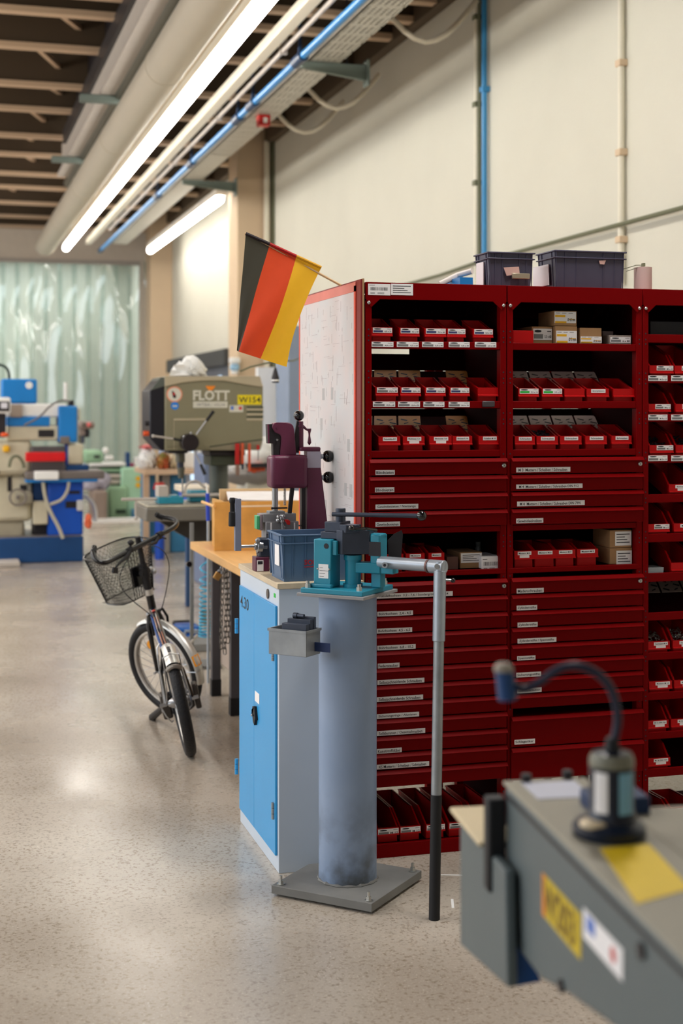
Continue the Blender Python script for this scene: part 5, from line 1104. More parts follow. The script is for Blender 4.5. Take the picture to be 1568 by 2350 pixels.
# frame
def BL(x, y, z): return (x, y, z)
part('main_tube', MB(MBK).tube([(0, WB_-.055, .555), (0, WB_-.20, .52), (0, .42, .47), (0, .20, .44)], [.020, .021, .022, .022], n=16), mat('frame_decal', (14, 20, 34), .2, var=.02, coat=.5), bk)
dc = MB(MBK)
for k, dx in enumerate((-.006, .006)): dc.tube([(dx, WB_-.20, .5405), (dx, .46, .4985), (dx, .24, .466)], .0012, n=4)
part('stripe_decal', dc, mat('decal_orange', (228, 140, 104), .4), bk)
dc = MB(MBK); dc.tube([(-.016, WB_-.15, .545), (-.0175, .46, .488), (-.0175, .24, .458)], .0055, n=6); part('blue_decal', dc, mat('decal_blue', (50, 84, 150), .4), bk)
part('badge', MB(MBK).sphere((0, WB_-.13, .562), .010, n=10, sc=(1, 1, .5)), mat('badge_red', (214, 90, 80), .4), bk)
gp = MB(MBK); gp.tube([(.0+.014*math.sin(k*.9), .215-.01*math.cos(k*1.3), .455+.009*math.cos(k*2.1)) for k in range(16)], .0035, n=6); part('green_twine', gp, mat('twine_green', (96, 226, 70), .5), bk)
part('rear_brace', MB(MBK).tube([(0, .20, .44), (0, .27, .33), (0, .30, .22)], .018, n=12), m_frame, bk)
ss = MB(MBK)
for s in (-1, 1):
    ss.tube([(s*.02, .21, .42), (s*.05, .12, .36), (s*.062, 0, WR)], .010, n=8); ss.tube([(s*.02, .30, .22), (s*.05, .18, .22), (s*.062, 0, WR)], .010, n=8)
part('rear_stays', ss, m_frame, bk)
part('bottom_bracket', MB(MBK).cyl((-.045, .30, .215), (.045, .30, .215), .024, n=18), m_frame, bk)
part('chainring', MB(MBK).lathe([(.03, 0), (.078, 0), (.078, .004), (.03, .004)], (.05, .30, .215), (1, 0, 0), 36), m_steel, bk)
cn = MB(MBK); cn.tube([(.052, .30, .293), (.052, .0, WR+.03), (.052, -.03, WR), (.052, .0, WR-.03), (.052, .30, .137), (.052, .38, .215)], .004, n=6, closed=True); part('chain', cn, m_dies, bk)
cr_ = MB(MBK); cr_.tube([(-.055, .30, .215), (-.07, .24, .165)], .009, n=8).tube([(.06, .30, .215), (.075, .36, .26)], .009, n=8); part('crank', cr_, m_steel, bk)
m_ped = mat('pedal_dark', (62, 56, 52), .35, metal=.4)
part('pedal', MB(MBK).box(-.075, -.032, .20, .29, .135, .25), m_ped, bk, bevel=.008); part('pedal', MB(MBK).box(.085, .112, .30, .38, .125, .245), m_ped, bk, bevel=.008)
part('axle_nut', MB(MR).cyl((.058, 0, 0), (.088, 0, 0), .009, n=12).cyl((-.088, 0, 0), (-.058, 0, 0), .009, n=12), m_steel, bk)
part('gear_cable_rod', MB(MR).tube([(-.085, 0, 0), (-.07, -.01, -.05), (-.05, .03, -.09), (-.04, .10, -.10)], .003, n=6), m_steel, bk)
kt = onZ(350, 1646, .012); k0 = MBK @ Vector((-.03, .26, .20))
part('side_stand', MB().tube([k0, k0.lerp(kt, .55), kt], [.015, .016, .020], n=10), m_rubber, bk); part('stand_foot', MB().cyl(kt+Vector((-.012, -.006, -.002)), kt+Vector((.015, .01, .01)), .0095, n=10), m_rubber, bk)
# handlebar
d0 = (MF @ Vector((0, 0, .70))); dd = d0.y*math.cos(YAW)+d0.x*math.sin(YAW)
hb = [(215, 1256, .11), (213, 1272, .07), (220, 1288, .02), (240, 1293, -.02), (262, 1283, 0), (300, 1262, 0), (337, 1243, 0), (370, 1226, 0), (395, 1213, .0), (407, 1203, .03), (403, 1193, .08), (388, 1189, .13), (373, 1187, .17), (357, 1179, .21)]
def hd(px): return dd+(px-337)*.0024
hp = [P(x, y, hd(x)+e_) for x, y, e_ in hb]
def smooth_pts(p, it=2):
    for _ in range(it):
        q = [p[0]]
        for a, b in zip(p[:-1], p[1:]): q += [a.lerp(b, .25), a.lerp(b, .75)]
        p = q+[p[-1]]
    return p
part('handlebar', MB().tube(smooth_pts(hp), .0125, n=12), m_frame, bk)
part('grip', MB().tube(smooth_pts([P(358, 1180, hd(358)+.20), P(366, 1185, hd(366)+.19), P(375, 1188, hd(375)+.17)], 1), .0145, n=12), m_rubber, bk)
part('grip', MB().tube(smooth_pts([P(216, 1256, hd(216)+.115), P(214, 1268, hd(214)+.08)], 1), .0145, n=12), m_rubber, bk)
for (x, y) in ((297, 1263), (366, 1227)): a = P(x-4, y+2, hd(x-4)); b = P(x+4, y-2, hd(x+4)); part('bar_clamp', MB().cyl(a, b, .0165, n=14), m_rubber, bk)
part('bell', MB().sphere(P(300, 1245, hd(300)), .017, n=14, sc=(1, 1, .8)).cyl(P(300, 1262, hd(300)), P(300, 1245, hd(300)), .006, n=8), m_rubber, bk)
part('brake_lever', MB().tube([P(298, 1266, hd(298)-.01), P(290, 1280, hd(290)-.03), P(276, 1290, hd(276)-.05), P(266, 1302, hd(266)-.06)], [.012, .011, .006, .005], n=8), m_rubber, bk)
part('lever_pad', MB().cb(P(264, 1309, hd(264)-.06), (.036, .012, .028), R=Euler((0, .2, .8))), m_rubber, bk, bevel=.002)
part('brake_lever', MB().tube([P(364, 1230, hd(364)-.0), P(357, 1245, hd(357)-.03), P(345, 1250, hd(345)-.05)], [.012, .010, .005], n=8).tube([P(360, 1240, hd(360)-.03), P(372, 1234, hd(372)), P(381, 1236, hd(381))], .004, n=6), m_rubber, bk)
cab = MB()
cab.tube(smooth_pts([P(343, 1252, dd-.06), P(362, 1254, dd-.1), P(382, 1270, dd-.12), P(390, 1300, dd-.12), P(384, 1345, dd-.12), P(375, 1385, dd-.12), P(368, 1405, dd-.1)], 3), .0023, n=6)
part('brake_cable', cab, m_rubber, bk)
cab = MB(); cab.tube(smooth_pts([P(296, 1280, dd-.12), P(280, 1305, dd-.16), P(273, 1330, dd-.17), P(282, 1357, dd-.17), P(308, 1382, dd-.15), P(335, 1402, dd-.12), P(352, 1418, dd-.1)], 3), .0023, n=6)
part('brake_cable', cab, m_rubber, bk)
# basket (in the steered frame)
def rr_pts(w, d, y0, n=40, c=3.2):
    o = []
    for k in range(n):
        a = 2*PI*k/n; ca, sa = math.cos(a), math.sin(a); o.append((w/2*math.copysign(abs(ca)**(2/c), ca), y0+d/2+d/2*math.copysign(abs(sa)**(2/c), sa)))
    return o
NB = 96; top_ = rr_pts(.345, .25, .045, NB); bot_ = rr_pts(.25, .17, .065, NB); zt_b, zb_b = .625, .375
bas = thing_b = part('basket_rim', MB(MF).tube([(x, y, zt_b) for x, y in top_], .0042, n=8, closed=True), m_frame, bk)
part('basket_base', MB(MF).tube([(x, y, zb_b) for x, y in bot_], .003, n=6, closed=True), m_frame, bas)
wm = MB(MF); rows_ = 30
def bp(k, t): k %= NB; a, b = top_[k], bot_[k]; return (lerp(b[0], a[0], t), lerp(b[1], a[1], t), lerp(zb_b, zt_b, t))
for k in range(0, NB, 1):
    for s in (-1, 1):
        pts = [bp((k+s*j*0)%NB, j/8) if False else bp((k+s*j) % NB, j/8) for j in range(9)]
        wm.tube(pts, .0010, n=3, cap=False)
for j in range(-10, 11):
    y = .065+.085+j*.0078; 
    wm.tube([(-.12, y, zb_b), (.12, y, zb_b)], .0006, n=3, cap=False)
for j in range(-15, 16): x = j*.008; wm.tube([(x, .07, zb_b), (x, .23, zb_b)], .0006, n=3, cap=False)
part('wire_mesh', wm, m_frame, bas, smooth=False)['kind'] = 'stuff'
vw = MB(MF)
for x in (-.05, -.03, -.01, .01, .03): part('upright_wire', MB(MF).cyl((x*.8, .066, zb_b), (x, .046, zt_b), .002, n=6), m_frame, bas)
part('bracket_plate', MB(MF).box(-.045, .03, .046, .056, .44, .545), m_frame, bk, bevel=.004)
part('bracket_arm', MB(MF).cyl((-.005, .0, .515), (-.005, .05, .50), .012, n=10), m_frame, bk)
# ------------------------------------------------------------------ foreground grey machine
A0 = Cw(.2546, 2.21, 0); MG = Matrix.Translation(A0) @ Matrix.Rotation(math.radians(-7.1), 4, 'Z'); TZ = .98
m_mach = mat('machine_grey', (92, 102, 104), .5, var=.05, scale=6); m_mach_lit = mat('machine_top_lit', (150, 144, 128), .5, var=.06, scale=6)  # top colour is paler: light falling on the cover is put into it
gm = thing('grey_machine', 'blurred grey machine arm in the foreground with yellow stickers and gooseneck unit on top', 'machine', tuple(A0), math.radians(-7.1))
pn = (MG.to_3x3() @ Vector((1, 0, 0)))
IG = MG.inverted()
def hitx(px, py, x=0):
    o = Vector((0, 0, CH)); r = ray(px, py); p0 = MG @ Vector((x, 0, 0)); t = (p0-o).dot(pn)/r.dot(pn); return IG @ (o+r*t)
def hitz(px, py, z=TZ): return IG @ onZ(px, py, z)
hb_pts = [(0, TZ-.008), (-1.2, TZ-.008), (-1.2, .90)]+[(lambda q: (q.y, q.z))(hitx(*p)) for p in ((1568, 2492), (1400, 2352), (1300, 2280), (1238, 2246), (1166, 2150))]
hb_pts[-1] = (0, hb_pts[-1][1])
part('arm_housing', MB(MG).prism(hb_pts, 'x', 0, .115), m_mach, gm, bevel=.006)
part('wide_housing', MB(MG).prism([(-.17, .83), (-.17, TZ-.012), (-1.2, TZ-.012), (-1.2, .90), (-.5, .86)], 'x', .116, .36), m_mach, gm, bevel=.006)
part('top_cover', MB(MG).box(-.004, .13, -1.2, .002, TZ-.006, TZ), m_mach_lit, gm, bevel=.004); part('top_cover', MB(MG).box(.131, .37, -1.2, -.165, TZ-.008, TZ-.002), m_mach_lit, gm, bevel=.003)
part('edge_seam', MB(MG).box(-.0012, .0, -1.2, 0, TZ-.024, TZ-.018), m_black, gm)
part('side_box', MB(MG).prism([(.20, .652), (.20, .868), (-.085, .868), (-.10, .70)], 'x', -.024, -.008), m_mach, gm, bevel=.004)
part('cream_pad', MB(MG).box(-.035, .035, .03, .23, .869, .877), mat('cream_pad', (214, 196, 160), .5), gm, bevel=.003)
part('rubber_seal', MB(MG).box(-.030, -.001, -.012, .02, .81, .955), m_rubber, gm, bevel=.004)
c1 = P(1176, 2160, 2.16); bt = [P(1176, 2150, 2.15), P(1178, 2264, 2.15), P(1242, 2252, 2.15), P(1200, 2160, 2.15)]; th_ = Vector((math.sin(YAW), math.cos(YAW), 0))*.05
t_ = MB(); t_.add(bt+[b_+th_ for b_ in bt], [(0, 1, 2, 3), (7, 6, 5, 4)]+[(i, (i+1) % 4, 4+(i+1) % 4, 4+i) for i in range(4)])
part('blue_support', t_, mat('deep_blue', (14, 74, 140), .4), gm)
part('pedestal', MB(MG).box(.05, .34, -1.18, -.85, 0, .85), m_mach, gm, bevel=.004)
# stickers on the side
def side_st(c0, c1, th, mt, name, parent, bevel=0):
    a, b = hitx(*c0), hitx(*c1); return part(name, MB(MG).box(-th, -th+.0006 if th > .001 else 0, b.y, a.y, b.z, a.z), mt, parent, smooth=False)
def skew(pts, th, mt, name, parent):
    q = [hitx(*p) for p in pts]; n = len(q); return part(name, MB(MG).add([(-th, p.y, p.z) for p in q]+[(0, p.y, p.z) for p in q], [tuple(range(n)), tuple(range(n, 2*n))[::-1]]+[(i, (i+1) % n, n+(i+1) % n, n+i) for i in range(n)]), mt, parent, smooth=False)
ya = hitx(1246, 2002); yb_ = hitx(1334, 2128)
st1 = part('yellow_sticker', MB(MG).box(-.0008, 0, yb_.y, ya.y, hitx(1246, 2098).z, ya.z), mat('sticker_yellow', (206, 178, 30), .5), gm, smooth=False)
part('orange_edge', MB(MG).box(-.0012, -.0008, ya.y-.016, ya.y, hitx(1246, 2098).z, ya.z), mat('sticker_orange', (226, 140, 30), .5), st1, smooth=False)
zl = hitx(1246, 2098).z+.006; MS = MG @ Matrix.Translation((-.0015, ya.y-.006, zl)) @ Matrix.Rotation(-PI/2, 4, 'Z') @ Matrix.Rotation(PI/2, 4, 'X')
part('lettering', text_mb('W203', w=(ya.y-yb_.y)*.84, h=(ya.z-zl)-.006, M=MS, bold=.02), mat('sticker_brown', (120, 92, 16), .5), st1, smooth=False)
ya = hitx(1340, 2082); yb_ = hitx(1430, 2200); zl = hitx(1340, 2150).z
st2 = part('white_sticker', MB(MG).box(-.0008, 0, yb_.y, ya.y, zl, ya.z), m_lab, gm, smooth=False)
L_ = ya.y-yb_.y; Hh = ya.z-zl
part('blue_mark', MB(MG).box(-.0012, -.0008, ya.y-L_*.32, ya.y-L_*.10, zl+Hh*.38, ya.z-Hh*.1), mat('mark_blue', (96, 128, 206), .5), st2, smooth=False)
part('red_mark', MB(MG).cyl((-.0012, ya.y-L_*.78, zl+Hh*.52), (-.0008, ya.y-L_*.78, zl+Hh*.52), Hh*.26, n=20), mat('mark_red', (206, 84, 84), .5), st2, smooth=False)
for (px, py, r_) in ((1475, 2182, .010), (1290, 2262, .009)): q = hitx(px, py); part('socket_screw', MB(MG).cyl((-.004, q.y, q.z), (.002, q.y, q.z), r_, n=16), m_black, gm)
# things on top
q = [hitz(*p) for p in ((1378, 1948), (1490, 1937), (1585, 2040), (1462, 2075))]; k = MB(MG); k.add([(p.x, p.y, TZ+.0008) for p in q]+[(p.x, p.y, TZ-.001) for p in q], [(0, 1, 2, 3), (7, 6, 5, 4), (0, 4, 5, 1), (1, 5, 6, 2), (2, 6, 7, 3), (3, 7, 4, 0)])
part('yellow_top_label', k, mat('top_yellow', (232, 196, 28), .45), gm, smooth=False)
k = MB(MG).box(.02, .105, -.11, -.02, TZ, TZ+.0012); part('white_plate', k, mat('plate_lilac', (204, 206, 220), .4), gm, smooth=False)
for x, y in ((.03, -.012), (.10, .0)): part('black_screw', MB(MG).cyl((x, y, TZ), (x, y, TZ+.012), .008, n=14), m_black, gm)
part('blue_block', MB(MG).box(.075, .16, -.20, -.135, TZ-.012, TZ+.022), mat('navy_block', (16, 50, 92), .4), gm, bevel=.003)
gu = thing('gooseneck_lamp', 'black cylindrical unit with a bent gooseneck standing on the foreground machine', 'lamp', tuple(P(1400, 1905, 1.93)))
gb = P(1398, 1905, 1.93); gb.z = TZ+.001
part('round_base', MB().lathe([(.048, 0), (.050, .004), (.050, .012), (.044, .018), (.034, .020)], gb, n=40), mat('base_navy', (20, 30, 48), .35), gu)
gl = gb+Vector((-.027, -.010, .0)); part('cream_disc', MB().lathe([(.019, .0162), (.020, .020), (.017, .0235), (0, .0240)], gl, n=24), mat('cream_disc', (226, 206, 172), .35), gu)
zt_g = CH-(1722-HY)*1.93/3264; gc = gb+Vector((.004, 0, 0)); hgt = zt_g-gb.z
part('body', MB().lathe([(.034, .018), (.0325, .030), (.030, .034), (.030, hgt-.018), (.027, hgt-.004), (.016, hgt), (0, hgt)], gc, n=32), mat('body_navy', (14, 20, 38), .3), gu)
part('cap_ring', MB().lathe([(.0305, hgt-.020), (.0305, hgt-.012), (.027, hgt-.003), (.0268, hgt-.004)], gc, n=32), mat('cap_grey', (126, 124, 108), .4), gu)
def wrap(a0, a1, z0, z1, mt, name):
    vs = []; n = 8
    for k in range(n+1):
        a = math.radians(a0+(a1-a0)*k/n)
        for z in (z0, z1): vs.append(gc+Vector((.0306*math.cos(a), .0306*math.sin(a), z)))
    return part(name, MB().add(vs, [(2*k, 2*k+2, 2*k+3, 2*k+1) for k in range(n)]), mt, gu)
wrap(196, 234, hgt*.30, hgt*.78, m_lab, 'white_label'); wrap(262, 308, hgt*.22, hgt*.78, mat('label_sky', (130, 184, 216), .4), 'blue_label')
gk = [(1405, 1724), (1412, 1690), (1420, 1650), (1412, 1600), (1392, 1562), (1358, 1536), (1315, 1526), (1275, 1538), (1240, 1566), (1205, 1584), (1180, 1575), (1162, 1562)]
part('gooseneck', MB().tube(smooth_pts([P(x, y, 1.93) for x, y in gk], 2), .0058, n=12), mat('neck_navy', (26, 28, 56), .4), gu)
part('neck_foot', MB().lathe([(.013, 0), (.010, .012), (.008, .022)], P(1405, 1730, 1.93), n=18), m_rubber, gu)
part('lamp_head', MB().cyl(P(1166, 1606, 1.93), P(1158, 1540, 1.93), .0135, .0125, n=20), mat('head_blue', (26, 66, 118), .35), gu, bevel=.002)
part('head_tip', MB().lathe([(.013, 0), (.013, .006), (.008, .011), (0, .012)], P(1156, 1540, 1.93), n=20), mat('tip_grey', (160, 150, 136), .4), gu)
# bits of white tape on the floor
for i, q in enumerate((((1012, 2008), (1064, 2009)), ((1038, 2064), (1040, 2084)))):
    a, b = onZ(*q[0], .0), onZ(*q[1], .0); d_ = (b-a).normalized(); n_ = Vector((-d_.y, d_.x, 0))*.004
    tag(part('tape_scrap', MB().add([a-n_, b-n_, b+n_, a+n_, a-n_+Vector((0, 0, .0012)), b-n_+Vector((0, 0, .0012)), b+n_+Vector((0, 0, .0012)), a+n_+Vector((0, 0, .0012))], [(3, 2, 1, 0), (4, 5, 6, 7), (0, 1, 5, 4), (1, 2, 6, 5), (2, 3, 7, 6), (3, 0, 4, 7)]), m_white, smooth=False), ('longer white tape scrap on the floor right of the handle pipe', 'shorter white tape scrap on the floor, nearest the grey machine')[i], 'scrap')
# ------------------------------------------------------------------ pillar drilling machine
DY = 9.7
def z8(X, Y): return (320+X*.2041, 820+Y*.2041)
def z1f(X, Y): return (X*.2296, 820+Y*.2296)
def pz(f, X, Y, Yp): return onY(*f(X, Y), Yp)
def bxz(f, X0, X1, Y0, Y1, Yp, th, name, mt, parent, bevel=.006, floor=False):
    a, b = pz(f, X0, Y0, Yp), pz(f, X1, Y1, Yp); return part(name, MB().box(a.x, b.x, Yp, Yp+th, 0.001 if floor else b.z, a.z), mt, parent, bevel=bevel)
def prz(f, pts, Yp, th, name, mt, parent, bevel=.004): return part(name, MB().prism([(pz(f, X, Y, Yp).x, pz(f, X, Y, Yp).z) for X, Y in pts], 'y', Yp, Yp+th), mt, parent, bevel=bevel)
def cyz(f, X, Y0, Y1, rpx, Yp, name, mt, parent, n=20, r2=None):
    a, b = pz(f, X, Y0, Yp), pz(f, X, Y1, Yp); s = abs(pz(f, X+rpx, Y0, Yp).x-a.x); s2 = s if r2 is None else s*r2/rpx; return part(name, MB().cyl(a, (a.x, Yp, b.z), s, s2, n=n), mt, parent)
m_olive = mat('olive_enamel', (134, 129, 104), .42, var=.03); m_olive2 = mat('olive_light', (182, 170, 144), .42, var=.03); m_olived = mat('olive_dark', (66, 72, 56), .5)
m_navyd = mat('panel_navy', (20, 20, 30), .4); m_off = mat('logo_white', (214, 212, 198), .5)
dp = thing('drilling_machine', 'olive green pillar drilling machine with a boxy head and three spoke feed handle', 'machine', (pz(z8, 900, 1000, DY).x, DY+.2, 0))
prz(z8, [(285, 215), (1355, 215), (1395, 340), (1392, 900), (1360, 1045), (285, 1050)], DY, .42, 'head_cover', m_olive, dp, .012)
prz(z8, [(287, 212), (1356, 212), (1394, 338), (1200, 308), (950, 262), (700, 262), (480, 285), (287, 330)], DY-.012, .44, 'top_swoosh', m_olive2, dp, .003)
prz(z8, [(240, 225), (284, 225), (284, 1050), (245, 1050), (125, 920), (115, 880), (115, 385), (130, 360)], DY+.01, .38, 'front_panel', m_navyd, dp, .008)
prz(z8, [(240, 225), (284, 225), (284, 325), (125, 372)], DY+.005, .38, 'panel_cap', mat('cap_greygreen', (88, 94, 88), .45), dp, .002)
prz(z8, [(790, 1000), (1060, 960), (1392, 915), (1392, 930), (1060, 972), (790, 1012)], DY-.002, .004, 'lower_groove', m_olived, dp, 0)
prz(z8, [(800, 1015), (1060, 975), (1390, 935), (1360, 1042), (800, 1042)], DY-.0015, .004, 'lower_swoosh', mat('olive_mid', (136, 128, 106), .45), dp, 0)
for Y in (574, 630, 686): bxz(z8, 1208, 1394, Y, Y+26, DY-.004, .01, 'vent_rib', m_olive2, dp, .002)
for Y in (552, 602, 660): bxz(z8, 1208, 1394, Y, Y+22, DY-.002, .004, 'vent_slot', m_olived, dp, 0)
bxz(z8, 385, 750, 688, 712, DY-.004, .01, 'hinge_strip', m_olive2, dp, .002); bxz(z8, 385, 392, 712, 1040, DY-.001, .002, 'seam', m_olive2, dp, 0)
def disc(f, X, Y, r, Yp, th, name, mt, parent, n=28):
    c = pz(f, X, Y, Yp); R_ = abs(pz(f, X+r, Y, Yp).x-c.x); return part(name, MB().cyl((c.x, Yp-th, c.z), (c.x, Yp, c.z), R_, n=n), mt, parent, smooth=False)
disc(z8, 394, 416, 90, DY, .002, 'warning_disc', mat('disc_salmon', (226, 150, 120), .5), dp); disc(z8, 394, 416, 74, DY, .003, 'warning_disc_inner', m_off, dp)
prz(z8, [(365, 375), (385, 385), (415, 430), (410, 460), (380, 455), (372, 420)], DY-.004, .001, 'warning_mark', m_ink, dp, 0)
prz(z8, [(380, 395), (402, 398), (396, 428), (376, 424)], DY-.0045, .001, 'warning_mark', m_redplastic, dp, 0)
dsc = disc(z8, 398, 545, 44, DY, .002, 'blue_disc', mat('disc_blue', (26, 128, 222), .5), dp); disc(z8, 385, 548, 11, DY, .003, 'goggle_mark', m_off, dp); disc(z8, 411, 548, 11, DY, .003, 'goggle_mark', m_off, dp)
a, b = pz(z8, 603, 485, DY), pz(z8, 1015, 370, DY)
part('lettering', text_mb('FLOTT', w=b.x-a.x, h=b.z-a.z, M=M_front(a.x, DY-.002, a.z), bold=.035), m_off, dp, smooth=False)
prz(z8, [(742, 322), (858, 322), (820, 372), (780, 372)], DY-.003, .002, 'orange_emblem', mat('emblem_orange', (238, 138, 34), .5), dp, 0)
wp = bxz(z8, 605, 992, 497, 568, DY-.002, .002, 'white_plate', m_off, dp, 0)
a, b = pz(z8, 645, 550, DY), pz(z8, 960, 515, DY); part('lettering', text_mb('WTBA : 10234', w=b.x-a.x, h=b.z-a.z, M=M_front(a.x, DY-.0028, a.z)), m_greybar, wp, smooth=False)
wp = bxz(z8, 1105, 1372, 422, 532, DY-.002, .002, 'yellow_plate', mat('plate_yellow', (238, 216, 20), .5), dp, 0)
a, b = pz(z8, 1118, 510, DY), pz(z8, 1362, 445, DY); part('lettering', text_mb('W154', w=b.x-a.x, h=b.z-a.z, M=M_front(a.x, DY-.0028, a.z), bold=.01), m_ink, wp, smooth=False)
wp = bxz(z8, 1012, 1168, 538, 616, DY-.002, .002, 'white_sticker', m_off, dp, 0)
bxz(z8, 1028, 1060, 548, 590, DY-.003, .001, 'blue_mark', MATS['mark_blue'], wp, 0); disc(z8, 1136, 572, 20, DY-.002, .001, 'red_mark', MATS['mark_red'], wp)
# feed handle
hcx = pz(z8, 565, 958, DY-.08)
part('feed_hub', MB().cyl((hcx.x, DY-.12, hcx.z), (hcx.x, DY-.001, hcx.z), abs(pz(z8, 662, 958, DY-.08).x-hcx.x), n=32), mat('hub_dark', (30, 22, 26), .4), dp, bevel=.006)
def spoke(x0, y0, x1, y1, gx, gy):
    a, m, b = pz(z8, x0, y0, DY-.1), pz(z8, gx, gy, DY-.12), pz(z8, x1, y1, DY-.14)
    part('feed_spoke', MB().cyl(a, m, .006, n=10), m_steel, dp); part('feed_grip', MB().cyl(m, b, .010, .012, n=12), m_rubber, dp)
spoke(640, 870, 835, 605, 755, 712); spoke(610, 1040, 738, 1318, 690, 1205)
a, m, b = pz(z8, 470, 935, DY-.1), pz(z8, 380, 915, DY-.11), pz(z8, 155, 885, DY-.13); part('feed_grip', MB().cyl(a, m, .009, n=10), m_rubber, dp); part('feed_spoke', MB().cyl(m, b, .007, n=10).sphere(b, .012, n=10), m_rail, dp)
for X, Y in ((500, 890), (580, 852)): c = pz(z8, X, Y, DY-.13); part('hub_pin', MB().sphere(c, .009, n=10), m_steel, dp)
c = pz(z8, 135, 856, DY+.05); part('stop_button', MB().cyl(c, c+Vector((-.055, 0, 0)), .018, n=14), mat('button_orange', (226, 84, 30), .4), dp); c = pz(z8, 118, 745, DY+.05); part('selector_knob', MB().cyl(c, c+Vector((-.035, 0, 0)), .016, n=12), m_black, dp)
# spindle
bxz(z8, 330, 545, 1048, 1080, DY+.02, .2, 'spindle_collar', m_black, dp); cyz(z8, 460, 1080, 1180, 52, DY+.12, 'quill', m_greyg, dp); cyz(z8, 460, 1180, 1240, 40, DY+.12, 'spindle', m_dies, dp); cyz(z8, 468, 1240, 1360, 45, DY+.12, 'drill_chuck', m_greyg, dp, r2=30); cyz(z8, 485, 1360, 1560, 9, DY+.12, 'drill_bit', m_steel, dp)
# column and table
bxz(z8, 792, 1190, 1048, 1105, DY+.05, .3, 'column_collar', m_black, dp); bxz(z8, 800, 1170, 1105, 1215, DY+.08, .28, 'column_head', m_olived, dp)
cyz(z8, 890, 1215, 2700, 105, DY+.25, 'column', mat('column_grey', (88, 92, 86), .4, metal=.3), dp, 28)
a, b = onY(335, 1160, DY-.25), onY(520, 1190, DY-.25)
part('work_table', MB().box(a.x, b.x, DY-.25, DY+.35, onY(340, 1198, DY-.25).z, onY(340, 1166, DY-.25).z), mat('table_grey', (112, 108, 100), .45), dp, bevel=.01)
zt_t = onY(340, 1166, DY-.25).z
part('table_top', MB().box(a.x+.01, b.x, DY-.24, DY+.34, zt_t, zt_t+.012), mat('table_pale', (176, 170, 152), .4, metal=.2), dp, bevel=.004)
for k in range(3): part('t_slot', MB().box(a.x+.03, b.x-.02, DY-.16+k*.16, DY-.13+k*.16, zt_t+.0121, zt_t+.0135), m_black, dp)
part('table_arm', MB().prism([(a.x+.08, zt_t-.08), (b.x, zt_t-.08), (b.x, zt_t-.34), (a.x+.30, zt_t-.22)], 'y', DY, DY+.3), mat('table_dark', (58, 54, 50), .5), dp)
part('floor_base', MB().box(b.x-.03, b.x+.40, DY-.05, DY+.55, 0, .09), m_olived, dp, bevel=.01)
part('crank_rod', MB().cyl(onY(279, 1146, DY), onY(372, 1145, DY), .011, n=12).cyl(onY(312, 1146, DY), onY(312, 1187, DY), .006, n=10).sphere(onY(312, 1189, DY), .014, n=12), m_rail, dp)
vs_ = thing('machine_vice', 'teal blue machine vice on the drilling machine table', 'vice', (pz(z8, 330, 1640, DY).x, DY, zt_t+.0136))
zv = zt_t+.0138
va, vb = pz(z8, 200, 1560, DY), pz(z8, 450, 1690, DY)
part('vice_body', MB().box(va.x, vb.x+.02, DY-.06, DY+.10, zv, zv+.045), m_teal, vs_, bevel=.004); part('vice_jaw', MB().box(va.x, va.x+.07, DY-.05, DY+.09, zv+.045, zv+.12), m_rail, vs_, bevel=.004)
prz(z8, [(285, 1645), (300, 1600), (330, 1590), (360, 1555), (440, 1550), (450, 1560), (445, 1645)], DY-.05, .14, 'vice_jaw', m_teal, vs_, .004)
part('vice_screw', MB().cyl((vb.x+.02, DY+.02, zv+.05), (vb.x+.30, DY+.02, zv+.05), .012, n=12), m_rail, vs_)
vs2 = thing('hose_holder', 'small teal clamp with a bent grey tube on the drilling machine table', 'clamp', (pz(z8, 680, 1640, DY).x, DY, zv))
a_ = pz(z8, 680, 1640, DY); part('clamp_block', MB().box(a_.x-.06, a_.x+.06, DY+.05, DY+.2, zv, zv+.08), m_teal, vs2, bevel=.01)
part('bent_tube', MB().tube(smooth_pts([a_+Vector((-.10, .05, .05)), a_+Vector((-.09, .05, .13)), a_+Vector((-.02, .05, .16)), a_+Vector((.05, .05, .10))], 2), .009, n=8), m_rail, vs2)
rg = MB(); r = random.Random(11); c = pz(z8, 570, 165, DY+.12); cg = thing('crumpled_rag', 'crumpled white rag lying on top of the drilling machine head', 'rag', tuple(pz(z8, 570, 215, DY+.12)))
def blob(c, sx, sy, sz, amp, seed, n=28, flat=None):
    b = MB(); b.sphere((0, 0, 0), 1, n=n); rr = random.Random(seed); ph = [(rr.uniform(2, 6), rr.uniform(2, 6), rr.uniform(2, 6), rr.random()*6) for _ in range(6)]
    for i, v in enumerate(b.v):
        f = 1+amp*sum(math.sin(v.x*p[0]*1.6+v.y*p[1]*1.6+v.z*p[2]*1.6+p[3]) for p in ph)/2; q = Vector((v.x*sx*f, v.y*sy*f, v.z*sz*f))
        if flat is not None: q.z = max(q.z, flat)
        b.v[i] = Vector(c)+q
    return b
cb = pz(z8, 570, 212, DY+.12)
part('cloth', blob(cb+Vector((0, 0, .02)), .105, .09, .085, .28, 2, flat=-.018), mat('rag_white', (244, 242, 238), .8), cg, ang=25)
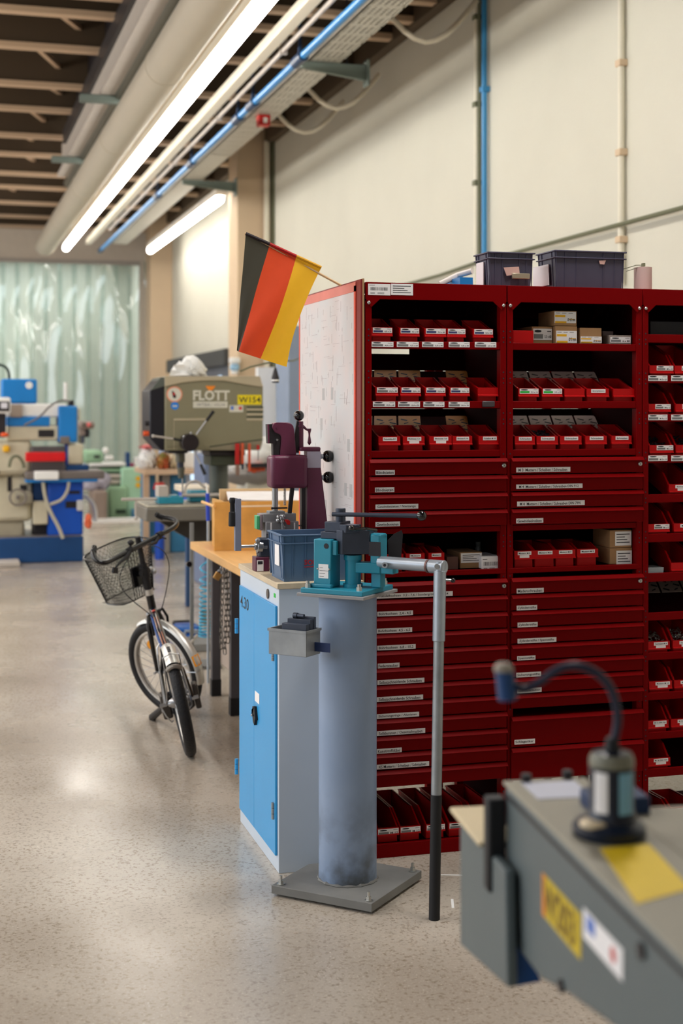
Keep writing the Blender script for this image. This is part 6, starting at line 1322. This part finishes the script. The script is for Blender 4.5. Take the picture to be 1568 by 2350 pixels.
# red handled tools hanging from a rail of the drill
for i, (X, yt, ym, yb2, w_, mt) in enumerate(((1105, 970, 1205, 1330, 24, m_redplastic), (1162, 965, 1200, 1260, 16, mat('orange_handle', (206, 86, 50), .4)), (1240, 968, 1285, 1300, 14, MATS['orange_handle']), (1338, 985, 1040, 1160, 14, m_redplastic))):
    t = thing('hand_tool', ['file with a wide red handle hanging under the drilling machine head, leftmost of four', 'orange handled brush hanging second from left under the drill head', 'slim orange handled tool hanging third under the drill head', 'small red handled driver hanging rightmost under the drill head'][i], 'tool', tuple(pz(z8, X, yb2, DY-.03)), 0, 'tools hanging under the drill head')
    bxz(z8, X-w_, X+w_, yt, ym, DY-.03, .02, 'tool_handle', mt, t, .004)
    bxz(z8, X-w_*(.9 if i < 2 else .2), X+w_*(.9 if i < 2 else .2), ym, yb2, DY-.026, .008, 'tool_blade', mat('blade_brown', (140, 112, 98), .5) if i == 0 else m_dies, t, .001)
# ------------------------------------------------------------------ clutter beyond the drill
def bt(name, label, cat, f, X0, X1, Y0, Y1, Yp, th, mt, group=None, bevel=.01, floor=False):
    a, b = pz(f, X0, Y0, Yp), pz(f, X1, Y1, Yp); o = part(name, MB().box(a.x, b.x, Yp, Yp+th, 0.0 if floor else b.z, a.z), mt, bevel=bevel); return tag(o, label, cat, group)
m_slate = mat('far_slate', (52, 84, 128), .5); m_bin2 = mat('far_blue', (60, 130, 176), .5, var=.1); m_cobalt = mat('far_cobalt', (24, 76, 186), .45); m_dustg = mat('far_grey', (150, 146, 140), .6, var=.1); m_woodf = mat('far_wood', (214, 184, 154), .6, var=.06)
YW = 15.0
fb_ = thing('far_bench', 'long wooden topped bench crowded with things far behind the drilling machine', 'bench', (pz(z8, 400, 1300, YW).x, YW+.5, 0))
a, b = pz(z8, 60, 1268, YW), pz(z8, 740, 1300, YW)
part('bench_top', MB().box(a.x, b.x, YW, YW+.8, a.z-.05, a.z), m_woodf, fb_)
for X in (80, 700): q = pz(z8, X, 1300, YW+.05); part('leg', MB().box(q.x-.03, q.x+.03, YW+.05, YW+.12, 0, a.z-.05), m_woodf, fb_)
zb2 = a.z
def on_b(name, label, cat, X0, X1, h, mt, dy=.2, th=.25, shape='box', z=None, Yp=YW, f=z8, bevel=.01, group=None):
    a_, b_ = pz(f, X0, 1200, Yp+dy), pz(f, X1, 1200, Yp+dy); z = zb2 if z is None else z
    if shape == 'box': m = MB().box(a_.x, b_.x, Yp+dy, Yp+dy+th, z+.0005, z+h)
    elif shape == 'blob': m = blob(((a_.x+b_.x)/2, Yp+dy+th/2, z+h*.45), (b_.x-a_.x)/2, th/2, h*.55, .2, int(X0), flat=-h*.44); bevel = 0
    else: r_ = (b_.x-a_.x)/2; m = MB().lathe([(r_, 0), (r_, h*.6), (r_*.45, h*.75), (r_*.45, h), (0, h)], ((a_.x+b_.x)/2, Yp+dy+th/2, z+.0005), n=18); bevel = 0
    return tag(part(name, m, mt, bevel=bevel), label, cat, group)
on_b('white_bowl', 'white rounded bundle at the left end of the far bench', 'bundle', 10, 200, .22, m_white, shape='blob'); on_b('red_tray', 'flat red tray on the white bundle at the far bench end', 'tray', 30, 190, .04, mat('far_pink', (222, 110, 110), .5), z=zb2+.215, shape='blob')
on_b('potted_plant', 'round green bundle with red spots on the far bench', 'plant', 215, 350, .16, mat('far_green', (104, 134, 60), .6, var=.5, scale=9, mix=(216, 60, 50)), shape='blob', dy=.1)
on_b('cream_pouch', 'cream rounded pouch beside the green bundle on the far bench', 'pouch', 345, 440, .14, mat('far_cream', (216, 206, 176), .6), shape='blob', dy=.15); on_b('blue_tub', 'small pale blue tub behind the green bundle', 'tub', 255, 320, .24, mat('far_paleblue', (150, 176, 214), .5), dy=.45)
on_b('white_box', 'wide white box on the far bench, right of the drill spindle', 'box', 500, 650, .17, m_white, dy=.3); on_b('white_jug', 'white jug standing at the right end of the far bench', 'jug', 660, 730, .22, m_white, dy=.1, shape='jar')
bt('blue_bin_rack', 'teal blue rack of small bins under the far bench, left part', 'rack', z8, 70, 185, 1300, 1560, YW+.2, .4, m_bin2, floor=True); bt('blue_bin_rack', 'teal blue cupboard under the far bench, beneath the spindle', 'rack', z8, 345, 520, 1320, 1600, YW+.2, .4, m_bin2, floor=True)
bt('pale_bin', 'pale grey cylinder-like bin between the blue racks under the far bench', 'bin', z8, 262, 345, 1310, 1600, YW+.15, .3, m_dustg, floor=True)
rv = thing('red_vice', 'small red topped blue stand between the racks before the far bench', 'stand', (pz(z8, 225, 1500, YW-.4).x, YW-.4, 0)); q = pz(z8, 228, 1480, YW-.4)
part('blue_foot', MB().cyl((q.x, YW-.4, 0), (q.x, YW-.4, q.z), .05, n=14), m_cobalt, rv); part('red_top', MB().cyl((q.x, YW-.4, q.z), (q.x, YW-.4, pz(z8, 228, 1410, YW-.4).z), .07, .05, n=14), m_redplastic, rv)
bt('grey_cabinet', 'tall blue grey machine cabinet behind the drill column', 'cabinet', z8, 725, 800, 1090, 1500, 12.2, .5, mat('cab_slate', (112, 126, 156), .5), floor=True)
wt = thing('side_table', 'pale topped side table with a cobalt blue drawer front behind the drill table', 'table', (pz(z8, 710, 1500, 11).x, 11.3, 0))
bxz(z8, 530, 895, 1468, 1532, 11.0, .6, 'table_top', mat('worktop_pale', (224, 212, 192), .5), wt); bxz(z8, 560, 890, 1533, 1640, 11.02, .5, 'drawer_front', m_cobalt, wt)
for X in (552, 880):
    for dy in (0, .5): bxz(z8, X-26, X+26, 1641, 2000, 11.03+dy, .05, 'leg', m_slate, wt, .004, True)
bot = thing('spray_bottle', 'clear bottle with a wooden coloured cap behind the plywood box', 'bottle', (pz(z8, 918, 1465, 10.6).x, 10.6, 0))
c = pz(z8, 918, 1530, 10.6); ztop_ = pz(z8, 918, 1532, 11).z
part('bottle_body', MB().lathe([(.033, pz(z8, 0, 1600, 10.6).z-c.z), (.033, pz(z8, 0, 1330, 10.6).z-c.z), (.018, pz(z8, 0, 1290, 10.6).z-c.z)], c, n=20), mat('bottle_grey', (196, 192, 196), .3), bot); part('cap', MB().lathe([(.02, pz(z8, 0, 1292, 10.6).z-c.z), (.014, pz(z8, 0, 1225, 10.6).z-c.z), (.009, pz(z8, 0, 1205, 10.6).z-c.z), (0, pz(z8, 0, 1204, 10.6).z-c.z)], c, n=16), mat('cap_tan', (214, 178, 140), .5), bot)
part('stand_box', MB().box(c.x-.05, c.x+.3, 10.55, 10.8, 0, pz(z8, 0, 1600, 10.6).z), m_dustg, bot)
gr = thing('bench_grinder', 'pale grinder with grey bowl guard and orange parts behind the press', 'grinder', (pz(z8, 1300, 1300, 11.5).x, 11.6, 0))
q0 = pz(z8, 1300, 1330, 11.5)
part('pedestal', MB().box(pz(z8, 1170, 1300, 11.5).x, pz(z8, 1440, 1300, 11.5).x, 11.4, 11.8, 0, pz(z8, 0, 1320, 11.5).z), mat('ped_cream', (206, 200, 184), .5), gr, bevel=.02)
part('bowl_guard', blob(q0+Vector((0, 0, .02)), .27, .2, .10, .05, 5), mat('bowl_grey', (150, 146, 142), .4, metal=.3), gr); part('white_body', blob(q0+Vector((.05, 0, .19)), .2, .15, .12, .12, 6), m_white, gr)
for X in (1290, 1370): q = pz(z8, X, 1250, 11.3); part('orange_wheel', MB().cyl(q, q+Vector((0, .06, 0)), .035, n=16), MATS['button_orange'], gr)
part('black_guard', MB().box(q0.x-.12, q0.x+.14, 11.25, 11.3, q0.z+.075, q0.z+.11), m_black, gr)
bt('blue_supply_box', 'blue box under the drill table near the floor', 'box', z8, 330, 560, 1880, 2010, 16.5, .5, m_slate, floor=True); 
for i, (X0, X1, mt) in enumerate(((545, 600, m_slate), (610, 690, m_black), (690, 745, m_woodf))): bt('leaning_board', ['blue', 'black', 'pale wooden'][i]+' upright board standing under the drill table', 'board', z8, X0, X1, 1900, 2058, 14.5, .04, mt, floor=True, bevel=.002)
# soap dispenser like white blue box at the pillar
q = pz(z8, 1080, 190, 17.08); sd_ = thing('dispenser', 'white and pale blue dispenser mounted on the pillar beyond the flag', 'dispenser', (q.x, 17.08, q.z))
bxz(z8, 1025, 1140, 0, 72, 17.08, .119, 'dispenser_top', m_white, sd_, .02); bxz(z8, 1032, 1132, 72, 150, 17.08, .119, 'dispenser_body', mat('pale_blue', (156, 196, 226), .4), sd_, .03); bxz(z8, 1045, 1120, 150, 190, 17.08, .119, 'dispenser_foot', m_white, sd_, .02)
# ------------------------------------------------------------------ milling machines on the left
MY = 14.6
m_cream = mat('mill_cream', (206, 198, 174), .45, var=.05); m_blue = mat('mill_blue', (20, 128, 208), .4, var=.04); m_cob = mat('mill_cobalt', (12, 84, 196), .4, var=.04); m_base = mat('mill_base', (14, 66, 120), .4, var=.06); m_gr = mat('mill_grey', (120, 112, 108), .45, metal=.2, var=.08)
ml = thing('milling_machine', 'cream and blue milling machine on a dark blue base at the left edge', 'machine', (pz(z1f, 300, 1900, MY).x, MY+.4, 0))
def mb(X0, X1, Y0, Y1, mt, name, dy=0, th=.5, bevel=.012, floor=False, parent=None): return bxz(z1f, X0, X1, Y0, Y1, MY+dy, th, name, mt, parent or ml, bevel, floor)
mb(-260, 835, 1815, 1950, m_base, 'machine_base', -.05, .9, floor=True); mb(-240, 820, 1800, 1822, m_gr, 'base_tray', -.02, .85)
mb(-260, 320, 1180, 1640, m_cream, 'left_column', .05, .6, .05); mb(-260, 250, 1640, 1815, mat('mill_beige', (168, 160, 140), .5), 'left_pedestal', .1, .5, .04)
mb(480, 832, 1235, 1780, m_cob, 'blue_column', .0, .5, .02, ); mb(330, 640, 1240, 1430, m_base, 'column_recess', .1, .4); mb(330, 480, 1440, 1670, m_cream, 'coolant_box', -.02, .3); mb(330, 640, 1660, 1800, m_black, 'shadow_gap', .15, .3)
mb(655, 775, 1440, 1505, m_black, 'column_window', -.004, .02, 0); mb(770, 835, 1430, 1535, mat('pale_box', (206, 206, 204), .4), 'socket_box', -.06, .06); mb(690, 800, 1335, 1365, m_black, 'column_slot', -.004, .02, 0)
mb(255, 980, 1215, 1245, m_blue, 'table_edge', -.12, .6); mb(250, 1050, 1140, 1215, m_gr, 'work_table', -.14, .6, .02); mb(345, 590, 1140, 1225, m_white, 'white_box', -.2, .15)
mb(660, 890, 1075, 1150, m_base, 'knee_block', -.02, .4); mb(310, 650, 890, 1150, mat('smoked_guard', (92, 86, 88), .3), 'guard_screen', -.03, .1); mb(255, 655, 950, 1040, mat('signal_red', (214, 14, 22), .4), 'red_guard', -.2, .06)
mb(655, 680, 870, 1080, m_cob, 'slide_strip', -.01, .2); mb(680, 832, 865, 1072, m_cream, 'ram_cover', -.02, .4, .02); mb(740, 802, 505, 635, m_cream, 'head_cap', .0, .3, .02)
mb(-160, 320, 830, 1180, m_cream, 'left_head', .0, .5, .05); mb(70, 590, 680, 830, m_cream, 'ram_body', -.01, .4, .02); mb(380, 545, 722, 800, m_black, 'ram_window', -.016, .02); mb(70, 500, 595, 690, m_blue, 'blue_band', -.02, .4)
mb(60, 670, 462, 600, m_white, 'ram_top', .0, .45, .02); mb(585, 775, 485, 850, m_blue, 'blue_head', -.05, .35, .02); mb(15, 372, 215, 462, m_blue, 'control_box', .0, .3, .02); mb(600, 700, 790, 870, m_gr, 'quill_block', -.06, .3)
cyz(z1f, 710, 430, 490, 32, MY+.1, 'motor_cap', m_black, ml); cyz(z1f, 655, 250, 440, 20, MY, 'lever_rod', m_white, ml); mb(100, 225, 470, 600, mat('mill_taupe', (166, 152, 140), .5), 'gear_box', -.05, .1)
mb(-40, 108, 400, 560, m_white, 'display_unit', -.25, .1, .02); mb(-30, 95, 440, 540, m_black, 'display_screen', -.256, .01); mb(10, 75, 455, 510, mat('screen_white', (220, 220, 230), .4), 'screen_patch', -.262, .006)
mb(-60, 60, 560, 800, m_black, 'display_arm', -.1, .1); disc(z1f, 290, 280, 36, MY, .01, 'round_badge', m_white, ml); mb(30, 98, 880, 950, mat('knob_yellow', (238, 180, 24), .4), 'yellow_knob', -.06, .06, .02); c = pz(z1f, 45, 775, MY-.15); part('orange_knob', MB().sphere(c, .035, n=12, sc=(1.2, 1, .7)), MATS['button_orange'], ml)
for X0, X1, Y0, Y1 in ((75, 118, 1195, 1340), (200, 270, 1275, 1330)): mb(X0, X1, Y0, Y1, m_black, 'panel_slot', .04, .02, 0)
def hose(pts, r_, mt, name, parent, Yp): part(name, MB().tube(smooth_pts([pz(z1f, X, Y, Yp) for X, Y in pts], 2), r_, n=8), mt, parent)
hose([(430, 1240), (450, 1400), (500, 1540), (590, 1700), (630, 1810)], .018, mat('hose_beige', (190, 184, 164), .5), 'coolant_hose', ml, MY-.1)
hose([(690, 1235), (680, 1330), (620, 1430), (500, 1470)], .016, MATS['hose_beige'], 'coolant_hose', ml, MY-.1); hose([(90, 1100), (110, 1000), (180, 980), (230, 1050), (240, 1110)], .015, m_cable, 'cable_loop', ml, MY-.15)
hose([(240, 680), (400, 600), (500, 480), (620, 425), (700, 440)], .010, m_gr, 'cable_loop', ml, MY-.12); hose([(-60, 70), (40, 80), (85, 130), (95, 215)], .014, mat('cable_dark', (36, 54, 50), .5), 'supply_cable', ml, MY+.1)
mb(150, 330, 1340, 1480, MATS['mill_beige'], 'feed_gear', -.08, .15, .04); c = pz(z1f, 180, 1400, MY-.12); part('hand_wheel', MB().tube([(c.x+.08*math.cos(a), MY-.12, c.z+.08*math.sin(a)) for a in [2*PI*k/24 for k in range(24)]], .010, n=8, closed=True).cyl((c.x, MY-.14, c.z), (c.x, MY-.06, c.z), .02, n=12), m_gr, ml)
mb(-260, 0, 1130, 1175, m_gr, 'left_table', -.2, .5, .02)
hose([(845, 1380), (930, 1450), (960, 1560), (950, 1640)], .02, m_white, 'white_hose', ml, MY+.3)
tag(part('orange_bag', blob(pz(z1f, 862, 1640, MY-.1)+Vector((.02, 0, -.0)), .035, .04, .075, .15, 8), mat('bag_orange', (236, 110, 70), .6)), 'small orange bag hanging at the right side of the blue milling machine', 'bag')
# second drill head behind the mill
YD = 19.0; sd = thing('bench_drill', 'grey brown drill head on a thin column standing behind the milling machine', 'drill', (pz(z1f, 870, 800, YD).x, YD, 0))
bxz(z1f, 795, 950, 640, 718, YD, .4, 'drill_head', mat('drill_taupe', (136, 122, 116), .5), sd, .04); bxz(z1f, 820, 910, 655, 690, YD-.02, .02, 'dark_window', m_greyg, sd); bxz(z1f, 800, 850, 718, 780, YD+.05, .2, 'drill_neck', MATS['drill_taupe'], sd); bxz(z1f, 850, 900, 718, 800, YD+.05, .2, 'drill_spindle', m_black, sd, .02); cyz(z1f, 830, 780, 860, 18, YD+.1, 'chuck', m_dies, sd); cyz(z1f, 800, 700, 1640, 22, YD+.5, 'column', m_greyg, sd)
c = pz(z1f, 888, 672, YD-.03); part('red_lamp', MB().sphere(c, .03, n=10), MATS['far_pink'], sd)
# green lathe
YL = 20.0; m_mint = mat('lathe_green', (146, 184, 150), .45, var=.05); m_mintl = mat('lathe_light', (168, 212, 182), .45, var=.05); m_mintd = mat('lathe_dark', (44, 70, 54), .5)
la = thing('lathe', 'pale green lathe standing before the strip curtain', 'lathe', (pz(z1f, 1150, 1600, YL).x, YL+.3, 0))
def lb(X0, X1, Y0, Y1, mt, name, dy=0, th=.6, bevel=.02, floor=False): return bxz(z1f, X0, X1, Y0, Y1, YL+dy, th, name, mt, la, bevel, floor)
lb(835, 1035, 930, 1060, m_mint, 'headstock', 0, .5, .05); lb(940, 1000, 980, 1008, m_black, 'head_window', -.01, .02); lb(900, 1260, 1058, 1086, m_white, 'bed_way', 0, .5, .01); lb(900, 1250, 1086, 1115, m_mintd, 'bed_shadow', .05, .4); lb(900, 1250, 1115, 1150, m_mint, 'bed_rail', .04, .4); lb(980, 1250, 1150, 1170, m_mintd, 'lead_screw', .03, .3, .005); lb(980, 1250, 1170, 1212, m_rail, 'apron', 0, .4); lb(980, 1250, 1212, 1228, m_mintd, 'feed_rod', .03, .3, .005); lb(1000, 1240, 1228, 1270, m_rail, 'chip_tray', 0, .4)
lb(1210, 1455, 1100, 1640, m_mintl, 'gear_pedestal', -.05, .6, .03, True); lb(1085, 1285, 1290, 1620, m_mint, 'motor_pedestal', -.1, .5, .04, True); lb(1160, 1260, 1522, 1562, m_mintd, 'pedestal_vent', -.12, .02, .002)
for Y in (1212, 1278): disc(z1f, 1380, Y, 24, YL-.05, .02, 'yellow_button', MATS['knob_yellow'], la)
c = pz(z1f, 1056, 930, YL-.1); part('lamp_ball', MB().sphere(c, .045, n=14), m_white, la); 
for X in (1075, 1110): c = pz(z1f, X, 1005, YL-.1); part('hand_knob', MB().sphere(c, .035, n=12), m_white, la)
lb(1325, 1455, 1520, 1640, m_bin2, 'blue_crate', -.2, .2)
tag(part('grey_sack', blob(pz(z1f, 950, 1330, YL-.25)+Vector((0, 0, .125)), .20, .15, .15, .12, 12, flat=-.12), mat('sack_lilac', (178, 174, 190), .7)), 'pale lilac sack lying on the taupe bin beside the blue milling machine', 'sack'); bt('taupe_bin', 'taupe waste bin on the floor left of the green lathe', 'bin', z1f, 920, 1075, 1330, 1620, YL-.5, .5, mat('bin_taupe', (142, 126, 116), .6), floor=True, bevel=.04)
bk_ = [('dark_bottle', 'dark blue bottle on the green lathe pedestal', 1262, 1300, 950, 1100, m_base), ('pink_tin', 'small dark pink tin on the green lathe pedestal', 1300, 1345, 1060, 1120, mat('tin_pink', (150, 60, 90), .5)), ('white_tin', 'white tin on the green lathe pedestal', 1345, 1400, 1000, 1095, m_white)]
for n_, l_, X0, X1, Y0, Y1, mt in bk_: bt(n_, l_, 'tin', z1f, X0, X1, Y0, 1100, YL, .15, mt, 'tins on the lathe')
